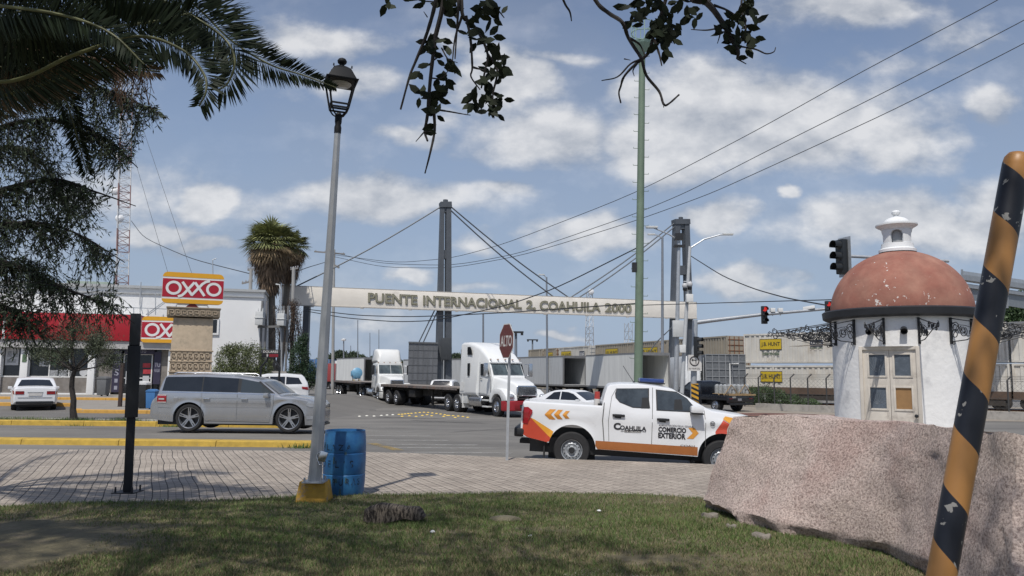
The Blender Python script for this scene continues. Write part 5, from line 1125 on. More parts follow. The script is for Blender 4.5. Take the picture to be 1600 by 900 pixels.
psh=Shell(top,[(-1.10,.72),(-1.02,.62),(-.5,.52),(.5,.44),(2.6,.41),(3.5,.42),(3.95,.42),(4.06,.55)],ar,.925,[(-1.1,.955),(-.9,.98),(-.3,.995),(.6,1),(2.6,1),(3.2,.985),(3.7,.93),(3.95,.85),(4.06,.74)],[(-1.2,1.34),(.6,1.34),(1.4,1.235),(2.5,1.25),(2.9,1.22),(4.06,1.05)],.30,shoulder=1.10,drop=[(-1.06,0),(-1.04,.5),(.55,.5),(.58,0)],rnd=.05)
psh.mesh('body',white_paint,pk);arches_dark(pk,psh,.89);underbody(pk,-.9,3.8,.72,.30,.62)
gl=mat('pickup_glass',(.045,.055,.062),.04,0,.6,2.5,spec=.7)
fr=MB();w1=MB();w2=MB();A1=[P4(712,118),P4(722,84),P4(945,84),P4(945,222),P4(835,216),P4(745,180),P4(716,148)];A2=[P4(990,92),P4(1130,108),P4(1200,152),P4(1252,215),P4(1250,248),P4(995,235)]
def shrink(pl,k):cx=sum(p[0]for p in pl)/len(pl);cz_=sum(p[1]for p in pl)/len(pl);return[(cx+(x-cx)*(1-k),cz_+(z-cz_)*(1-k*1.6))for x,z in pl]
for sd in(-1,1):psh.panel(fr,A1,sd,.004,nz=4);psh.panel(fr,A2,sd,.004,nz=4);psh.panel(w1,shrink(A1,.06),sd,.008,nz=4);psh.panel(w2,shrink(A2,.06),sd,.008,nz=4)
fr.build('window_surround',black_plastic,pk);w1.build('side_window',gl,pk);w2.build('side_window',gl,pk)
mb=MB();hdm=mat('seat_dark',(.03,.032,.035),.9)
for x in(1.52,2.2):psh.panel(mb,[(x-.10,1.34),(x-.08,1.56),(x+.06,1.57),(x+.09,1.35)],-1,.0095)
mb.build('headrests',hdm,pk)
psh.cross(MB(),2.16,2.80,.06,.05).build('windshield',glassmat('windshield_glass',(.025,.03,.035),1,.04),pk,smooth=60)
mb=MB()
for sd in(-1,1):
 psh.line(mb,[P4(968,80),P4(968,440),P4(968,490)],.012,sd);psh.line(mb,[P4(640,180),P4(632,300),P4(650,470)],.02,sd);psh.line(mb,[P4(680,215),P4(672,300),P4(680,440)],.010,sd);psh.line(mb,[P4(1315,235),P4(1325,330),P4(1325,480)],.012,sd);psh.line(mb,[P4(720,84),P4(690,140),P4(680,215)],.010,sd)
mb.build('door_seams',mat('grey_gap',(.12,.12,.12),.6),pk)
for(cx,cy)in((740,268),(1040,296)):x,z=P4(cx,cy);mb=MB();y=-(psh.W(x,z)+.02);mb.box(x-.13,x+.13,y-.02,y+.02,z-.022,z+.028);mb.build('door_handle',black_plastic,pk,bevel=.012);mb=MB();psh.panel(mb,[(x-.08,z-.05),(x-.09,z+.03),(x+.07,z+.03),(x+.05,z-.06)],-1,.004);mb.build('handle_recess',seam,pk)
x,z=P4(1258,228);mb=MB();mb.box(x-.13,x+.13,-1.14,-.90,z-.07,z+.08);mb.build('mirror',white_paint,pk,bevel=.05);mb=MB();mb.box(x-.11,x+.14,-1.12,-.89,z-.095,z-.065);mb.build('mirror_base',black_plastic,pk,bevel=.012)
mb=MB();mb.box(x-.13,x+.13,.90,1.14,z-.07,z+.08);mb.build('mirror',white_paint,pk,bevel=.05)
orange=mat('orange_livery',(.62,.20,.045),.35,var=.05,coat=.3);redl=mat('red_orange_livery',(.50,.062,.03),.35,var=.05,coat=.3);yell=mat('amber_livery',(.72,.33,.03),.35,var=.05,coat=.3);rust=mat('burnt_orange_strip',(.36,.125,.032),.4,var=.1,coat=.2)
def decal(name,polys,m,off=.005,par=pk):
 mb=MB()
 for sd in(-1,1):
  for pl in polys:psh.panel(mb,pl,sd,off,step=.05,nz=6)
 return mb.build(name,m,par)
decal('red_livery_panel',[[P4(85,360),P4(88,325),P4(120,275),P4(150,285),P4(290,425),P4(280,462),P4(150,430),P4(85,392)]],redl)
decal('amber_livery_band',[[P4(140,283),P4(165,292),P4(300,375),P4(290,428)]],yell,.007)
z1=.62
decal('lower_livery_strip',[[P4(573,436),P4(1330,482),P4(1340,540),P4(575,492)]],rust)
decal('front_red_panel',[[P4(1325,482),P4(1325,470),P4(1442,300),P4(1520,350),P4(1520,470),P4(1345,495)],[P4(1500,340),P4(1640,380),P4(1640,480),P4(1500,470)]],redl,.010)
decal('front_amber_band',[[P4(1440,292),P4(1455,274),P4(1540,292),P4(1525,350)]],yell,.014)
def chevs(polys,m,nm):decal(nm,polys,m,.006)
ch=[];ch2=[]
for(x0,w,y0,y1)in((234,78,224,294),(298,62,228,292),(357,50,236,288)):
 ym_c=(y0+y1)/2;th=w*.55
 ch.append([P4(x0,ym_c),P4(x0+w-th,y0),P4(x0+w,y0+1),P4(x0+th,ym_c)]);ch2.append([P4(x0,ym_c),P4(x0+th,ym_c),P4(x0+w,y1),P4(x0+w-th,y1)])
chevs(ch,mat('light_amber',(.68,.30,.05),.4),'chevron_upper');chevs(ch2,mat('deep_amber',(.60,.24,.03),.4),'chevron_lower')
chevs([[P4(1210,350),P4(1250,350),P4(1280,386),P4(1240,386)],[P4(1240,386),P4(1280,386),P4(1245,424),P4(1202,422)]],mat('light_amber',(.68,.30,.05),.4),'arrow')
def ptext(s,x0,y0,x1,y1,m,nm,bold=.01,off=.008,side=-1,skew=.055):
 a=P4(x0,y1);b2=P4(x1,y0+(x1-x0)*skew*0);w=b2[0]-a[0];h=(y1-y0)/k4;z_0=(628-y1)/k4+.056*a[0]
 def f(u,v,d_):x=a[0]+w*u;z=z_0+h*v;return(x,side*(psh.W(x,z)+off),z)
 mb=MB();text(mb,s,f,bold);return mb.build(nm,m,pk)
ink=mat('black_livery_ink',(.02,.02,.025),.4)
ptext('OAHUILA',752,333,930,362,ink,'lettering',.035);ptext('C',708,315,756,362,ink,'lettering',.05)
decal('slogan_bar',[[P4(783,364),P4(900,366),P4(894,382),P4(783,380)]],ink,.006);ptext("PA' DELANTE",790,368,892,379,signwhite,'slogan_lettering',.01,.010)
ptext('>>',758,366,778,377,ink,'slogan_marks',.02);ptext('>>',905,369,928,380,ink,'slogan_marks',.02)
ptext('ADMINISTRACIÓN FISCAL GENERAL',1012,322,1246,337,mat('grey_livery_ink',(.10,.10,.12),.4),'small_lettering',.01)
ptext('COMERCIO',1010,342,1196,376,ink,'lettering',.045);ptext('EXTERIOR',1010,380,1194,418,ink,'lettering',.045)
ptext('COAH',1160,462,1255,474,mat('brown_ink',(.12,.05,.02),.5),'unit_marking',.01)
x,z=P4(1370,323);mb=MB();mb.tube([(x+.045*cos(a),-(psh.W(x,z)+.012),z+.045*sin(a))for a in[2*PI*i/20 for i in range(20)]],.006,4,closed=True);mb.bar((x-.02,-(psh.W(x,z)+.01),z-.02),(x-.02,-(psh.W(x,z)+.01),z+.02),.008);mb.bar((x+.02,-(psh.W(x,z)+.01),z-.02),(x+.02,-(psh.W(x,z)+.01),z+.02),.008);mb.bar((x-.02,-(psh.W(x,z)+.01),z),(x+.02,-(psh.W(x,z)+.01),z),.008);mb.build('fender_badge',ink,pk)
mb=MB()
for sd in(-1,1):psh.panel(mb,[P4(85,318),P4(84,245),P4(90,208),P4(120,208),P4(150,232),P4(150,250),P4(125,300),P4(122,322)],sd,.02,step=.04)
mb.build('tail_light',red_lens,pk)
mb=MB();mb.box(-1.24,-1.04,-.86,.86,.60,.80);mb.box(-1.2,-1.0,-.90,.90,.64,.79);mb.build('rear_bumper',black_plastic,pk,bevel=.04)
mb=MB();mb.box(-1.15,-.75,-.3,.3,.42,.5);mb.build('tow_bar',black_plastic,pk)
mb=MB();mb.box(-.60,-.57,-.86,-.62,.20,.60);mb.box(-.60,-.57,.62,.86,.20,.60);mb.box(2.50,2.53,-.84,-.62,.14,.50);mb.build('mud_flap',rubber,pk)
mb=MB();mb.box(.52,.60,-.86,.86,1.36,1.39);mb.build('bed_trim',black_plastic,pk)
mb=MB();mb.box(1.42,1.95,-.30,.30,1.885,1.975);lb=mb.build('light_bar',mat('blue_beacon',(.03,.06,.20),.2,coat=.5),pk,bevel=.03)
mb=MB();mb.box(1.40,1.97,-.31,.31,1.86,1.888);mb.build('light_bar_base',black_plastic,pk)
mb=MB().tube([(1.30,-.25,1.86),(1.05,-.27,2.22)],.006,4);mb.lathe([(.035,0),(.02,.04),(0,.05)],8,(1.30,-.25,1.85));mb.build('antenna',black_plastic,pk)
mb=MB().bar((3.3,-.6,.43),(3.3,.6,.43),.1);mb.box(3.15,3.4,-.6,-.3,.26,.46);mb.build('suspension',black_plastic,pk);mb=MB().bar((0,-.7,rw),(0,.7,rw),.1);ellipsoid(mb,(0,0,rw),(.18,.16,.17));mb.build('rear_axle',black_plastic,pk)
mb=MB().box(4.0,4.09,-.55,.55,.75,1.1);mb.build('grille',black_plastic,pk,bevel=.02)
mb=MB()
for sd in(-1,1):psh.panel(mb,[(3.68,1.0),(3.66,1.14),(3.9,1.12),(3.98,1.0)],sd,.012)
mb.build('headlight',lamp_lens,pk)
for x in(0,WBp):
 for sd in(-1,1):add_wheel(pk,x,sd*.80,rw+.0,.25,'steel',steel_grey,side=sd,rimr=.225)
t=thing('reflective_tube','red and white banded tube standing in the pickup bed behind the cab','traffic cone');t.parent=None
M_=pk.matrix_basis if False else(Matrix.Translation(pk.location)@pk.rotation_euler.to_matrix().to_4x4());t.matrix_world=M_@Matrix.Translation((.50,-.62,.86))
for k in range(5):
 mb=MB().lathe([(.085-.006*k,.155*k),(.079-.006*k,.155*(k+1)),(0,.155*(k+1))],16);mb.build('red_band' if k%2==0 else 'white_band',mat('cone_red',(.42,.05,.04),.5)if k%2==0 else signwhite,t,smooth=40)
def small_car(name,lab,cat,loc,rz,paint,kind='sedan',pitch=0,group=None):
 t=thing(name,lab,cat,loc,rz,group)
 if kind=='sedan':
  wb,r,hw=2.7,.33,.90
  top=[(-.98,.62),(-.975,.85),(-.95,.98),(-.90,1.01),(-.45,1.055),(.15,1.33),(.45,1.42),(.95,1.46),(1.4,1.43),(1.75,1.34),(2.45,.98),(2.6,.94),(3.2,.86),(3.45,.78),(3.58,.66),(3.62,.52)]
  wins=[[(.02,.99),(.48,1.34),(.88,1.38),(.88,.985)],[(.95,.985),(.95,1.385),(1.35,1.36),(1.66,1.28),(2.15,.98)]];ws,rwx=(1.74,2.44),(-.42,.18);belt=[(-1,.95),(2.4,.93),(3.62,.75)]
 else:
  wb,r,hw=2.92,.38,.96
  top=[(-.95,.70),(-.945,1.05),(-.88,1.30),(-.70,1.60),(-.55,1.69),(.2,1.76),(1.2,1.74),(1.6,1.66),(2.4,1.20),(2.55,1.16),(3.3,1.08),(3.6,.98),(3.72,.8),(3.75,.6)]
  wins=[[(-.62,1.22),(-.42,1.55),(.22,1.60),(.22,1.20)],[(.28,1.20),(.28,1.605),(1.05,1.60),(1.05,1.18)],[(1.12,1.18),(1.12,1.60),(1.55,1.54),(2.2,1.18)]];ws,rwx=(1.65,2.38),(-.86,-.62);belt=[(-1,1.18),(2.4,1.14),(3.75,.9)]
 s_=Shell(top,[(-1,.40),(-.8,.28),(3.2,.20),(3.62,.28)],[(0,r,r+.06),(wb,r,r+.06)],hw,[(-1,.84),(-.85,.92),(-.4,.98),(.6,1),(2.4,1),(3.0,.96),(3.4,.88),(3.75,.72)],belt,.34 if kind=='sedan' else.26,shoulder=.86 if kind=='sedan' else 1.02)
 s_.mesh('body',paint,t,70);arches_dark(t,s_,hw-.04);underbody(t,-.7,3.3,hw-.2,.18,.45)
 mb=MB()
 for w_ in wins:
  for sd in(-1,1):s_.panel(mb,w_,sd,.006,.2)
 mb.build('side_windows',tint,t);s_.cross(MB(),*ws,.09,.06).build('windshield',glassmat('windshield_glass',(.025,.03,.035),1,.04),t,smooth=60);s_.cross(MB(),*rwx,.14,.2).build('rear_window',tint,t,smooth=60)
 mb=MB()
 for sd in(-1,1):s_.line(mb,[(1.0,.95),(1.0,.3)],.014,sd);s_.line(mb,[(2.2,.95),(2.15,.3)],.014,sd);s_.line(mb,[(.1,.95),(.25,.5)],.014,sd)
 mb.build('door_seams',mat('soft_gap',(.14,.145,.15),.5),t)
 zl_=.80 if kind=='sedan' else.98
 for sd in(-1,1):
  mb=MB();s_.panel(mb,[(-.93,zl_-.08),(-.92,zl_+.08),(-.6,zl_+.10),(-.62,zl_-.02)],sd,.012)
  y0,y1=(hw*.84+.01,hw*.84-.32)if sd>0 else(-(hw*.84-.32),-(hw*.84+.01));mb.box(-.995 if kind=='sedan' else-.965,-.94,min(y0,y1),max(y0,y1),zl_-.07,zl_+.07);mb.build('tail_light',red_lens,t,bevel=.01)
  mb=MB();s_.panel(mb,[(3.1,zl_-.12),(3.15,zl_-.01),(3.42,zl_-.06),(3.5,zl_-.18)],sd,.012);mb.build('headlight',lamp_lens,t)
  handle(t,s_,.75,zl_+.06,paint,sd);handle(t,s_,1.6,zl_+.06,paint,sd)
 mb=MB().box(-1.0,-.96,-.26,.26,.66 if kind=='sedan' else.74,.78 if kind=='sedan' else.86);mb.build('plate',signwhite,t)
 mb=MB().box(-1.005,-.93,-.72,.72,.30,.42);mb.build('rear_diffuser',black_plastic,t,bevel=.02)
 mb=MB().box(-.995,-.955,-.66,.66,.575,.583);mb.box(-.992,-.955,-.3,.3,.80,.815);mb.build('bumper_seam',seam,t)
 mb=MB().box(3.5,3.64,-.5,.5,.45,.60);mb.build('grille',black_plastic,t,bevel=.02)
 mirror(t,wins[-1][-1][0]-.12,zl_+.16,hw-.02,paint,.9)
 for x in(0,wb):
  for sd in(-1,1):add_wheel(t,x,sd*(hw-.13),r,.22,'spoke',side=sd)
 return t
p=at(53,636,34.9);small_car('sedan_car','white sedan parked with its rear to the road before the shop','car',(p.x-.5,35.7,zl(-30,36)),R(90+33),white_paint)
h=Vector((.80,-.60));p=at(880,640,38.5);small_car('sedan_car','white sedan half hidden behind the pickup bed, nose to the right','car',(p.x-.35,39.6,-.45),math.atan2(-.62,.78),white_paint)
p=at(444,625,41);small_car('white_suv','white sport utility vehicle parked before the bush behind the silver wagon','car',(p.x-.05,42.3,-.10),R(180+14),white_paint,'suv')
p=at(689,620,52);small_car('white_suv','white vehicle whose roof shows above the flatbed deck by the tower','car',(at(692,600,57).x,57.5,-.45),math.atan2(.9,.10),white_paint,'suv')
p=at(1136,641,50);fl=thing('flatbed_pickup','black flatbed pickup seen from behind right of the striped hazard board','pickup truck',(p.x,p.y,-.45),math.atan2(.86,-.5))
s_=Shell([(1.25,.9),(1.255,1.60),(1.33,1.86),(1.5,1.92),(2.4,1.90),(2.7,1.80),(3.25,1.38),(3.4,1.33),(4.4,1.24),(4.75,1.1),(4.85,.8)],[(1.25,.45),(4.85,.45)],[(3.7,.40,.46)],.97,[(1.25,1),(3.6,1),(4.4,.95),(4.85,.8)],[(1.2,1.28),(4.85,1.1)],.28)
s_.mesh('cab',black_paint,fl,50);underbody(fl,-1,4.4,.6,.45,.75)
mb=MB()
for sd in(-1,1):s_.panel(mb,[(1.42,1.32),(1.5,1.74),(2.0,1.78),(2.0,1.30)],sd,.006);s_.panel(mb,[(2.06,1.30),(2.06,1.78),(2.5,1.75),(3.05,1.32)],sd,.006)
mb.build('side_windows',gl,fl);mb=MB().box(1.235,1.248,-.66,.66,1.40,1.74);mb.build('rear_window',tint,fl);s_.cross(MB(),2.75,3.2,.08,.06).build('windshield',tint,fl)
mirror(fl,3.0,1.38,.97,black_plastic,1.3)
mb=MB().box(-1.15,1.2,-1.15,1.15,.92,1.02);mb.box(-1.16,1.2,-1.17,-1.12,.72,1.04);mb.box(-1.16,1.2,1.12,1.17,.72,1.04);mb.box(-1.2,-1.13,-1.17,1.17,.58,1.04);mb.box(1.12,1.2,-1.1,1.1,1.0,1.75);mb.build('flat_deck',black_paint,fl,bevel=.015)
for sd in(-1,1):mb=MB().box(-1.21,-1.195,min(sd*.72,sd*1.02),max(sd*.72,sd*1.02),.80,.86);mb.build('tail_light',red_lens,fl)
mb=MB().box(-1.215,-1.2,-.05,.28,.70,.84);mb.build('plate',signwhite,fl)
mb=MB();text(mb,'001',lambda u,v,_:(-1.205,.75-.30*u,.84+.13*v),.03);mb.build('lettering',signwhite,fl)
mb=MB().box(-1.28,-1.15,-1.0,1.0,.42,.55);mb.build('rear_bumper',black_plastic,fl,bevel=.02)
for x in(0,3.7):
 for sd in(-1,1):add_wheel(fl,x,sd*.86,.40,.26 if x else.4,'truck',side=sd)
FM=Matrix.Translation(fl.location)@Matrix.Rotation(fl.rotation_euler.z,4,'Z')
wrap=mat('shrink_wrapped_silver',(.42,.43,.42),.2,.3,.45,9,bump=.02,bsc=14);palm_=mat('pallet_wood',(.36,.25,.13),.85,var=.2,sc=8)
for k,(x,y,lab)in enumerate([(-.45,-.62,'wrapped pallet of silver cans on the right half of the flatbed pickup'),(-.45,.58,'wrapped pallet of silver cans on the left half of the flatbed pickup')]):
 t=thing('pallet_load',lab,'pallet load');t.matrix_world=FM@Matrix.Translation((x,y,1.021));t['group']='wrapped loads on the flatbed pickup'
 mb=MB()
 for i in range(5):mb.box(-.55,.55,-.5+i*.24,-.38+i*.24,.09,.115)
 for i in(-1,0,1):mb.box(-.5+i*.45,-.4+i*.45+.0,-.5,.58,0,.089)
 mb.build('pallet',palm_,t)
 mb=MB()
 for i in range(3):
  for j in range(3):mb.lathe([(0,.116),(.16,.116),(.165,.3),(.16,.62),(.10,.66),(.04,.70),(0,.70)],12,(-.34+i*.34,-.32+j*.34,0))
 mb.build('cans',wrap,t,smooth=40)
 mb=MB();mb.bar((-.53,-.54,.12),(-.53,.0,.68),.03);mb.bar((-.53,.54,.12),(-.53,0,.68),.03);mb.build('straps',palm_,t)
def rr_section(x,wb_,wt_,z0,z1,r,n=4):
 P=[]
 for(sx,zc,w,a0)in((-1,z0,wb_,PI),(1,z0,wb_,1.5*PI),(1,z1,wt_,0),(-1,z1,wt_,.5*PI)):
  cx=sx*(w-r);cz_=zc+(r if zc==z0 else-r)
  for k in range(n+1):a=a0+PI/2*k/n;P.append((x,cx+r*cos(a),cz_+r*sin(a)))
 return P
def loft(secs,n=4):
 V=sum([rr_section(*s,n=n)for s in secs],[]);k=4*(n+1);F=[(i*k+j,i*k+(j+1)%k,(i+1)*k+(j+1)%k,(i+1)*k+j)for i in range(len(secs)-1)for j in range(k)]
 F+=[tuple(range(k))[::-1],tuple((len(secs)-1)*k+j for j in range(k))];return MB().add(V,F)
lorry_white=mat('lorry_white_paint',(.76,.77,.76),.3,var=.05,sc=1,coat=.3)
dark_frame=mat('grimy_frame',(.035,.033,.031),.75,var=.3,sc=4);grille_m=mat('grille_bars',(.35,.36,.37),.25,.8,.15,8)
def tractor(name,lab,loc,rz,kind):
 t=thing(name,lab,'semi truck',loc,rz)
 A=kind=='A'
 mb=MB().box(-6.9,.9,-.45,.45,.60,.95);mb.bar((-6.2,-1.0,.52),(-6.2,1.0,.52),.16);mb.bar((-4.9,-1.0,.52),(-4.9,1.0,.52),.16);mb.bar((0,-1,.5),(0,1,.5),.12);mb.box(-6.3,-4.8,-.6,.6,.95,1.12);mb.build('chassis',dark_frame,t)
 if A:
  loft([(-4.5,1.20,1.12,1.02,3.92,.12),(-4.3,1.22,1.12,1.0,4.0,.14),(-3.6,1.22,1.10,1.0,4.0,.2),(-3.0,1.22,1.07,1.0,3.93,.22),(-2.4,1.20,1.0,1.0,3.72,.22),(-2.38,1.08,1.0,1.0,3.71,.22),(-2.0,1.08,.98,1.0,3.50,.22),(-1.55,1.08,.96,1.0,3.20,.20),(-1.25,1.07,.95,1.0,2.94,.12),(-1.2,1.07,.95,1.0,2.78,.06),(-.80,1.06,1.0,1.0,2.10,.06),(-.76,1.06,1.0,1.0,2.0,.06)]).build('cab',lorry_white,t,smooth=38)
  loft([(-.95,1.02,.98,1.15,2.10,.10),(-.4,.95,.86,1.15,2.02,.14),(.3,.85,.74,1.15,1.90,.16),(.85,.74,.64,1.1,1.78,.16),(1.08,.66,.58,1.1,1.66,.14),(1.16,.60,.54,1.1,1.50,.08)]).build('hood',lorry_white,t,smooth=50)
 else:
  loft([(-2.6,1.07,1.0,1.0,2.98,.10),(-1.5,1.07,.98,1.0,3.02,.12),(-1.15,1.07,.96,1.0,2.96,.12),(-1.1,1.07,.96,1.0,2.84,.06),(-.74,1.05,.98,1.0,2.10,.06),(-.70,1.05,.98,1.0,2.0,.06)]).build('cab',lorry_white,t,smooth=38)
  loft([(-2.75,1.06,.98,2.98,4.02,.16),(-2.2,1.06,.98,2.98,4.06,.18),(-1.75,1.02,.92,2.98,4.03,.22),(-1.42,.96,.84,2.98,3.75,.22),(-1.22,.92,.8,2.98,3.16,.08)]).build('roof_fairing',lorry_white,t,smooth=45)
  loft([(-.95,.98,.92,1.15,2.10,.10),(-.3,.84,.78,1.15,2.05,.14),(.4,.72,.64,1.15,1.95,.16),(1.0,.62,.54,1.1,1.82,.14),(1.16,.58,.50,1.1,1.70,.10)]).build('hood',lorry_white,t,smooth=50)
 for sd in(-1,1):
  mb=MB();pr=[(-.78,.72),(-.76,1.0),(-.62,1.25),(-.30,1.44),(.1,1.48),(.55,1.42),(.95,1.28),(1.20,1.08),(1.28,.86),(1.0,.84),(.62,.82),(.58,.95),(.42,1.10),(.2,1.17),(-.1,1.17),(-.36,1.05),(-.52,.88),(-.56,.70)]
  mb.prism(pr,.58,1.20,lambda p_,q_,y:(p_-(.10 if(y>1 and p_>.9)else 0),sd*y,q_));mb.build('wing',lorry_white,t,bevel=.05)
  c_=(1.18,sd*.93,1.08);mb=MB();ellipsoid(mb,c_,(.14,.20,.13));mb.build('headlight',lamp_lens,t,smooth=60)
  mb=MB();yy=sd*1.085
  mb.add([(x,yy+(-sd*.02*0),z)for x,z in((-2.05,2.12),(-1.28,2.12),(-1.0,2.2),(-1.28,2.76),(-2.05,2.76))],[(0,1,2,3,4)]);mb.build('door_window',tint,t)
  mb=MB()
  for(x0,z0,x1,z1)in((-2.15,1.05,-2.15,2.85),(-.85,1.1,-.85,2.1),(-2.15,1.05,-.85,1.05)):mb.bar((x0,sd*1.078,z0),(x1,sd*1.078,z1),.02,.01,up=(0,1,0))
  mb.bar((-2.05,sd*1.10,1.95),(-1.85,sd*1.10,1.95),.03);mb.build('door_seams',seam,t)
  if A:
   yy=sd*1.228;mb=MB().box(-3.45,-3.22,min(yy,yy-sd*.05),max(yy,yy-sd*.05),2.1,2.8);mb.build('sleeper_window',tint,t)
   mb=MB();yy=sd*1.175;mb.add([(x,yy,z)for x,z in((-3.6,3.28),(-3.0,3.28),(-3.0,3.5),(-3.2,3.72),(-3.6,3.72))],[(0,1,2,3,4)]);mb.build('sleeper_window',tint,t)
   mb=MB().bar((-4.62,sd*1.0,.9),(-4.62,sd*1.0,3.6),.14,.14);mb.build('exhaust_stack',dark_frame,t)
   mb=MB();mb.box(-4.35,-3.9,sd*1.235-.01,sd*1.235+.01,1.25,1.75);mb.build('locker_door',white_metal,t)
  mb=MB().lathe([(0,-.75),(.3,-.75),(.33,-.72),(.33,.72),(.3,.75),(0,.75)],20);mb.xf(Matrix.Translation((-2.6,sd*.86,.72))@Matrix.Rotation(R(90),4,'Y'));mb.build('fuel_tank',chrome,t,smooth=40)
  mb=MB();mb.box(-1.75,-1.05,sd*.95-.18,sd*.95+.18,.42,.50);mb.box(-1.75,-1.05,sd*.98-.18,sd*.98+.16,.76,.84);mb.box(-4.7,-3.6,sd*.85-.3,sd*.85+.3,.55,1.0);mb.build('steps',chrome if not A else grey_box,t,bevel=.02)
  mb=MB().tube([(-.95,sd*1.05,2.75),(-.85,sd*1.36,2.75)],.018,5);mb.tube([(-.95,sd*1.05,2.15),(-.85,sd*1.36,2.15)],.018,5);mb.build('mirror_arm',chrome,t)
  mb=MB().box(-.90,-.80,sd*1.38-.12,sd*1.38+.12,2.08,2.80);mb.build('mirror',black_plastic if not A else chrome,t,bevel=.03)
  mb=MB();mb.box(-5.75,-4.15,sd*.9-.33,sd*.9+.33,1.13,1.17)if False else None
  for x in(-4.9,-6.2):add_wheel(t,x,sd*.92,.52,.56,'truck_rear',chrome,side=sd,rimr=.29)
  add_wheel(t,0,sd*1.02,.52,.28,'truck',chrome,side=sd,rimr=.29)
  mb=MB().box(-4.15,-4.1,min(sd*.6,sd*1.2),max(sd*.6,sd*1.2),.3,1.15);mb.build('mud_guard',white_metal if A else rubber,t)
 wsx=((-1.21,2.80,-.80,2.14)if A else(-1.11,2.86,-.74,2.14));dx_,dz_=wsx[2]-wsx[0],wsx[3]-wsx[1];L=math.hypot(dx_,dz_);nx_,nz_=-dz_/L*.012,dx_/L*.012
 mb=MB()
 for(y0,y1)in((-.92,-.015),(.015,.92)):mb.quad((wsx[0]+nx_+dx_*.05,y0*.97,wsx[1]+nz_+dz_*.05),(wsx[2]+nx_-dx_*.04,y0,wsx[3]+nz_-dz_*.04),(wsx[2]+nx_-dx_*.04,y1,wsx[3]+nz_-dz_*.04),(wsx[0]+nx_+dx_*.05,y1*.97,wsx[1]+nz_+dz_*.05))
 mb.build('windshield',mat('lorry_glass',(.07,.09,.095),.08,0,.6,2,spec=.8),t)
 mb=MB()
 for k in range(5):mb.box(-1.28+(0 if A else 0),-1.18,-.9+k*.45-.04,-.9+k*.45+.04,2.99,3.03)
 mb.build('visor_lights',mat('amber_marker',(.30,.15,.06),.4),t);MB().box(-1.19,-1.10,-.96,.96,2.80 if A else 2.88,2.87 if A else 2.96).build('visor',lorry_white,t,bevel=.02)
 if A:
  mb=MB().prism([(-.56,1.08),(.56,1.08),(.62,1.2),(.58,1.56),(.5,1.63),(-.5,1.63),(-.58,1.56),(-.62,1.2)],1.14,1.20,lambda y,z,x:(x,y,z));mb.build('grille',chrome,t,bevel=.02)
  mb=MB().box(1.201,1.206,-.52,.52,1.14,1.57);g_o=mb.build('grille_recess',dark_frame,t)
  mb=MB()
  for k in range(7):mb.box(1.206,1.225,-.5,.5,1.16+k*.06,1.185+k*.06)
  mb.build('grille_bars',grille_m,t)
  bm2=mat('red_bumper',(.32,.02,.028),.4,var=.1)
  loft([(.62,1.20,1.20,.32,.84,.06),(1.0,1.20,1.20,.32,.85,.06),(1.28,1.05,1.08,.34,.85,.08),(1.36,.80,.85,.36,.84,.08)]).build('bumper',bm2,t,smooth=40)
  mb=MB().box(1.34,1.375,-.5,.5,.50,.66);mb.build('bumper_opening',dark_frame,t)
  mb=MB().box(1.14,1.22,-.5,.5,.93,.99);mb.build('lower_slot',dark_frame,t)
 else:
  mb=MB().box(1.14,1.20,-.50,.50,.98,1.72);mb.build('grille',chrome,t,bevel=.03)
  mb=MB().box(1.201,1.206,-.45,.45,1.02,1.66);mb.build('grille_recess',dark_frame,t)
  mb=MB()
  for k in range(13):y=-.42+k*.07;mb.box(1.206,1.222,y-.012,y+.012,1.03,1.65)
  mb.box(1.206,1.23,-.015,.015,1.02,1.66);mb.build('grille_bars',grille_m,t)
  loft([(.62,1.20,1.20,.36,.80,.06),(1.1,1.20,1.20,.34,.80,.06),(1.36,1.05,1.08,.36,.78,.08),(1.42,.85,.9,.38,.78,.08)]).build('bumper',grey_box,t,smooth=40)
  mb=MB().box(1.40,1.43,-.42,.42,.48,.68);mb.build('bumper_opening',dark_frame,t)
  mb=MB().tube([(1.2,-.75,.8),(1.45,-.7,1.15),(1.48,0,1.2),(1.45,.7,1.15),(1.2,.75,.8)],.03,6);mb.tube([(1.5,-.7,1.0),(1.5,.7,1.0)],.03,6);mb.build('bull_bar',black_plastic,t)
 mb=MB().box(-5.9,-5.0,-.5,.5,1.13,1.24);mb.build('fifth_wheel',dark_frame,t)
 return t
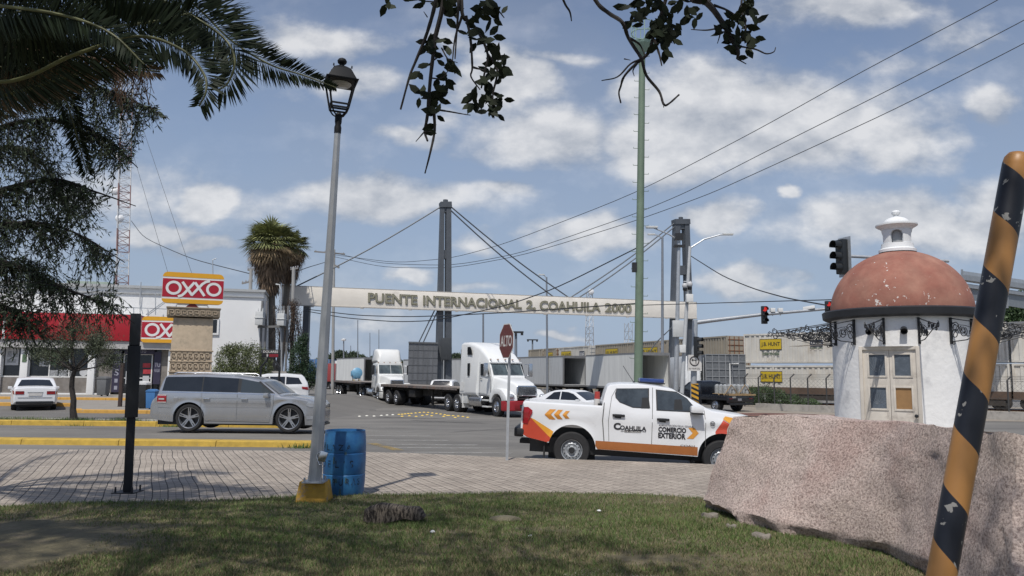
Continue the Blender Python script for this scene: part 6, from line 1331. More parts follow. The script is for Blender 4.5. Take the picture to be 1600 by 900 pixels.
def flatbed(name,lab,loc,rz,L=14.0,zdeck=1.42,ax=(1.2,2.5),cat='flatbed trailer'):
 t=thing(name,lab,cat,loc,rz)
 wood_=mat('greyed_deck_planks',(.23,.20,.175),.85,var=.25,sc=3,stretch=(.6,6,6))
 mb=MB().box(0,L,-1.26,1.26,zdeck-.06,zdeck);mb.build('deck',wood_,t)
 mb=MB().box(-.02,L+.02,-1.30,-1.262,zdeck-.15,zdeck+.01);mb.box(-.02,L+.02,1.262,1.30,zdeck-.15,zdeck+.01);mb.box(-.05,-.02,-1.3,1.3,zdeck-.2,zdeck+.01)
 for k in range(int(L/.6)):mb.box(.3+k*.6,.38+k*.6,-1.315,-1.301,zdeck-.12,zdeck-.05)
 mb.build('side_rail',mat('rusty_rail',(.15,.13,.12),.75,var=.3,sc=4,col2=(.22,.12,.08),thr=.6),t)
 mb=MB()
 for y in(-.5,.5):mb.box(.3,L*.72,y-.08,y+.08,zdeck-.65,zdeck-.061);mb.box(L*.72,L-.2,y-.08,y+.08,zdeck-.30,zdeck-.061)
 for k in range(9):mb.box(.5+k*L/9.5,.58+k*L/9.5,-1.24,1.24,zdeck-.22,zdeck-.062)
 for x in ax:mb.bar((x,-1,.52),(x,1,.52),.14)
 mb.box(ax[0]-.6,ax[1]+.6,-.55,.55,.6,.82)
 mb.build('frame',dark_frame,t)
 xg=L*.66;mb=MB()
 for y in(-.85,.85):mb.bar((xg,y,zdeck-.2),(xg,y,.25),.12);mb.box(xg-.15,xg+.15,y-.12,y+.12,.2,.25);mb.bar((xg,y,.9),(xg+.8,y*.6,zdeck-.25),.05)
 mb.bar((xg,-.85,.9),(xg,.85,.9),.07);mb.build('landing_gear',dark_frame,t)
 mb=MB().box(L*.40,L*.48,-1.15,-.6,.65,1.1);mb.build('tool_box',dark_frame,t,bevel=.02)
 for x in ax:
  for sd in(-1,1):add_wheel(t,x,sd*.95,.52,.56,'truck_rear',chrome,side=sd,rimr=.29)
 mb=MB();mb.box(.25,.28,-1.2,-.6,.35,1.2);mb.box(.25,.28,.6,1.2,.35,1.2);mb.build('mud_flap',rubber,t)
 return t
f1=road_pt(778,651);r1=at(643,634,51.5);hdv=Vector((f1.x-r1.x,f1.y-r1.y)).normalized();rz1=math.atan2(hdv.y,hdv.x);nrm=Vector((-hdv.y,hdv.x))
loc1=Vector((f1.x,f1.y,-.45))+Vector((nrm.x,nrm.y,0))*1.05
tractor('semi_truck','white long-nose sleeper truck with red bumper behind the stop sign',loc1,rz1,'A')
hv=Vector((hdv.x,hdv.y,0));L1=13.2
flatbed('flatbed_trailer','empty flatbed trailer with grey plank deck behind the red-bumper truck',loc1-hv*(4.75+L1),rz1,L1,1.40,(1.3,3.0))
f2=road_pt(592,629);r2=at(534,621,72);h2=Vector((f2.x-r2.x,f2.y-r2.y)).normalized();rz2=math.atan2(h2.y,h2.x);n2=Vector((-h2.y,h2.x));loc2=Vector((f2.x,f2.y,-.45))+Vector((n2.x,n2.y,0))*1.05
tractor('semi_truck','white day-cab truck with tall roof fairing and bull bar left of the grey pier',loc2,rz2,'B')
hv2=Vector((h2.x,h2.y,0));L2=13.5
flatbed('flatbed_trailer','flatbed trailer carrying a blue machine behind the day-cab truck',loc2-hv2*(4.2+L2),rz2,L2,1.45,(1.3,2.7))
TM=Matrix.Translation(loc2-hv2*(4.2+L2))@Matrix.Rotation(rz2,4,'Z')
t=thing('blue_machine','light blue tank machine standing on the far flatbed','machine');t.matrix_world=TM@Matrix.Translation((3.4,.1,1.455))@Matrix.Scale(.6,4)
bl_m=mat('light_blue_enamel',(.15,.34,.50),.4,var=.15,sc=3)
mb=MB().lathe([(0,-.75),(.5,-.72),(.80,-.55),(.82,.55),(.5,.72),(0,.75)],20);mb.xf(Matrix.Translation((0,0,1.15))@Matrix.Rotation(R(80),4,'Y'));mb.build('tank',bl_m,t,smooth=50)
mb=MB().box(-.6,.6,-.55,.55,.35,.7);mb.box(-.2,.25,-.85,-.75,.7,1.5);mb.build('machine_frame',bl_m,t,bevel=.02)
mb=MB();
for x in(-.5,.5):
 for y in(-.45,.45):mb.bar((x,y,0),(x*.9,y,.4),.10)
mb.build('leg',kerb_y,t)
def box_trailer(name,lab,rear_l,rear_r,Y,L,ztop,ang,sidem,doors='open',zfloor=1.2):
 p=at((rear_l+rear_r)/2,600,Y);wdt=2.5
 t=thing(name,lab,'box trailer',(p.x,p.y,-.45),ang)
 H=ztop
 mb=MB();w=wdt/2;th=.05
 mb.box(-L,0,-w,-w+th,zfloor,H);mb.box(-L,0,w-th,w,zfloor,H);mb.box(-L,0,-w+th,w-th,zfloor,zfloor+.12);mb.box(-L,0,-w+th,w-th,H-.06,H-.002);mb.box(-L-.05,-L,-w,w,zfloor,H)
 mb.build('trailer_body',sidem,t)
 mb=MB();mb.box(-.08,.03,-w-.02,-w+.10,zfloor-.05,H+.02);mb.box(-.08,.03,w-.10,w+.02,zfloor-.05,H+.02);mb.box(-.08,.032,-w+.1,w-.1,H-.22,H+.018);mb.box(-.08,.032,-w+.1,w-.1,zfloor-.08,zfloor+.08);mb.build('rear_frame',mat('grey_rear_frame',(.22,.22,.22),.5,.2),t)
 mb=MB();mb.box(-L,-.08,-w-.02,-w-.002,zfloor-.05,zfloor+.10);mb.box(-L,-.08,-w-.02,-w-.002,H-.10,H+.01);mb.box(-L,-.08,w+.002,w+.02,zfloor-.05,zfloor+.10);mb.build('side_rail',mat('grey_rear_frame',(.22,.22,.22),.5,.2),t)
 if doors=='closed':
  mb=MB();mb.box(-.05,.02,-w+.1,-.01,zfloor+.08,H-.22);mb.box(-.05,.02,.01,w-.1,zfloor+.08,H-.22);mb.build('rear_door',white_metal,t)
  mb=MB()
  for y in(-.9,-.35,.35,.9):mb.bar((.05,y,zfloor+.1),(.05,y,H-.25),.04)
  mb.build('door_bars',steel_grey,t)
 mb=MB();mb.box(-L*.95,-.3,-.5,.5,zfloor-.25,zfloor-.001)
 mb.bar((-1.3,-1,.52),(-1.3,1,.52),.14);mb.bar((-2.6,-1,.52),(-2.6,1,.52),.14);mb.box(-.15,-.05,-.9,.9,.5,.62);mb.bar((-.1,-.6,.6),(-.1,-.6,zfloor),.08);mb.bar((-.1,.6,.6),(-.1,.6,zfloor),.08)
 for y in(-.8,.8):mb.bar((-L*.75,y,zfloor),(-L*.75,y,.2),.12)
 mb.build('frame',dark_frame,t)
 for x in(-1.3,-2.6):
  for sd in(-1,1):add_wheel(t,x,sd*.95,.5,.5,'truck_rear',chrome,side=sd,rimr=.29)
 return t
side_grey=mat('corrugated_grey_side',(.50,.51,.51),.55,.15,.16,1.4,stretch=(4,4,.35));side_white=mat('dirty_white_side',(.70,.70,.67),.55,0,.12,1.2,stretch=(3,3,.3))
box_trailer('box_trailer','pale box trailer with open dark rear just behind the green mast',1001,1048,60,10.6,4.0-.0,R(-72),side_white)
box_trailer('box_trailer','grey ribbed box trailer with open dark rear right of the long-nose truck',884,912,73,13.5,4.0,R(-64),side_grey)
box_trailer('box_trailer','small pale box trailer with dark open rear between tower and long-nose truck',727,748,72,10,3.6,R(-50),side_grey)
box_trailer('box_trailer','pale box trailer behind the far day-cab truck',570,600,86,9,3.9,R(-58),side_white)
q0,q1=at(1071,600,60),at(1103,600,58)
t=thing('white_box_trailer','clean white box trailer behind the signal poles','box trailer',(q0.x,q0.y,-.45));mb=MB();H=at(1085,556,59).z+.45;mb.box(0,q1.x-q0.x+.1,0,9,.9,H);mb.build('trailer_body',mat('clean_white_side',(.78,.79,.79),.45),t,bevel=.04)
mb=MB()
for k in range(6):mb.box(q1.x-q0.x+.101,q1.x-q0.x+.13,.0,.1,1.1+k*.45,1.2+k*.45)
for k in range(5):mb.box(.2+k*.3,.23+k*.3,-.012,-.002,.95,H-.1)
mb.build('hinges',grey_box,t);mb=MB().box(.1,q1.x-q0.x,.4,8,.45,.899);mb.build('frame',dark_frame,t)
for y in(1.2,2.4):add_wheel(t,.3,y,.5,.4,'truck_rear',chrome,side=-1,rimr=.29).rotation_euler=(0,0,R(-90))
for y in(1.2,2.4):add_wheel(t,q1.x-q0.x-.3,y,.5,.4,'truck_rear',chrome,side=-1,rimr=.29).rotation_euler=(0,0,R(90))
t=thing('mesh_trailer','grey mesh-sided livestock trailer behind the black flatbed pickup','trailer',at(1103,600,60));p=at(1103,600,60);t.location=(p.x,60,-.45)
Wt=at(1165,600,60).x-p.x;z0_,z1_=at(1130,600,60).z+.45,at(1130,554,60).z+.45
mb=MB().box(0,Wt,0,2.4,z0_,z1_);mb.build('mesh_body',mat('grey_mesh_panel',(.15,.16,.17),.6,.2,.25,6),t)
mb=MB()
for k in range(7):mb.box(Wt*k/6-.03,Wt*k/6+.03,-.06,-.002,z0_,z1_)
for k in range(5):z=z0_+(z1_-z0_)*k/4;mb.box(0,Wt,-.05,-.003,z-.03,z+.03)
mb.build('mesh_frame',mat('mesh_frame_grey',(.28,.29,.30),.5,.3),t)
mb=MB().box(0,Wt,0,2.4,.9,z0_-.01);mb.build('lower_panel',white_metal,t);mb=MB().box(.2,Wt-.2,.2,2.2,.5,.899);mb.build('frame',dark_frame,t)
for x in(.8,2.0):
 for sd,y in((-1,.15),(1,2.2)):add_wheel(t,x,y,.5,.28,'truck_rear',chrome,side=sd,rimr=.29)
mb=MB().tube([(Wt*.60,-.12,.9),(Wt*.60,-.12,at(1130,568,60).z+.45),(Wt*.82,-.12,at(1130,568,60).z+.45)],.05,6);mb.build('door_rail',white_metal,t)
p=at(916,600,75);t=thing('dark_truck','dark slate semi truck cab half hidden between two box trailers','semi truck',(p.x+.3,p.y+1.5,-.45),R(-62+180))
slate=mat('slate_cab_paint',(.06,.075,.095),.4,var=.15)
loft([(-1.6,1.2,1.1,.9,3.7,.12),(-.6,1.2,1.05,.9,3.6,.2),(.2,1.1,.95,.9,2.9,.1),(.6,1.05,1.0,.9,2.1,.08)]).build('cab',slate,t,smooth=40);loft([(.5,1.0,.9,.9,2.1,.1),(1.9,.8,.7,.9,1.7,.14)]).build('hood',slate,t,smooth=40)
for sd in(-1,1):add_wheel(t,1.2,sd*1.0,.5,.28,'truck',chrome,side=sd,rimr=.29);add_wheel(t,-1.2,sd*.92,.5,.5,'truck_rear',chrome,side=sd,rimr=.29)
for sd in(-1,1):mb=MB().box(.25,.35,sd*1.35-.1,sd*1.35+.1,1.9,2.6);mb.bar((.3,sd*1.0,2.5),(.3,sd*1.3,2.5),.04);mb.build('mirror',black_plastic,t)
for k,(px,Y,w,z0,z1,col,lab)in enumerate([(541,120,3.8,.4,4.0,(.66,.66,.65),'distant white lorry box above the blue machine'),(519,105,3.6,.6,3.2,(.45,.45,.44),'distant grey stake-sided trailer at the left of the far flatbed'),(510,103,2.4,.6,3.4,(.30,.05,.05),'distant dark red lorry box beside the lamp post'),(490,130,5,.6,4.4,(.06,.14,.30),'distant blue trailer seen through the gap by the lamp post')]):
 p=at(px,600,Y);t=thing('distant_lorry',lab,'lorry',(p.x,p.y,-.45));mb=MB().box(-w/2,w/2,0,6,z0+.4,z1);mb.build('lorry_box',mat('far_box_%d'%k,col,.6,var=.15),t,bevel=.05)
 mb=MB()
 for i in range(5):mb.box(-w/2+w*i/4-.04,-w/2+w*i/4+.04,-.05,-.002,z0+.4,z1)
 mb.build('ribs',mat('far_rib',(.25,.25,.25),.6),t);mb=MB().box(-w/2,w/2,.3,5,.35,z0+.39);mb.build('frame',dark_frame,t)
 for i in(-1,1):add_wheel(t,i*w*.3,.3,.5,.28,'truck',chrome,side=-1,rimr=.29)
fa0=at(0,600,45.0);FA=R(14);fu=Vector((cos(FA),sin(FA),0));fn=Vector((-fu.y,fu.x,0));f_a=(fa0.x,fa0.y);f_b=(fa0.x+fu.x,fa0.y+fu.y)
def sp(px,py,back=0.0):
 a=(f_a[0]+fn.x*back,f_a[1]+fn.y*back);b=(f_b[0]+fn.x*back,f_b[1]+fn.y*back);p=onplane(px,py,a,b);return((p-fa0).dot(fu),p.z)
st_loc=Vector((fa0.x,fa0.y,0))
shop=thing('shop','white single-storey convenience shop with red fascia and dark windows','building',st_loc,FA)
wallw=mat('white_render',(.78,.78,.77),.85,var=.04,sc=.6,bump=.004,col2=(.64,.63,.60),thr=.68)
redf=mat('red_fascia',(.38,.012,.022),.4,var=.05,sc=.5);tile=mat('grey_brown_tile',(.19,.17,.15),.7,var=.2,sc=2.5,col2=(.23,.21,.19),thr=.5)
darkin=mat('dark_shop_window',(.016,.018,.020),.08,var=.4,sc=1.2,spec=.6)
def zf(px,py,back=0):return sp(px,py,back)[1]
def uf(px,py=570,back=0):return sp(px,py,back)[0]
z_fl=.26
ztop_b=sp(250,450,1.6)[1];uR=sp(412,455,1.6)[0]
mb=MB();mb.box(-14,uR,1.6,16,z_fl,ztop_b)
mb.build('wall',wallw,shop)
mb=MB();mb.box(-14,uR+.06,1.5,1.598,ztop_b-.42,ztop_b-.34);mb.box(-14.1,uR+.12,1.44,1.598,ztop_b-.06,ztop_b+.10);mb.box(-14.1,uR+.12,1.598,16.1,ztop_b+.001,ztop_b+.10);mb.build('parapet',mat('grey_parapet',(.40,.41,.41),.7),shop)
zfa1,zfa0=sp(60,488.5)[1],sp(60,530.5)[1]
uf1=uf(219,510)
mb=MB();mb.box(uf(11,510),uf1-.02,-.25,1.58,zfa0,zfa1);mb.build('fascia',redf,shop,bevel=.02)
mb=MB();mb.box(-14,uf(7,510),-.25,1.58,zfa0,zfa1);mb.build('fascia',redf,shop,bevel=.02)
mb=MB();mb.box(uf(7,510)+.005,uf(11,510)-.005,-.27,1.58,zfa0-.05,zfa1+.05);mb.build('fascia_divider',wallw,shop);mb=MB().box(-14,uf1-.03,-.24,1.59,zfa1+.004,zfa1+.03);mb.build('fascia_bounce_cap',mat('grey_bounce_cap',(.5,.5,.49),.7),shop)  # grey cap sheet added over the fascia to keep red bounce light off the wall
mb=MB();mb.box(-14,uf(268,510),-.15,1.58,zfa0-.42,zfa0-.02);mb.box(-14,uf(268,510)+.05,-.2,1.58,zfa0-.48,zfa0-.421);mb.build('soffit',mat('grey_soffit',(.42,.41,.40),.8),shop)
zw1,zw0=zf(60,541),zf(60,588);zpl1,zpl0=zf(60,591),z_fl
mb=MB()
for(a,b)in((-30,5-4),(31,43),(137,148),(262,300)):mb.box(uf(a),uf(b),.0,.5,z_fl,zfa0-.48)
mb.build('column',wallw,shop,bevel=.02)
def win(a,b):
 wn=bpy.data.objects.new('window',MB().box(uf(a),uf(b),.35,.40,zw0+.02,zw1).mesh('window',darkin));COL.objects.link(wn);wn.parent=shop
 mb=MB();u0,u1=uf(a),uf(b)
 for u in[u0+(u1-u0)*k/3 for k in range(4)]:mb.box(u-.03,u+.03,.30,.349,zw0,zw1)
 mb.box(u0,u1,.25,.349,zw0-.06,zw0+.02);mb.box(u0,u1,.30,.349,zw1-.05,zw1);mb.build('window_frame',white_metal,wn);return wn
W1=win(-60,31);W2=win(43,137)
mb=MB();mb.box(-14,uf(31)-.01,.2,1.5,z_fl+.12,zw0-.07);mb.box(uf(43)+.01,uf(137)-.01,.2,1.5,z_fl+.12,zw0-.07);mb.box(uf(148)+.01,uf(174),.3,1.5,z_fl+.12,zfa0-.5);mb.box(uf(250),uf(262)-.01,.3,1.5,z_fl+.12,zfa0-.5);mb.build('tiled_wall',tile,shop)
mb=MB();mb.box(-14,uf(174),.12,.19,z_fl-.1,z_fl+.12);mb.build('skirting',wallw,shop)
mb=MB();mb.box(-14,uf(268),.6,1.5,z_fl,zfa0-.5);mb.build('dark_interior',darkin,shop)
post=mat('poster_white',(.50,.51,.52),.5,var=.1,sc=6);posm=[mat('poster_grey',(.30,.31,.32),.5,var=.5,sc=9),mat('poster_red',(.42,.04,.05),.5,var=.3,sc=6),mat('poster_green',(.10,.16,.09),.5,var=.4,sc=8)]
for(a,b,y0,y1,m_)in((4,25,544,571,post),(58,73,548,572,post),(75,88,578,589,posm[0]),(90,112,577,590,posm[0]),(66,86,546,570,posm[2]),(102,110,575,588,post),(34,41,554,566,posm[2])):
 yo=.33 if b>43 or b<31 else-.02;mb=MB();mb.box(uf(a),uf(b),yo,yo+.012,zf(60,y1),zf(60,y0));mb.build('poster',m_,shop)
mb=MB();mb.box(uf(7),uf(14),.315,.322,zf(60,558),zf(60,549));mb.box(uf(16),uf(23),.315,.322,zf(60,558),zf(60,549));mb.box(uf(7),uf(21),.315,.322,zf(60,567),zf(60,562));mb.build('poster_print',posm[0],shop)
mb=MB().lathe([(0,0),(.22,0),(.22,.02),(0,.02)],16);mb.xf(Matrix.Translation((uf(129),.33,zf(129,582)))@Matrix.Rotation(R(90),4,'X'));mb.build('round_sticker',post,shop)
pur=mat('dark_purple_banner',(.035,.03,.06),.5,var=.15,sc=3)
ent=thing('entrance',None,None);ent.parent=shop
du0,du1=uf(190),uf(236);dz1=zf(210,554)
mb=MB();mb.box(du0,du1,.45,.5,z_fl,dz1);mb.build('door_glass',darkin,ent)
mb=MB()
for u in(du0,(du0+du1)/2,du1-.06):mb.box(u,u+.07,.40,.449,z_fl,dz1)
mb.box(du0,du1+.01,.40,.449,dz1-.01,dz1+.08);mb.box(du0,du1,.41,.447,z_fl,z_fl+.1);mb.box(du0,du1,.42,.447,z_fl+1.0,z_fl+1.06);mb.build('door_frame',white_metal,ent)
mb=MB();mb.box(uf(192),uf(239),.20,.39,zf(210,553),zf(210,543));mb.build('header_banner',pur,ent)
for(a,b,y0,y1)in((174.5,188,547,613),(239,250,549,600)):mb=MB();mb.box(uf(a),uf(b),.22,.27,zf(200,y1),zf(200,y0));mb.build('side_banner',pur,ent)
mb=MB()
for(a,b,y0,y1,s)in((176,187,549,554,'VISA'),(178,185,577,587,'S'),(240.5,249,566,573,'TU'),(240.5,249,576,581,'HOGAR'),(205,226,545,551,'ABIERTO')):
 u0,u1,z0,z1=uf(a),uf(b),zf(200,y1),zf(200,y0);yy=.215 if a<190 or a>239 else.195
 text(mb,s,lambda u,v,_:(u0+(u1-u0)*u,yy,z0+(z1-z0)*v),.01)
for k in range(6):u0=uf(176.5);mb.box(u0,uf(186-(k%3)),.212,.218,zf(200,557.5+k*2.6+(10 if k>5 else 0)),zf(200,556.5+k*2.6))
for z_ in(592,603):mb.box(uf(179),uf(184),.212,.218,zf(200,z_+6),zf(200,z_))
mb.build('banner_print',mat('banner_print',(.32,.32,.38),.5),ent)
for(a,b,y0,y1,m_)in((221,233,567,574,posm[1]),(222,234,577,584,posm[1]),(195,202,580,600,post),(222,232,587,598,post),(226,233,599,607,posm[0])):mb=MB();mb.box(uf(a),uf(b),.39,.40,zf(200,y1),zf(200,y0));mb.build('poster',m_,ent)
mb=MB();u0,z0=sp(330,523,1.6);u1,z1=sp(343,498,1.6);mb.box(u0,u1,1.50,1.598,z0,z1);mb.build('window_frame',wallw,shop);
mb=MB();mb.box(u0+.08,u1-.12,1.49,1.499,z0+.12,z1-.08);mb.build('upper_window',darkin,shop)
u0,z0=sp(158,478,1.6);mb=MB();mb.box(u0,u0+.30,1.4,1.598,z0,z0+.22);mb.build('wall_lamp',black_plastic,shop,bevel=.02)
mb=MB();pp=[]
def rp(px,py):u,z=sp(px,py,.9);return(u,.9,z)
for(a,b)in(((189,480),(262,483)),((189,480),(189,492)),((209,480),(209,492)),((219,448),(219,490)),((243,456),(243,492)),((262,470),(232,492)),((258,470),(228,492))):mb.bar(rp(*a),rp(*b),.05)
mb.build('roof_rail',steel_grey,shop)
t=thing('roof_unit','pale green flat unit on the shop roof behind the parapet','roof unit',st_loc+fu*sp(128,444,4)[0]+fn*4+Vector((0,0,ztop_b+.1)),FA);mb=MB();mb.box(-.9,1.6,0,1.5,0,.42);mb.build('unit_body',mat('green_grey_unit',(.30,.36,.30),.6),t,bevel=.02);mb=MB().box(.3,.35,-.01,1.51,-.01,.43);mb.box(-.5,-.45,-.01,1.51,0,.43);mb.build('unit_seam',steel_grey,t)
mb=MB();u_,z_=sp(331,405,1.6);u2,z2=sp(332,446,1.6);mb.tube([(u2,2.0,z2-.3),(u_,2.0,z_),],.03,5);mb.tube([(u_-.02,2.0,z_),(u_+.22,2.0,z_+.12)],.03,5);u2,z2=sp(221,446,1.6);mb.tube([(u2,1.45,z2+.2),(u2,1.45,z2-1.2),(u2+.1,1.45,z2-1.5)],.03,5);mb.build('roof_pipe',steel_grey,shop)
mb=MB().box(sp(344,560,1.6)[0]+0,uR,1.50,1.598,z_fl,zf(380,590,1.6)-.1);mb.build('lower_band',tile,shop)
yel=mat('sign_yellow',(.72,.36,.02),.4,var=.04);redS=mat('sign_red',(.40,.012,.03),.4,var=.04);whS=mat('sign_letter_white',(.74,.73,.71),.45,var=.03)
def ribbon(mb,pts,w,f,mi=0):
 P=[Vector((p[0],p[1]))for p in pts];V=[]
 for i,p in enumerate(P):
  a=P[max(0,i-1)];b=P[min(len(P)-1,i+1)];d=(b-a).normalized();n=Vector((-d.y,d.x))*w/2;V+=[f(*(p+n)),f(*(p-n))]
 mb.add(V,[(2*i,2*i+2,2*i+3,2*i+1)for i in range(len(P)-1)],mi)
def logo(parent,Wd,Hd,clip=1e9):
 def rr_poly(x0,x1,z0,z1,r,corners=(1,1,1,1)):
  P=[]
  for(cx,cz_,a0,c)in((x0,z0,PI,corners[0]),(x1,z0,1.5*PI,corners[1]),(x1,z1,0,corners[2]),(x0,z1,.5*PI,corners[3])):
   if not c:P.append((cx,cz_));continue
   sx=r if cx==x0 else-r;sz=r if cz_==z0 else-r
   for k in range(6):a=a0+PI/2*k/5;P.append((cx+sx+r*cos(a),cz_+sz+r*sin(a)))
  return P
 F=lambda x,z,y:(x,y,z);r=Hd*.16
 mb=MB().prism(rr_poly(0,Wd,0,Hd,r),.0,.35,F);mb.build('sign_case',whS,parent)
 mb=MB().prism(rr_poly(.0,Wd,Hd*.845,Hd,r*.95,(0,0,1,1)),-.008,-.002,F);mb.prism(rr_poly(.0,Wd,0,Hd*.135,r*.8,(1,1,0,0)),-.008,-.002,F);mb.build('yellow_band',yel,parent)
 mb=MB().box(.01,Wd-.01,-.010,-.003,Hd*.195,Hd*.785);mb.build('red_field',redS,parent)
 g=Wd/295.0;H0=Hd*.49
 f=lambda x,z:(x*g,-.020,H0+z*g)
 for cx in(54,247):
  P=[(cx+31.5*cos(a),30*sin(a))for a in[2*PI*k/32 for k in range(33)]];mb=MB();ribbon(mb,P,13,f);mb.build('letter',whS,parent)
 w=13;mb=MB()
 ribbon(mb,[(94,33),(144,-36)],w,f);ribbon(mb,[(152,33),(106,-26),(94,-38),(76,-44)],w,lambda x,z:(x*g,-.022,H0+z*g))
 mb.build('letter',whS,parent);mb=MB();ribbon(mb,[(154,33),(203,-36)],w,lambda x,z:(x*g,-.024,H0+z*g));ribbon(mb,[(140,-36),(190,26),(206,38),(226,44)],w,lambda x,z:(x*g,-.026,H0+z*g))
 mb.build('letter',whS,parent)
q0,q1=at(264,600,35.5),at(329,600,35.5);cx=(q0.x+q1.x)/2;Wp=(q1.x-q0.x)*.93
stone=mat('beige_cut_stone',(.48,.385,.275),.85,var=.14,sc=4,bump=.01,bsc=18,col2=(.36,.30,.22),thr=.62)
stone_d=mat('weathered_stone_cap',(.27,.22,.16),.9,var=.3,sc=4,bump=.01)
t=thing('stone_pillar','beige stone pillar with carved key-pattern bands before the shop','pillar',(cx,35.5,-.1),R(23))
def pz(py):return at(297,py,35.5).z+.1
mb=MB();V=[]
for z,s in((0,Wp/2*1.06),(pz(497),Wp/2*.96)):V+=[(-s,-0,z),(s,-0,z),(s,1.2,z),(-s,1.2,z)]
mb.add(V,[(0,1,5,4),(1,2,6,5),(2,3,7,6),(3,0,4,7),(4,5,6,7)]);mb.build('shaft',stone,t,bevel=.02)
hw_=(at(341,490,35.5).x-at(258.5,490,35.5).x)/2*.93
mb=MB().box(-hw_,hw_,-.18,1.38,pz(495),pz(483));mb.box(-hw_-.03,hw_+.03,-.21,1.41,pz(483)+.002,pz(480.5));mb.build('cap',stone_d,t,bevel=.015)
def meander(mb,x0,x1,z0,z1,y,n):
 h=z1-z0;u=(x1-x0)/n;th=h*.15
 for k in range(n):
  a=x0+k*u
  for(px_,pz_,qx,qz)in((0,0,0,1),(0,1,.78,1),(.78,1,.78,.3),(.78,.3,.35,.3),(.35,.3,.35,.62),(0,0,0,0),(.78,1,.78,.98)):
   if(px_,pz_)==(qx,qz):continue
   xa,xb=sorted((a+px_*u,a+qx*u));za,zb_=sorted((z0+th/2+pz_*(h-th),z0+th/2+qz*(h-th)));mb.box(xa-th/2,xb+th/2,y-.035,y,za-th/2,zb_+th/2)
  mb.box(a+.78*u,a+u,y-.034,y,z0,z0+th)if k<n-1 else None
mb=MB();meander(mb,-hw_+.08,hw_-.08,pz(493),pz(485),-.18,8);mb.build('cap_carving',stone,t)
for(ya,yb)in((562,551),(578,567)):
 mb=MB();s=Wp/2*1.03;meander(mb,-s+.06,s-.1,pz(ya),pz(yb),-.01,7);mb.build('carved_band',stone,t)
mb=MB()
for y in(548,564.5,580.5):mb.box(-Wp/2*1.06,Wp/2*1.06,-.05,1.25,pz(y)-.03,pz(y)+.02)
mb.build('string_course',stone,t,bevel=.01)
sgn=thing('logo_sign','rounded red and yellow shop sign mounted on top of the stone pillar','sign',at(252,472.5,34.9),R(23));a=at(252,472.5,34.9);b=at(352,425,34.9);b.x=a.x+(b.x-a.x)*.925;logo(sgn,b.x-a.x,b.z-a.z)
zc_=pz(480.5)-.1-a.z;mb=MB();xm=(b.x-a.x)/2
mb.prism([(xm-.30,zc_),(xm+.30,zc_),(xm+.08,.02),(xm-.08,.02)],.05,.3,lambda x,z,y:(x,y,z));mb.build('sign_mount',mat('dark_red_mount',(.16,.02,.02),.6),sgn)
mb=MB().tube([(xm-.7,.1,zc_),(xm-.65,.1,zc_+.12),(xm+.65,.1,zc_+.12),(xm+.7,.1,zc_)],.03,5);mb.build('mount_rail',white_metal,sgn)
u0,z0=sp(220,535,-.3);u1,z1=sp(220,494,-.3);Hs=z1-z0
sg2=thing('logo_sign','red and yellow shop sign on the fascia, half hidden behind the pillar','sign',st_loc+fu*u0+fn*-.35+Vector((0,0,z0)),FA);logo(sg2,Hs*2.08,Hs)
def binobj(name,lab,px,pyb,Y,z,w,h,m_,lid):
 p=at(px,pyb,Y);t=thing(name,lab,'bin',(p.x,p.y,z));mb=MB();V=[]
 for zz,s in((.06,.86),(h*.86,1.0)):V+=[(-w/2*s,-w/2*s,zz),(w/2*s,-w/2*s,zz),(w/2*s,w/2*s,zz),(-w/2*s,w/2*s,zz)]
 mb.add(V,[(0,1,5,4),(1,2,6,5),(2,3,7,6),(3,0,4,7),(4,5,6,7),(3,2,1,0)]);mb.build('bin_body',m_,t,bevel=.03)
 mb=MB().prism([(-w*.54,h*.865),(w*.54,h*.865),(w*.48,h*.94),(w*.2,h),(-w*.2,h),(-w*.48,h*.94)],-w*.54,w*.54,lambda x,z_,y:(x,y,z_));mb.build('bin_lid',lid,t,bevel=.02)
 mb=MB();mb.lathe([(0,-.03),(.06,-.03),(.06,.03),(0,.03)],10,(0,0,0),Matrix.Translation((-w*.3,w*.3,.06))@Matrix.Rotation(R(90),4,'Y'));mb.lathe([(0,-.03),(.06,-.03),(.06,.03),(0,.03)],10,(0,0,0),Matrix.Translation((w*.3,w*.3,.06))@Matrix.Rotation(R(90),4,'Y'));mb.build('bin_wheel',rubber,t)
 return t
gbin=mat('grey_bin',(.13,.135,.14),.6)
binobj('waste_bin','grey hooded waste bin against the shop wall',161,616,43.6,.3,.55,1.1,gbin,gbin)
binobj('waste_bin','black wheeled bin with a white bag on top beside the shop door',222,634,35,.03,.50,1.25,black_plastic,mat('white_bag',(.66,.66,.66),.5,bump=.02))
binobj('waste_bin','blue bin behind the rear of the silver wagon',237,634,34.6,.03,.42,.9,mat('blue_bin',(.05,.17,.40),.5),mat('blue_bin',(.05,.17,.40),.5))
p=at(187.5,632,36);t=thing('thin_post','dark brown post standing on the pavers before the shop door','post',(p.x,p.y,zl(-30,36)+.14));mb=MB().box(-.07,.07,-.07,.07,0,at(187.5,567,36).z-zl(-30,36)-.14);mb.build('shaft',mat('dark_brown',(.05,.03,.025),.6),t);MB().box(-.09,.09,-.09,.09,0,.04).build('base_plate',black_plastic,t)
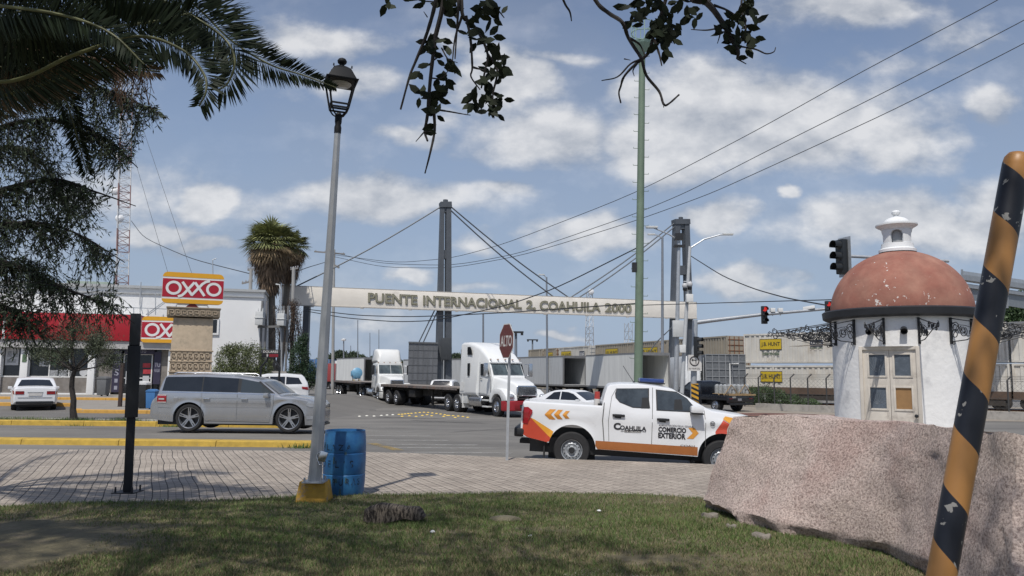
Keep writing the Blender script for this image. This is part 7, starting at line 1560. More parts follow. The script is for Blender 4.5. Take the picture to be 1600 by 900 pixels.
def leaf_mesh(name,C,D,N_,L,Wd,m_,parent=None):
 n=len(C);D=D/(np.linalg.norm(D,axis=1,keepdims=True)+1e-9);Sd=np.cross(D,N_);Sd=Sd/(np.linalg.norm(Sd,axis=1,keepdims=True)+1e-9)
 L=np.broadcast_to(L,n)[:,None];Wd=np.broadcast_to(Wd,n)[:,None]
 V=np.stack([C,C+D*L*.45+Sd*Wd/2,C+D*L,C+D*L*.45-Sd*Wd/2],1).reshape(-1,3);F=np.arange(4*n).reshape(-1,4);return raw(name,V,F,m_,parent)
def rnd_unit(n):v=rng.normal(size=(n,3));return v/np.linalg.norm(v,axis=1,keepdims=True)
def clump_pts(lumps,n,shell=.55):
 w=np.array([l[3]*l[4]*l[5]for l in lumps])**.67;w=w/w.sum();idx=rng.choice(len(lumps),n,p=w);L=np.array(lumps);u=rnd_unit(n);r=shell+(1-shell)*rng.random(n)**.6;r*=1+.12*rng.normal(size=n)
 return L[idx,:3]+u*r[:,None]*L[idx,3:6],u
def bush(name,lab,cat,lumps,n,L,Wd,m_,stems=True,group=None,base=None,kindn='bush'):
 c=np.mean(np.array(lumps)[:,:3],0);bx,by=c[0],c[1];bz=base;t=thing(name,lab,cat,(bx,by,bz),0,group);P,u=clump_pts(lumps,n);P=P[P[:,2]>bz];n=len(P);o=np.array([bx,by,bz])
 D=rnd_unit(n)+np.array([0,0,.2]);leaf_mesh('foliage',P-o,D,rnd_unit(n),L*rng.uniform(.6,1.2,n),Wd*rng.uniform(.6,1.2,n),m_,t)
 mb=MB()
 for l in lumps:
  mid=Vector((bx+(l[0]-bx)*.4,by+(l[1]-by)*.4,bz+(l[2]-bz)*.5));mb.tube([Vector((random.uniform(-.15,.15),random.uniform(-.1,.1),-.05)),mid-Vector(o),Vector(l[:3])-Vector(o)],[.05,.035,.012],5)
 mb.build('stems',bark,t);return t
lfm=mat('olive_bush_leaf',(.105,.125,.048),.6,var=.3,sc=1.2,island=.45);lfd=mat('dark_conifer_leaf',(.030,.060,.025),.6,var=.3,sc=1.5,island=.4);lfg=mat('mid_green_leaf',(.055,.095,.035),.6,var=.3,sc=1,island=.4)
def lumps_px(spec,z_min=None):
 out=[]
 for(px,py,Y,rx,rz)in spec:p=at(px,py,Y);s=Y/FPX;out.append((p.x,p.y,p.z,rx*s,rx*s*.8,rz*s))
 return out
bush('bush','dense olive green bush along the shop wall right of the pillar','bush',lumps_px([(355,565,46,18,26),(375,560,46,20,24),(395,563,46,20,26),(348,585,45.5,16,18),(370,590,45.5,20,18),(400,590,46,18,20),(415,580,46.5,12,22),(362,548,46,14,10)]),15000,.13,.05,lfm,base=-.05)
bush('bush','dark green conifer shrub beside the left end of the gate','bush',lumps_px([(468,560,47,16,24),(480,580,47,16,16),(462,590,47,16,20),(470,540,47,9,16),(485,595,47,10,14),(466,612,47,10,16),(476,530,47,6,10)]),11000,.14,.045,lfd,base=-.05)
mb=MB();q0,q1=at(447,600,46.5),at(470,600,46.5);mb.box(q0.x,q1.x,46.4,46.7,-.1,at(455,584,46.5).z);mb.box(q0.x-3.5,q0.x,46.45,46.65,-.1,at(455,580,46.5).z);tag(mb.build('garden_wall',concrete),'short weathered garden wall between the white SUV and the dark shrub','wall')
def tree_branches(mb,p0,d0,L,r,depth,spread,outs):
 p=Vector(p0);d=Vector(d0).normalized();pts=[p.copy()];rs=[r]
 for k in range(4):d=(d+Vector((random.uniform(-1,1),random.uniform(-1,1),random.uniform(-.5,.6)))*.18).normalized();p=p+d*L/4;pts.append(p.copy());rs.append(r*(1-.13*(k+1)))
 mb.tube(pts,rs,6 if depth>1 else 4,caps=False)
 if depth<=0:outs+=pts[1:];return
 if depth<=1:outs+=pts[2:]
 for _ in range(3 if depth>1 else 4):
  nd=(d+Vector((random.uniform(-1,1),random.uniform(-1,1),random.uniform(-.45,.7)))*spread).normalized();tree_branches(mb,pts[random.choice((2,3,4))],nd,L*.72,r*.45,depth-1,spread,outs)
p=at(117,649,28.2);t=thing('small_tree','small street tree with thin bent trunk on the strip behind the yellow kerb','tree',(p.x,28.2,-.07))
def rl(px,py):return at(px,py,28.2)-Vector((p.x,28.2,-.07))
mb=MB();mb.tube([(0,0,-.1),rl(114,640),rl(115,625),rl(112,605),rl(113,590),rl(118,575)],[.15,.11,.10,.09,.085,.07],8);outs=[]
for(dx_,dy_,dz_,L)in((-.8,.1,.55,.95),(.8,.2,.6,1.0),(-.3,-.6,.8,.9),(.35,.6,.9,1.0),(0,0,1,1.1),(1,-.3,.3,.9),(-1,.3,.35,.9),(.6,-.5,.9,1.1),(-.5,.4,1,1.1)):tree_branches(mb,rl(116,580),(dx_,dy_,dz_),L,.045,2,.75,outs)
mb.build('trunk',dark_bark,t)
O=np.array([tuple(o)for o in outs]);n=15000;C=O[rng.integers(0,len(O),n)]+rng.normal(0,.15,(n,3));C[:,2]-=.05;fine=mat('dusty_fine_leaf',(.065,.080,.042),.65,var=.35,sc=1.6,island=.45)
leaf_mesh('crown',C,rnd_unit(n)+np.array([0,0,-.3]),rnd_unit(n),rng.uniform(.05,.10,n),rng.uniform(.014,.03,n),fine,t)
def fan_palm(name,lab,px,pyb,pyc,Y,rad_px,lean,n_green,skirt,group=None):
 b=at(px+lean,pyb,Y);b.z=-.1;top=at(px,pyc,Y);t=thing(name,lab,'palm tree',b);r=rad_px*Y/FPX;tp=top-b
 mb=MB();mb.tube([Vector((0,0,-.1)),tp*.3+Vector((.1,0,0)),tp*.7+Vector((.05,0,0)),tp],[.34,.25,.22,.22],10);mb.build('trunk',mat('palm_trunk',(.17,.15,.125),.9,var=.3,sc=4,bump=.02,stretch=(1,1,6)),t,smooth=60)
 def fan(mbx,d,Lp,Lf,droop,nb=15):
  d=Vector(d).normalized();s=d.cross(Vector((0,0,1)));s=s.normalized()if s.length>.05 else Vector((1,0,0));u=s.cross(d);hub=tp+d*Lp-Vector((0,0,droop*.25));mbx.bar(tp,hub,.04)
  for k in range(nb):
   a=R(-78+156*k/(nb-1));q=(d*cos(a)+s*sin(a));L=Lf*(1-.25*abs(a)/1.36)*random.uniform(.9,1.08);w=.055;pr=(s*cos(a)-d*sin(a))*w
   p1=hub+q*L*.55+u*random.uniform(-.03,.05);p2=hub+q*L-Vector((0,0,droop*L*.55));k0=len(mbx.v)
   mbx.add([hub,p1+pr,p2,p1-pr],[(0,1,2,3)])
 g=MB();br=MB()
 for k in range(n_green):
  a=random.uniform(0,2*PI);e=math.asin(min(1,max(-1,random.uniform(-.35,1.0))));fan(g,(cos(a)*cos(e),sin(a)*cos(e),sin(e)),r*.48,r*.62,.25+.35*random.random())
 for k in range(int(n_green*.8)):
  a=random.uniform(0,2*PI);e=random.uniform(-.9,-.15);fan(br,(cos(a)*cos(e),sin(a)*cos(e),sin(e)),r*.42,r*.55,.6)
 g.build('fronds',mat('fan_frond_green',(.20,.215,.085),.55,var=.3,sc=.8,island=.5),t)
 dry_m=mat('dead_frond_straw',(.27,.195,.11),.8,var=.3,sc=2,island=.4);br.build('yellowing_fronds',dry_m,t)
 n=skirt;th=rng.uniform(0,2*PI,n);zz=rng.random(n)**.8;H=r*1.35;rr2=(.62-.42*zz)*r*rng.uniform(.75,1.1,n);C=np.stack([tp.x+rr2*np.cos(th),tp.y+rr2*np.sin(th),tp.z-.1*r-zz*H],1);D=np.stack([.25*np.cos(th),.25*np.sin(th),-1+0*th],1)+rng.normal(0,.12,(n,3))
 leaf_mesh('dead_skirt',C,D,np.stack([np.cos(th),np.sin(th),0*th],1),rng.uniform(.5,1.0,n),rng.uniform(.04,.10,n),mat('dead_skirt_brown',(.16,.11,.07),.85,var=.3,sc=2,island=.5),t);return t
fan_palm('fan_palm','tall fan palm with shaggy brown skirt behind the transformers, left of the pair',424,590,380,54,49,0,84,2200,'fan palms beside the gate')
fan_palm('fan_palm','second fan palm, slightly lower and darker, right of the pair',454,590,384,57,34,-22,44,1300,'fan palms beside the gate')
t=thing('dead_vine','tangle of dry brown vines hanging on the pale pole and transformers','vine',at(452,600,51.4));b0=at(452,600,51.4);b0.z=-.1;t.location=b0;mb=MB();outs=[]
for k in range(46):
 px=random.choice((432,440,452,460,464,458))+random.uniform(-6,6);py=random.uniform(468,515);pts=[]
 x,y=px,py
 for j in range(7):pts.append(at(x,y,51.2+random.uniform(-.3,.3))-b0);x+=random.uniform(-3.5,3.5);y+=random.uniform(2,13)
 mb.tube(pts,.018,3);outs+=pts
mb.tube([Vector((0,0,0)),at(455,560,51.4)-b0,at(459,480,51.4)-b0],.05,5)
mb.build('stems',dark_bark,t);O=np.array([tuple(o)for o in outs]+[tuple(at(457+random.gauss(0,4),483+random.gauss(0,6),51.3)-b0)for _ in range(120)]);n=4200;C=O[rng.integers(0,len(O),n)]+rng.normal(0,.12,(n,3))
leaf_mesh('dry_leaves',C,rnd_unit(n)+np.array([0,0,-.5]),rnd_unit(n),rng.uniform(.08,.2,n),.025,mat('dry_vine',(.10,.065,.045),.9,var=.3,sc=2,island=.4),t)
k=0
for(px,py,Y,rx,rz,top)in[(528,556,190,16,12,0),(548,560,185,14,11,0),(563,562,195,12,9,0),(512,562,200,12,9,0),(584,562,190,9,9,0),(618,566,200,14,7,0),(712,562,160,12,10,0),(728,565,165,13,8,0),(745,564,165,12,8,0),(600,566,205,10,6,0),(500,566,200,12,8,0),(765,568,190,16,8,0)]:
 p=at(px,py,Y);s=Y/FPX;L_=[(p.x+random.uniform(-.4,.4)*rx*s,p.y,p.z+random.uniform(-.4,.3)*rz*s,rx*s*.6,2.0,rz*s*.65)for _ in range(5)]
 lab=['broad dark tree on the horizon right of the lamp post','dark round tree on the horizon above the blue machine','low tree on the horizon right above the far trailers','dark tree on the horizon directly behind the lamp post','small tree just left of the roof fairing of the day-cab truck','low hazy tree between the day-cab truck and the grey pier','bushy tree just right of the left gate tower','second bushy tree right of the left gate tower','tree by the exhaust of the long-nose truck','tiny hazy tree right behind the roof fairing','leftmost dark tree of the horizon row, beside the lamp post','low tree hidden behind the long-nose truck'][k]
 bush('far_tree',lab,'tree',L_,5000,.5,.25,mat('hazy_tree_leaf',(.050,.072,.040),.7,var=.3,sc=.15,island=.35),base=-.6,group='trees along the horizon');k+=1
bush('tree','green tree behind the containers at the right edge','tree',lumps_px([(1590,488,75,22,22),(1612,478,76,26,26),(1580,500,75,16,14),(1640,490,76,30,26)]),9000,.40,.16,lfg,base=-.5)
bush('scrub','low green scrub growing behind the fence under the containers','shrub',lumps_px([(1175,620,61,14,16),(1195,616,61,16,14),(1215,622,61,14,14),(1238,626,61,14,9),(1265,630,61,16,7),(1150,622,61,12,14)]),12000,.14,.05,lfg,base=-.45)
cont_m=[mat('dusty_container_white',(.60,.575,.52),.65,0,.16,.6,col2=(.46,.41,.34),thr=.60),mat('tan_container',(.36,.32,.255),.7,0,.14,.7,col2=(.26,.19,.13),thr=.66)]
rust_m=mat('rust_streak',(.22,.09,.045),.85,var=.3,sc=4)
ysign=mat('yellow_container_sign',(.55,.39,.02),.55,var=.08)
def container(lab,A,B,z0,H,m_,signs=(),ribs=.45,grp='intermodal containers on the train',absz=False,Wc=2.5):
 A=Vector((A[0],A[1],0));B=Vector((B[0],B[1],0));u=(B-A);L=u.length;rz=math.atan2(u.y,u.x);t=thing('container',lab,'container',(A.x,A.y,z0),rz,grp)
 side=1 if(Matrix.Rotation(-rz,3,'Z')@(Vector((0,0,0))-A)).y>0 else-1
 back=-side*Wc;y0,y1=sorted((0,back));mb=MB();mb.box(0,L,y0+(.03 if side<0 else 0),y1-(.03 if side>0 else 0),0,H);mb.build('container_body',m_,t)
 mb=MB();n=int(L/ribs)
 for k in range(n):x=.25+k*(L-.5)/n;mb.box(x,x+ribs*.45,min(0,side*.03),max(0,side*.03),.15,H-.15)
 mb.build('corrugation',m_,t)
 mb=MB()
 for z in(0,H-.14):mb.box(0,L,min(0,side*.06),max(0,side*.06),z,z+.14)
 for x in(0,L*.16,L*.84,L-.12):mb.box(x,x+.12,min(0,side*.065),max(0,side*.065),0,H)
 mb.build('frame',m_,t)
 mb=MB()
 for k in range(5):y=back*(.1+.2*k);mb.bar((-.04,y,.05),(-.04,y,H-.05),.05)
 for z in(.4,.9,1.4,1.9,2.4):mb.box(-.04,-.005,y0+.1,y1-.1,z,z+.04)
 mb.build('door_bars',rust_m if m_ is cont_m[1]else steel_grey,t)
 for(x0,x1,z_0,z_1,kind)in signs:
  if absz:z_0-=z0;z_1-=z0
  xa,xb=L-x1,L-x0;yy=side*.07;yb=side*.076
  if kind in('jb','plain'):
   mb=MB();mb.box(xa,xb,min(yy,yy+side*.004),max(yy,yy+side*.004),z_0,z_1);so_=mb.build('sign_board',ysign,t)
   mb=MB();w=.04
   for q in((xa,xb,z_0,z_0+w),(xa,xb,z_1-w,z_1),(xa,xa+w,z_0,z_1),(xb-w,xb,z_0,z_1)):mb.box(q[0],q[1],min(yb,yb+side*.004),max(yb,yb+side*.004),q[2],q[3])
   text(mb,'J.B. HUNT',lambda u_,v,_:(xb-.15-(xb-xa-.3)*u_ if side>0 else xa+.15+(xb-xa-.3)*u_,yb+side*.006,z_0+.22+(z_1-z_0-.5)*v),.02);mb.build('lettering',ink,so_)
  elif kind=='uline':
   mb=MB();mb.box(xa,xb,min(yy,yy+side*.004),max(yy,yy+side*.004),z_0,z_1);so_=mb.build('sign_board',mat('navy_panel',(.02,.03,.06),.5),t)
   mb=MB();text(mb,'ULINE',lambda u_,v,_:(xb-.1-(xb-xa-.2)*u_ if side>0 else xa+.1+(xb-xa-.2)*u_,yb+side*.006,z_0+.15+(z_1-z_0-.3)*v),.04);mb.build('lettering',signwhite,so_)
  else:
   mb=MB();text(mb,kind,lambda u_,v,_:(xb-(xb-xa)*u_ if side>0 else xa+(xb-xa)*u_,yb,z_0+(z_1-z_0)*v),.03);mb.build('lettering',mat('green_black_ink',(.05,.09,.05),.5),t)
 return t
tA,tB=(20.3,67.0),(35.1,54.0)
def tl_pt(px):p=onplane(px,600,tA,tB);return(p.x,p.y)
def tz(px,py):return onplane(px,py,tA,tB).z
P0,P1=tl_pt(1164),tl_pt(1500);zu1,zu0,zl1_,zl0_=tz(1170,522),tz(1170,567),tz(1170,571),tz(1170,604)
def xs(px):p=onplane(px,560,tA,tB);return math.hypot(p.x-P0[0],p.y-P0[1])
container('upper white container with yellow sign and navy sign, left of the kiosk',P1,P0,zu0,zu1-zu0,cont_m[0],[(xs(1188),xs(1222.5),tz(1205,546.5),tz(1205,529.5),'jb'),(xs(1192),xs(1218),tz(1205,555),tz(1205,549),'Intermodal'),(xs(1267),xs(1287),tz(1277,541),tz(1277,531),'uline'),(xs(1267),xs(1287),tz(1277,545),tz(1277,542.8),'SHIPPING SUPPLY')],absz=True)
container('lower white container with one yellow sign behind the fence, left of the kiosk',P1,P0,zl0_,zl1_-zl0_,cont_m[0],[(xs(1188),xs(1222),tz(1205,597),tz(1205,580),'jb')],absz=True)
P2,P3=tl_pt(1508),tl_pt(1579);P4_,P5=tl_pt(1583),tl_pt(1900)
e_u0,e_u1,e_l0=tz(1575,567),tz(1575,503),tz(1575,612)
container('upper dusty container right of the kiosk behind the striped pole',P3,P2,e_u0+.05,e_u1-e_u0-.05,cont_m[0]);container('lower dusty container right of the kiosk behind the striped pole',P3,P2,e_l0,e_u0-e_l0-.05,cont_m[0])
container('upper dusty container at the right edge of the picture',P5,P4_,e_u0+.05,e_u1-e_u0-.05,cont_m[0]);container('lower dusty container at the right edge of the picture',P5,P4_,e_l0,e_u0-e_l0-.05,cont_m[0])
def wagon(lab,A,B,zt):
 A=Vector((*A,0));B=Vector((*B,0));u=B-A;L=u.length;t=thing('well_car',lab,'rail wagon',(A.x,A.y,-.45),math.atan2(u.y,u.x),'rail wagons under the containers');rz=math.atan2(u.y,u.x);side=1 if(Matrix.Rotation(-rz,3,'Z')@(-A)).y>0 else-1;bk=-side*2.6;m_=mat('brown_wagon_steel',(.10,.065,.045),.8,var=.3,sc=1.5)
 mb=MB();mb.box(0,L,min(side*.25,bk),max(side*.25,bk),zt+.45-.55,zt+.45);mb.build('side_sill',m_,t)
 mb=MB();mb.box(L*.12,L*.88,min(side*.2,bk),max(side*.2,bk),zt-1.0+.45,zt+.45-.56)
 for k in range(int(L/1.5)):mb.box(k*1.5,k*1.5+.12,min(side*.22,side*.26),max(side*.22,side*.26),zt-.95+.45,zt-.12)
 mb.build('well',mat('dark_wagon_steel',(.045,.038,.032),.85,var=.3,sc=1.5),t)
 for x in(.8,2.4,L-2.4,L-.8):
  mb=MB();mb.lathe([(0,-.07),(.40,-.07),(.46,-.05),(.46,.05),(0,.07)],18);mb.xf(Matrix.Translation((x,side*.05,.46+.1))@Matrix.Rotation(R(90),4,'X'));mb.build('wheel',dark_frame,t,smooth=40)
wagon('brown rail wagon under the white containers left of the kiosk',P1,P0,zl0_);wagon('brown rail wagon under the containers behind the striped pole',P3,P2,e_l0);wagon('brown rail wagon at the right edge of the picture',P5,P4_,e_l0)
mb=MB();a,b=Vector((*tl_pt(1100),-.43)),Vector((*P5,-.43));n_=Vector((0,1.3,0))
for o_ in(.4,1.9):mb.bar(a+Vector((0,o_,0)),b+Vector((0,o_,0)),.07,.14)
struct(mb.build('railway_track',rust_m))
fA_,fB_=(2.5,115.0),(19.4,69.0)
def fpt(px):p=onplane(px,580,fA_,fB_);return(p.x,p.y)
def fz(px,py):return onplane(px,py,fA_,fB_).z
zt_f=fz(1100,527);
rows_=[(826,847,'farthest'),(850,868,'second farthest'),(874,921,'long'),(931,992,'tan'),(1000,1030,'short'),(1038,1086,'plain'),(1090,1137,'nearest tan')]
labs=['farthest tan container, left tip of the upper row behind the trucks','small far container with a yellow sign beside the left tip of the upper row','pale far container with yellow and dark signs above the grey ribbed trailer','tan container with a yellow sign left of the green mast, upper row','container with a yellow sign just right of the green mast, upper row','plain tan container behind the right gate tower, upper row','tan container with rusty door end above the mesh trailer, upper row']
for k,(a,b,_)in enumerate(rows_):
 sg=[]
 PB,PA=fpt(a),fpt(b);Lc=math.hypot(PA[0]-PB[0],PA[1]-PB[1]);PAs=PA
 if k==1:sg=[(Lc*.3,Lc*.8,1.0,2.2,'plain')]
 if k==2:sg=[(Lc*.08,Lc*.42,.9,2.2,'jb'),(Lc*.70,Lc*.86,1.2,2.1,'uline')]
 if k==3:sg=[(Lc*.28,Lc*.60,1.2,2.2,'jb')]
 if k==4:sg=[(Lc*.05,Lc*.95,1.0,2.1,'jb')]
 c_=container(labs[k],PA,PB,zt_f-2.75,2.75,cont_m[1]if k!=2 else cont_m[0],sg,grp='upper row of far containers')
 if k<6:container(['lower far container under the left tip of the row','lower far container second from the left tip','lower pale container behind the grey ribbed trailer','lower tan container left of the green mast','lower container hidden right of the green mast','lower container behind the right gate tower'][k],PA,PB,zt_f-5.6,2.75,cont_m[1],grp='lower row of far containers')
 else:container('lower tan container behind the mesh trailer',PA,PB,zt_f-5.6,2.75,cont_m[1],grp='lower row of far containers')
mb=MB();a,b=Vector((*fpt(815),0)),Vector((*fpt(1145),0));d_=(b-a);n_=Vector((-d_.y,d_.x,0)).normalized();mb.add([a,b,b+n_*3,a+n_*3]+[Vector((q.x,q.y,zt_f-5.62))for q in(a,b,b+n_*3,a+n_*3)],[(0,1,5,4),(1,2,6,5),(2,3,7,6),(3,0,4,7),(4,5,6,7)]);mb.v=[(x,y,z-.46 if z==0 else z)for x,y,z in mb.v];struct(mb.build('railway_platform',concrete))
t=thing('chain_link_fence','chain link fence with angled posts in front of the container train','fence',(0,0,0));fx0,fx1=at(1150,600,58),at(1700,600,47)
def fpnt(px):p=onplane(px,600,(fx0.x,fx0.y),(fx1.x,fx1.y));return Vector((p.x,p.y,-.45))
fm=mat('fence_steel',(.06,.06,.06),.6,.2)
for px in(1163,1185,1209.5,1235,1262,1291,1320,1350,1382,1415,1450,1488,1530,1574,1622):
 b=fpnt(px);mb=MB().tube([b,b+Vector((0,0,2.15)),b+Vector((.28,-.05,2.45))],.05,6);mb.build('fence_post',fm,t)
mb=MB();PX=[fpnt(px)for px in range(1150,1701,8)]
for z in(.05,1.0,2.1):mb.tube([p+Vector((0,0,z))for p in PX],.012,3)
for dx_ in(.09,.18,.27):mb.tube([p+Vector((dx_,-.02,2.12+dx_*1.05))for p in PX],.010,3)
a,b=PX[0],PX[-1];L=(b-a).length;u=(b-a)/L
k=0
for i in range(int(L/.28)):
 for s in(-1,1):p=a+u*(i*.28);q=p+u*(.28*7.5*s);
 p=a+u*(i*.28);mb.add([p+Vector((0,0,.05)),p+u*.012+Vector((0,0,.05)),p+u*2.012+Vector((0,0,2.1)),p+u*2.0+Vector((0,0,2.1))],[(0,1,2,3)]);mb.add([p+u*2.0+Vector((0,0,.05)),p+u*2.012+Vector((0,0,.05)),p+u*.012+Vector((0,0,2.1)),p+Vector((0,0,2.1))],[(0,1,2,3)])
mb.build('mesh',fm,t)
mb=MB();a,b=at(1181,600,52),at(1700,600,40);mb.bar((a.x,a.y,-.25),(b.x,b.y,-.25),.3,.5);tag(mb.build('low_wall',concrete),'low concrete wall running below the fence towards the right edge','wall')
q=[road_pt(1130,643),road_pt(1190,640),road_pt(1330,660),road_pt(1150,652)]
mb=MB();
V=[]
for i in range(24):
 a_=2*PI*i/24;r_=1+.2*noise.noise(Vector((cos(a_)*2,sin(a_)*2,2)));V.append((15.3+4.2*r_*cos(a_),44+3.5*r_*sin(a_),-.43))
mb.add(V+[(15.3,44,-.30)],[(i,(i+1)%24,24)for i in range(24)]);struct(mb.build('mulch_bed',mat('red_mulch',(.17,.085,.065),.95,var=.3,sc=3,bump=.03,bsc=15)))
mb=MB();mb.add([(12,41,-.44),(60,41,-.44),(60,62,-.44),(18,62,-.44)],[(0,1,2,3)]);struct(mb.build('gravel_verge',mat('dusty_verge',(.27,.235,.19),.95,var=.15,sc=1)))
mb=MB();a,b=at(1520,600,19),at(1760,600,17.5);mb.box(a.x,b.x+2,17.8,21,-.3,.02);struct(mb.build('concrete_slab',concrete))
t=thing('sign_gantry','grey steel overhead gantry with panels behind the dome, right edge','gantry',(0,0,0));q0,q1=at(1488,600,48),at(1760,600,60)
def gg(px,py):return onplane(px,py,(q0.x,q0.y),(q1.x,q1.y))
gt=mat('gantry_grey',(.30,.32,.34),.5,.3);gn=Vector((q1.y-q0.y,q0.x-q1.x,0)).normalized()
mb=MB();mb.bar(gg(1503,434),gg(1760,472),.5,.35);mb.bar(gg(1503,446),gg(1760,482),.3,.25);mb.build('main_beam',gt,t)
for(x0,x1)in((1505,1538),(1541,1572),(1575,1606),(1609,1640)):
 k=.148;a,b,c_,d_=gg(x0,448+(x0-1503)*k),gg(x1,448+(x1-1503)*k),gg(x1,466+(x1-1503)*k*1.1),gg(x0,466+(x0-1503)*k*1.1);mb=MB();mb.add([a,b,c_,d_]+[p+gn*-.1 for p in(a,b,c_,d_)],[(0,1,2,3),(7,6,5,4),(0,4,5,1),(1,5,6,2),(2,6,7,3),(3,7,4,0)]);mb.build('sign_back',mat('gantry_panel',(.20,.22,.24),.5,.2),t)
 a,b,c_,d_=gg(x0,423+(x0-1503)*k),gg(x1,423+(x1-1503)*k),gg(x1,432+(x1-1503)*k),gg(x0,432+(x0-1503)*k);mb=MB();mb.add([a,b,c_,d_]+[p+gn*-.1 for p in(a,b,c_,d_)],[(0,1,2,3),(7,6,5,4),(0,4,5,1),(1,5,6,2),(2,6,7,3),(3,7,4,0)]);mb.build('guard_panel',mat('gantry_mesh',(.33,.36,.39),.6,.1),t)
for x_ in(1503,1540,1574,1608,1640):mb=MB().bar(gg(x_,421+(x_-1503)*.148),gg(x_,470+(x_-1503)*.16),.10);mb.build('stanchion',gt,t)
p=gg(1655,460);mb=MB().box(p.x-.25,p.x+.25,p.y-.25,p.y+.25,-.45,p.z);mb.build('gantry_column',gt,t)
p=gg(1503,460);mb=MB().box(p.x-.05-3.5,p.x-3.1,p.y+.0,p.y+.4,-.45,p.z);mb.bar((p.x-3.3,p.y+.2,p.z-.1),(p.x+.5,p.y+.1,p.z),.3);mb.build('gantry_column',gt,t)
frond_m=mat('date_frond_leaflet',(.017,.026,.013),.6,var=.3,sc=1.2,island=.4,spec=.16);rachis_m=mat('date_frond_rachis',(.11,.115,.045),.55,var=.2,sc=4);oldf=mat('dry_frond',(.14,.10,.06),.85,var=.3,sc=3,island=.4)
crown_c=at(-330,40,6.3)
t=thing('date_palm','date palm whose dark arching fronds fill the upper left corner','palm tree',(crown_c.x,crown_c.y,0));b0=Vector((crown_c.x,crown_c.y,0))
mb=MB();rs=[];pts=[]
for i in range(22):z=crown_c.z*i/21;pts.append((.04*sin(i),.03*cos(i*1.3),z));rs.append(.30+.03*(i%2))
mb.tube(pts,rs,14);mb.build('trunk',mat('palm_trunk',(.17,.15,.125),.9,var=.3,sc=4,bump=.02,stretch=(1,1,6)),t)
def catmull(P,n):
 P=[Vector(p)for p in P];P=[P[0]*2-P[1]]+P+[P[-1]*2-P[-2]];out=[]
 for i in range(1,len(P)-2):
  for k in range(n):s=k/n;a,b,c,d=P[i-1:i+3];out.append(.5*((2*b)+(c-a)*s+(2*a-5*b+4*c-d)*s*s+(3*b-a-3*c+d)*s**3))
 out.append(P[-2]);return out
def frond(path,Lmax,tip_len=.35,twist=0.0,m_=None,start=.12,nper=9,lw=.017,fold=.22,seedd=0,upscale=1.0,dnscale=1.0,tp=.55):
 P=catmull(path,14);n=len(P);mbr=MB().tube([p-b0 for p in P],[.015*(1-.8*i/n)+.003 for i in range(n)],6);o=bpy.data.objects.new('frond',mbr.mesh('frond',rachis_m,60));COL.objects.link(o);o.parent=t
 cum=[0]
 for a,b in zip(P,P[1:]):cum.append(cum[-1]+(b-a).length)
 T=cum[-1];N_=int(T/.012);C=[];D=[];NN=[];LL=[]
 j=0
 for i in range(N_):
  s=T*(start+(1-start)*i/N_);
  while cum[j+1]<s:j+=1
  f=(s-cum[j])/(cum[j+1]-cum[j]);p=P[j].lerp(P[j+1],f);tg=(P[j+1]-P[j]).normalized();view=(p-Vector((0,0,EYE))).normalized()
  sd_=tg.cross(view).normalized();up_=sd_.cross(tg).normalized();q=(s/T)
  ln=Lmax*(min(1,(q-start)/.12+.45))*(1-max(0,q-tp)/(1-tp)*(1-tip_len))
  for sg in(-1,1):
   lean=.30+.6*q+random.uniform(-.06,.06);dv=(sd_*sg*cos(twist*q)+up_*(fold*random.choice((-1,1))*random.uniform(.4,1)+sin(twist*q))+tg*lean).normalized();dv=(dv+Vector((0,0,-.06))+Vector(np.random.default_rng(i*7+sg+seedd).normal(0,.07,3))).normalized()
   C.append(p-b0);D.append(dv);NN.append(tg.cross(dv));LL.append(ln*random.uniform(.88,1.08)*(upscale if sg<0 else dnscale))
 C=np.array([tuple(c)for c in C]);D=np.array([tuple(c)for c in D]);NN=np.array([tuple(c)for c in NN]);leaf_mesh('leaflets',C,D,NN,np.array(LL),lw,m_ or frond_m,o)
def fp(*a):return[at(x,y,Y)for x,y,Y in a]
frond(fp((-330,40,6.3),(-160,90,5.9),(0,128,5.6),(120,84,5.4),(215,57,5.3),(285,78,5.2),(318,115,5.15),(322,142,5.1),(311,166,5.1)),.42,.22,seedd=1,dnscale=1.3,upscale=.85,tp=.75)
frond(fp((-330,40,6.3),(-150,-60,6.1),(60,-75,6.0),(210,-20,5.9),(305,28,5.8),(352,62,5.75),(367,95,5.7),(357,128,5.7),(340,142,5.7)),.44,.3,seedd=2,dnscale=1.25,upscale=.9,tp=.75)
frond(fp((-330,40,6.6),(-120,-100,7.0),(120,-90,7.3),(280,-10,7.5),(360,62,7.6),(420,100,7.6),(475,118,7.6),(525,137,7.6)),.52,.10,seedd=3,fold=.25,tp=.70)
frond(fp((-330,40,6.3),(-170,0,5.6),(-20,8,5.2),(90,22,5.0),(170,50,4.9),(225,100,4.9)),.36,.3,m_=None,seedd=4)
frond(fp((-330,40,6.3),(-190,60,6.0),(-60,70,5.8),(50,60,5.7),(140,45,5.6),(230,35,5.6),(300,20,5.6)),.42,.4,seedd=5)
frond(fp((-330,40,6.3),(-200,-30,6.6),(-60,-60,6.8),(80,-50,7.0),(180,-10,7.1),(260,40,7.1),(300,70,7.1)),.45,.4,seedd=6)
frond(fp((-330,40,6.3),(-210,110,6.1),(-100,165,6.0),(0,150,5.9),(90,125,5.9),(170,105,5.9),(250,112,5.9)),.30,.3,m_=oldf,seedd=7)
frond(fp((-330,40,6.3),(-220,30,6.5),(-90,30,6.7),(20,20,6.8),(110,8,6.9),(200,0,6.9)),.5,.5,seedd=8)
frond(fp((-330,40,6.3),(-220,90,6.5),(-120,120,6.6),(-20,110,6.8),(60,92,6.8),(130,90,6.8),(190,105,6.8)),.42,.5,seedd=9)
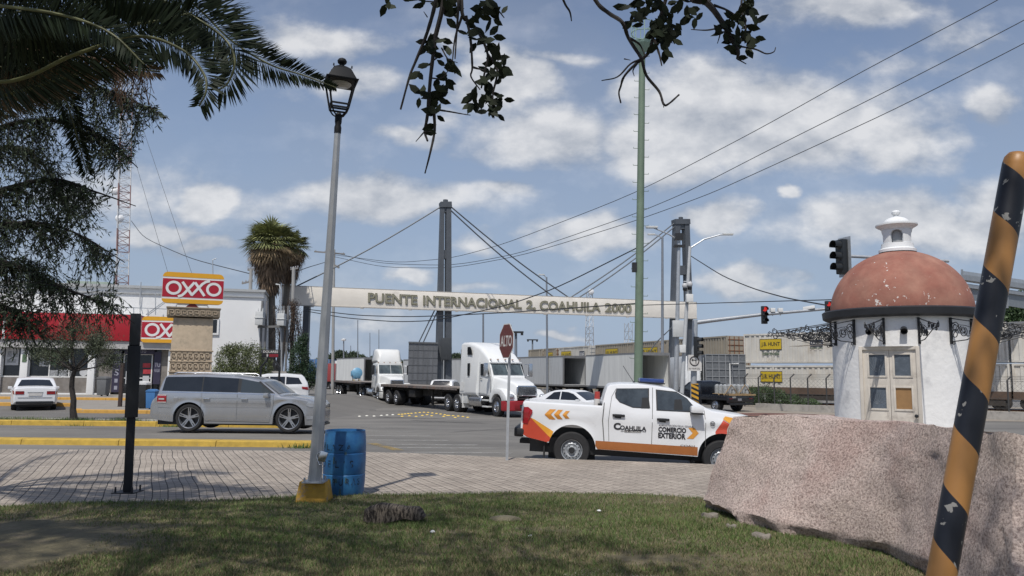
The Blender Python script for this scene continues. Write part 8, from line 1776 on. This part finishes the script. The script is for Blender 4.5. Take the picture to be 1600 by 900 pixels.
for k,(ax_,ay_,dz_)in enumerate([(-.9,.2,.2),(-.5,-.8,.3),(.2,-1,.5),(-.6,.8,.4),(.3,.9,.6),(-.1,.2,1),(-.8,-.4,.8),(.6,-.5,.9)]):
 d=Vector((ax_,ay_,0)).normalized()if abs(ax_)+abs(ay_)>.5 else Vector((.3,.3,0));c_=crown_c;frond([c_,c_+d*.7+Vector((0,0,.5+dz_*.6)),c_+d*1.7+Vector((0,0,.7+dz_*.8)),c_+d*2.6+Vector((0,0,.3+dz_*.3)),c_+d*3.1+Vector((0,0,-.5))],.42,.3,seedd=20+k)
mb=MB()
for k in range(60):
 p=at(random.uniform(180,235),random.uniform(95,112),5.7)-b0;mb.tube([p,p+Vector((random.uniform(-.05,.05),0,-.12)),p+Vector((random.uniform(-.1,.1),0,random.uniform(-.18,-.34)))],.0025,3)
a=at(205,100,5.7)-b0;mb.tube([Vector((0,0,crown_c.z)),at(-100,60,6)-b0,at(100,85,5.8)-b0,a],.012,5);mb.build('seed_stalks',mat('dry_stalk',(.20,.13,.09),.8),t)
trunk_b=Vector((-8.4,10.2,0));t=thing('drooping_tree','dark fine-leaved drooping tree filling the left edge below the palm','tree',trunk_b);mb=MB()
fork=Vector((-8.0,10.0,2.6));mb.tube([trunk_b-trunk_b,Vector((.15,-.05,1.2)),fork-trunk_b],[.26,.21,.18],10)
limbs=[]
def limb(pts,r0_):
 P=catmull([fork]+[at(*p)for p in pts],8);mb.tube([p-trunk_b for p in P],[r0_*(1-i/len(P))**1.3+.005 for i in range(len(P))],6,caps=False);limbs.append(P)
for L_ in([(-120,250,9.8),(-20,150,9.5),(90,120,9.2),(190,150,9.0),(262,184,8.9)],[(-110,280,9.8),(0,200,9.6),(100,190,9.4),(170,220,9.3),(215,262,9.2)],[(-120,330,9.6),(-10,300,9.3),(80,280,9.1),(150,300,9.0),(212,322,8.9)],[(-110,350,9.6),(-20,350,9.2),(70,350,9.0),(130,370,8.9),(195,410,8.8)],[(-120,380,9.5),(-30,400,9.1),(40,420,8.9),(100,450,8.8),(165,475,8.7),(210,505,8.7)],[(-100,200,10.2),(-10,100,10.2),(70,60,10.2),(150,70,10.2)],[(-140,420,9.4),(-60,450,9.2),(10,480,9.1),(60,520,9.1)],[(-120,300,10.4),(-30,240,10.6),(50,240,10.7),(110,330,10.8),(150,400,10.8)],[(-150,250,9),(-80,150,8.6),(0,90,8.4),(60,130,8.3)],[(-220,300,10.5),(-300,150,11),(-350,60,11.4)],[(-200,250,11),(-200,100,12),(-150,20,12.8)]):limb(L_,.05)
def xr_lim(py):return lerp_tab([(60,170),(110,228),(150,238),(185,262),(215,222),(262,205),(285,165),(322,186),(350,165),(400,178),(436,180),(470,205),(505,208),(530,140),(560,60)],py)
twC=[];lfC=[];lfD=[];lfN=[]
allp=[p for L_ in limbs for p in L_[6:]]
def proj(p):
 q=p-Vector((0,0,EYE));d=q.dot(fw);return(800+FPX*q.dot(RT)/d,450-FPX*q.dot(UP)/d)
def ok(px,py):
 if px>xr_lim(py)or py<40 or py>560:return False
 if px<-10:return random.random()<.5
 g=noise.noise(Vector((px/46,py/46,2.5)))+.35*noise.noise(Vector((px/17,py/17,8)))
 edge=(xr_lim(py)-px)/90
 th=-.30 if edge>1.1 else.17-.43*edge
 if px>95 and 240<py<345:th+=.12
 if px<95 and py>330:th-=.5
 if px<60:th-=.12
 if py>480:th+=.12+max(0,py-510)/90
 return g>th
tw=MB();cnt=0;tries=0
while cnt<2700 and tries<30000:
 tries+=1;s=random.choice(allp);d=Vector((random.gauss(.35,.55),random.gauss(0,.55),random.gauss(-.15,.55))).normalized();p=s.copy();L=random.uniform(.25,.8);n=9;pts=[p.copy()];bad=0
 for k in range(n):d=(d+Vector((random.gauss(0,.14),random.gauss(0,.14),random.gauss(-.14,.12)))).normalized();p=p+d*L/n;pts.append(p.copy())
 px,py=proj(pts[n//2]);px2,py2=proj(pts[-1])
 if not ok(px,py)or(px2>xr_lim(py2)+4):continue
 cnt+=1;tw.tube([q-trunk_b for q in pts[::3]],[.0045,.0035,.0025,.0015],3,caps=False)
 for k in range(1,n+1):
  a,b=pts[k-1],pts[k];tg=(b-a).normalized()
  for j in range(2):
   q=a.lerp(b,random.random());dv=(tg*.7+Vector((random.gauss(0,.6),random.gauss(0,.6),random.gauss(-.35,.5)))).normalized();lfC.append(tuple(q-trunk_b));lfD.append(tuple(dv));lfN.append((random.gauss(0,1),random.gauss(0,1),random.gauss(0,1)))
print('twigs',cnt,tries,'leaves',len(lfC))
mb.v and mb.build('trunk',dark_bark,t);tw.build('twigs',dark_bark,t);n=len(lfC)
leaf_mesh('crown',np.array(lfC),np.array(lfD),np.array(lfN),rng.uniform(.05,.095,n),rng.uniform(.011,.019,n),mat('willowy_leaf',(.040,.060,.027),.7,var=.3,sc=.9,island=.45),t)
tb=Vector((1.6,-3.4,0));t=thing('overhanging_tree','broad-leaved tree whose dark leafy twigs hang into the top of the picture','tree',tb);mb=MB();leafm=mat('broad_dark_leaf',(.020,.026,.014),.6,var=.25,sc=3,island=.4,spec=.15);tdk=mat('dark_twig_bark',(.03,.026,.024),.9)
fk=Vector((1.5,-3.2,3.0));mb.tube([Vector((0,0,-.1)),Vector((.05,.05,1.5)),fk-tb],[.30,.24,.2],12)
Yb=4.2
bough=[Vector((.4,4.1,4.25)),Vector((-.6,4.0,4.35)),Vector((.9,4.2,4.3)),Vector((1.2,4.3,4.4))]
P=catmull([fk,Vector((1.2,-1,4.4)),Vector((.7,2.0,4.75)),Vector((.2,3.8,4.45)),Vector((-.5,4.3,4.3))],8);mb.tube([p-tb for p in P],[.14*(1-.85*i/len(P))+.01 for i in range(len(P))],8)
P2_=catmull([Vector((1.0,0,4.6)),Vector((1.2,2.4,4.75)),Vector((1.1,3.9,4.45)),Vector((1.5,4.3,4.3))],8);mb.tube([p-tb for p in P2_],[.08*(1-.8*i/len(P2_))+.01 for i in range(len(P2_))],8)
LC=[];LD=[];LN=[];LL=[]
def twig(pts,r,Y=Yb):
 Q=[at(x,y,Y+random.uniform(-.04,.04))for x,y in pts];Q=catmull(Q,5);mb.tube([q-tb for q in Q],[r*(1-.65*i/len(Q))*random.uniform(.92,1.12)for i in range(len(Q))],5)
def leaves(px,py,n,spread=9,L=23,Y=Yb,dn=0.0):
 for _ in range(n):
  c=at(px+random.gauss(0,spread*.35),py+random.gauss(0,spread*.35),Y+random.uniform(-.05,.05));a=random.uniform(0,2*PI);v=(RT*cos(a)+UP*(sin(a)-dn)+fw*random.uniform(-.5,.5)).normalized();nn=(fw*random.uniform(.5,1)+rvec()*.45).normalized();LC.append(tuple(c-tb));LD.append(tuple(v));LN.append(tuple(nn));LL.append(L*random.uniform(.7,1.15)*Y/FPX)
def rvec():return Vector((random.gauss(0,1),random.gauss(0,1),random.gauss(0,1))).normalized()
twig([(684,-60),(682,-5),(668,50),(650,95),(640,120),(626,171)],.014)
twig([(698,-60),(694,0),(680,60),(677,85),(672,130),(668,180),(664,205),(668,220)],.017);twig([(678,172),(679,205),(672,240),(664,271)],.010)
twig([(664,205),(650,221)],.005);twig([(664,206),(675,206)],.005)
twig([(716,-60),(716,10),(714,45),(711,92)],.010);twig([(720,-60),(722,20),(735,35),(750,55),(762,85),(758,110),(752,138)],.013)
twig([(728,25),(735,60),(738,105),(736,120),(750,140)],.009);twig([(722,25),(711,60),(707,95)],.008);twig([(738,105),(757,110)],.007)
twig([(762,85),(777,110),(770,150),(772,185)],.009);twig([(686,172),(705,175),(722,178),(735,180)],.006);twig([(690,75),(700,92),(715,98)],.005);twig([(683,90),(668,102)],.005);twig([(672,122),(690,122),(702,108)],.005)
twig([(668,27),(662,18)],.004);twig([(770,5),(788,28)],.006);twig([(650,-20),(655,0),(700,3)],.006)
for(px,py,n,sp_)in[(605,3,3,8),(640,2,3,8),(663,6,3,8),(618,12,1,5),(703,22,9,14),(693,8,5,10),(712,10,5,12),(672,72,5,12),(684,66,4,12),(688,78,4,10),(652,108,4,8),(698,90,3,9),(695,108,4,9),(697,125,3,8),(708,100,2,8),(680,135,3,8),(655,150,3,8),(672,155,5,10),(685,155,6,11),(668,170,4,8),(680,175,4,8),(660,203,2,3),(748,8,5,10),(762,20,7,13),(775,14,6,11),(770,32,4,10),(742,38,4,9),(729,55,6,12),(748,60,4,9),(765,55,4,9),(770,68,3,8),(770,98,8,13),(778,88,5,9),(785,105,4,8),(782,120,3,8),(768,113,4,9),(762,130,4,9),(745,150,6,12),(758,158,7,12),(738,160,5,10),(775,150,5,10),(785,150,3,8),(770,165,4,9),(776,178,3,7),(730,178,2,5),(760,170,4,9)]:leaves(px,py,n,sp_)
twig([(860,-60),(880,0),(890,18),(893,33)],.009);twig([(905,-60),(930,0),(950,20),(972,35),(982,60),(1000,88),(1003,93),(1010,118),(1030,143),(1037,163),(1045,162),(1061,148)],.014);twig([(985,60),(1000,70),(1008,88)],.008);twig([(1037,163),(1037,168)],.004)
twig([(1052,-60),(1040,0),(1020,60),(1015,80),(1003,93),(990,103),(975,120),(970,135),(967,146),(970,161)],.012);twig([(1003,92),(985,100),(965,120),(940,126)],.007);twig([(1022,62),(1030,85),(1034,103)],.009);twig([(975,92),(985,94)],.004);twig([(995,100),(989,110),(991,119)],.005)
twig([(1060,-60),(1080,-5),(1105,5),(1130,38),(1145,65),(1153,80),(1152,92)],.024);twig([(1130,42),(1105,47),(1080,46)],.006);twig([(1127,48),(1121,68)],.005);twig([(1115,8),(1140,18),(1160,35)],.008);twig([(1152,72),(1180,77),(1197,84),(1209,81),(1212,74)],.006);twig([(1152,92),(1166,100)],.005)
twig([(1165,-30),(1158,10),(1165,40),(1160,60)],.008);twig([(1105,5),(1120,-10)],.006)
for(px,py,n,sp_)in[(985,10,6,10),(1000,5,6,10),(1015,3,6,10),(1003,24,5,9),(1020,15,5,10),(985,30,3,8),(1010,35,3,8),(1035,5,6,10),(1040,22,5,10),(1048,35,4,9),(1030,40,8,12),(1045,50,8,13),(1035,62,8,12),(1052,62,6,11),(1025,55,6,10),(1062,40,2,7),(1068,58,1,5),(1040,75,4,8),(1018,45,4,9),(1075,10,2,6),(1085,25,2,6),(1092,10,3,7),(1100,18,1,4),(1145,30,8,12),(1155,25,6,11),(1168,15,5,10),(1172,5,4,8),(1160,45,7,11),(1170,55,6,10),(1155,60,5,9),(1163,70,4,8),(1150,80,3,7),(1153,88,3,5),(1130,48,3,8),(1140,45,4,9),(1062,-2,4,8),(1180,40,3,8)]:leaves(px,py,n,sp_)
mb.build('trunk',tdk,t);n=len(LC);C=np.array(LC);D=np.array(LD);NN=np.array(LN);Lh=np.array(LL)
D/=np.linalg.norm(D,axis=1,keepdims=True);Sd=np.cross(D,NN);Sd/=np.linalg.norm(Sd,axis=1,keepdims=True);Lh=Lh[:,None]
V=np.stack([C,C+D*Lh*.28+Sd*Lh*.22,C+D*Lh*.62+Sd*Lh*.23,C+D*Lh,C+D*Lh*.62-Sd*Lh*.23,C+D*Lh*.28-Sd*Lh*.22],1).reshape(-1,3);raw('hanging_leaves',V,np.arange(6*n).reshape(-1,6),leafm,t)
lumps=[(1.5,-2.5,6.0,3.2,2.6,1.6),(-1.8,-.8,6.6,2.6,2.4,1.3),(4.6,-1.8,6.2,2.2,1.8,1.2),(1.2,1.2,6.8,2.6,2.0,1.1),(-4.2,1.4,7.2,2.4,2.2,1.2),(-1.2,3.0,7.6,2.2,1.6,.9),(-4.0,4.2,8.2,2.4,1.8,.9),(-7.0,3.4,7.8,2.2,1.8,.9),(-2.4,5.4,8.8,2.2,1.6,.8),(-6.2,6.0,9.2,2.2,1.6,.8)]  # crown lumps out of view, enlarged forward so their shade falls on the lawn
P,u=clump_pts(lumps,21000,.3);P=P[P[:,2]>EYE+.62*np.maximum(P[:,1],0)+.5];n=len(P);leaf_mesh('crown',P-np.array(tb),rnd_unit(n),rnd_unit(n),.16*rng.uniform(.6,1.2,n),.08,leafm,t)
mb=MB()
for l in lumps:mb.tube([fk-tb,(Vector(l[:3])+fk)/2-tb+Vector((0,0,.3)),Vector(l[:3])-tb],[.06,.04,.015],6)
mb.build('boughs',tdk,t)
def split_parts(o,newname,by_side):
 me=o.data;n=len(me.polygons)
 if by_side:lab=[0 if p.center.y<0 else 1 for p in me.polygons]
 else:
  par=list(range(len(me.vertices)))
  def fd(a):
   while par[a]!=a:par[a]=par[par[a]];a=par[a]
   return a
  for p in me.polygons:
   v=p.vertices;r=fd(v[0])
   for k in v[1:]:par[fd(k)]=r
  lab=[fd(p.vertices[0])for p in me.polygons]
 groups={}
 for p,l in zip(me.polygons,lab):groups.setdefault(l,[]).append(p)
 if len(groups)<2:o.name=newname;return
 for ps in groups.values():
  vm={};V=[];F=[]
  for p in ps:
   f=[]
   for k in p.vertices:
    if k not in vm:vm[k]=len(V);V.append(tuple(me.vertices[k].co))
    f.append(vm[k])
   F.append(f)
  m2=bpy.data.meshes.new(newname);m2.from_pydata(V,[],F);m2.materials.append(me.materials[0]);m2.update()
  if ps[0].use_smooth:m2.polygons.foreach_set('use_smooth',[True]*len(F));m2.set_sharp_from_angle(angle=R(35))
  c=bpy.data.objects.new(newname,m2);COL.objects.link(c);c.parent=o.parent;c.matrix_basis=o.matrix_basis.copy()
  if 'label' in o:c['label']=o['label']
 bpy.data.objects.remove(o)
SIDE={'side_window','side_windows','window_surround','window_pillar','door_seams','belt_trim','sill_trim','tail_light','headlight','fog_light','roof_rail','red_livery_panel','amber_livery_band','lower_livery_strip','front_red_panel','front_amber_band','chevron_upper','chevron_lower','arrow','slogan_bar','mud_flap','landing_gear','side_rail','wheel_housing'}
LOOSE={'column':'column','step_pegs':'step_peg','leg':'leg','mirror_arm':'mirror_arm','exhaust_stack':'exhaust_stack','steps':'step','poster_print':'poster_print','door_bars':'door_bar','stay_cable':'stay_cable','lower_stay':'stay_cable','fuel_tank':'fuel_tank','insulator':'insulator','bushing':'bushing','cans':'can','bin_wheel':'bin_wheel','crossarm':'crossarm','headrests':'headrest','tiled_wall':'tiled_wall','string_course':'string_course','roof_pipe':'roof_pipe'}
for o in list(COL.objects):
 if o.type!='MESH' or o.parent is None or o.children:continue
 b=o.name.split('.')[0]
 if b in SIDE and o.parent.name.split('.')[0]not in('shop','entrance','kiosk'):
  if min(v.co.y for v in o.data.vertices)<0<max(v.co.y for v in o.data.vertices):split_parts(o,{'side_windows':'side_window'}.get(b,b),True)
 elif b in LOOSE and not(b=='leg' and len(o.data.polygons)<12):split_parts(o,LOOSE[b],False)
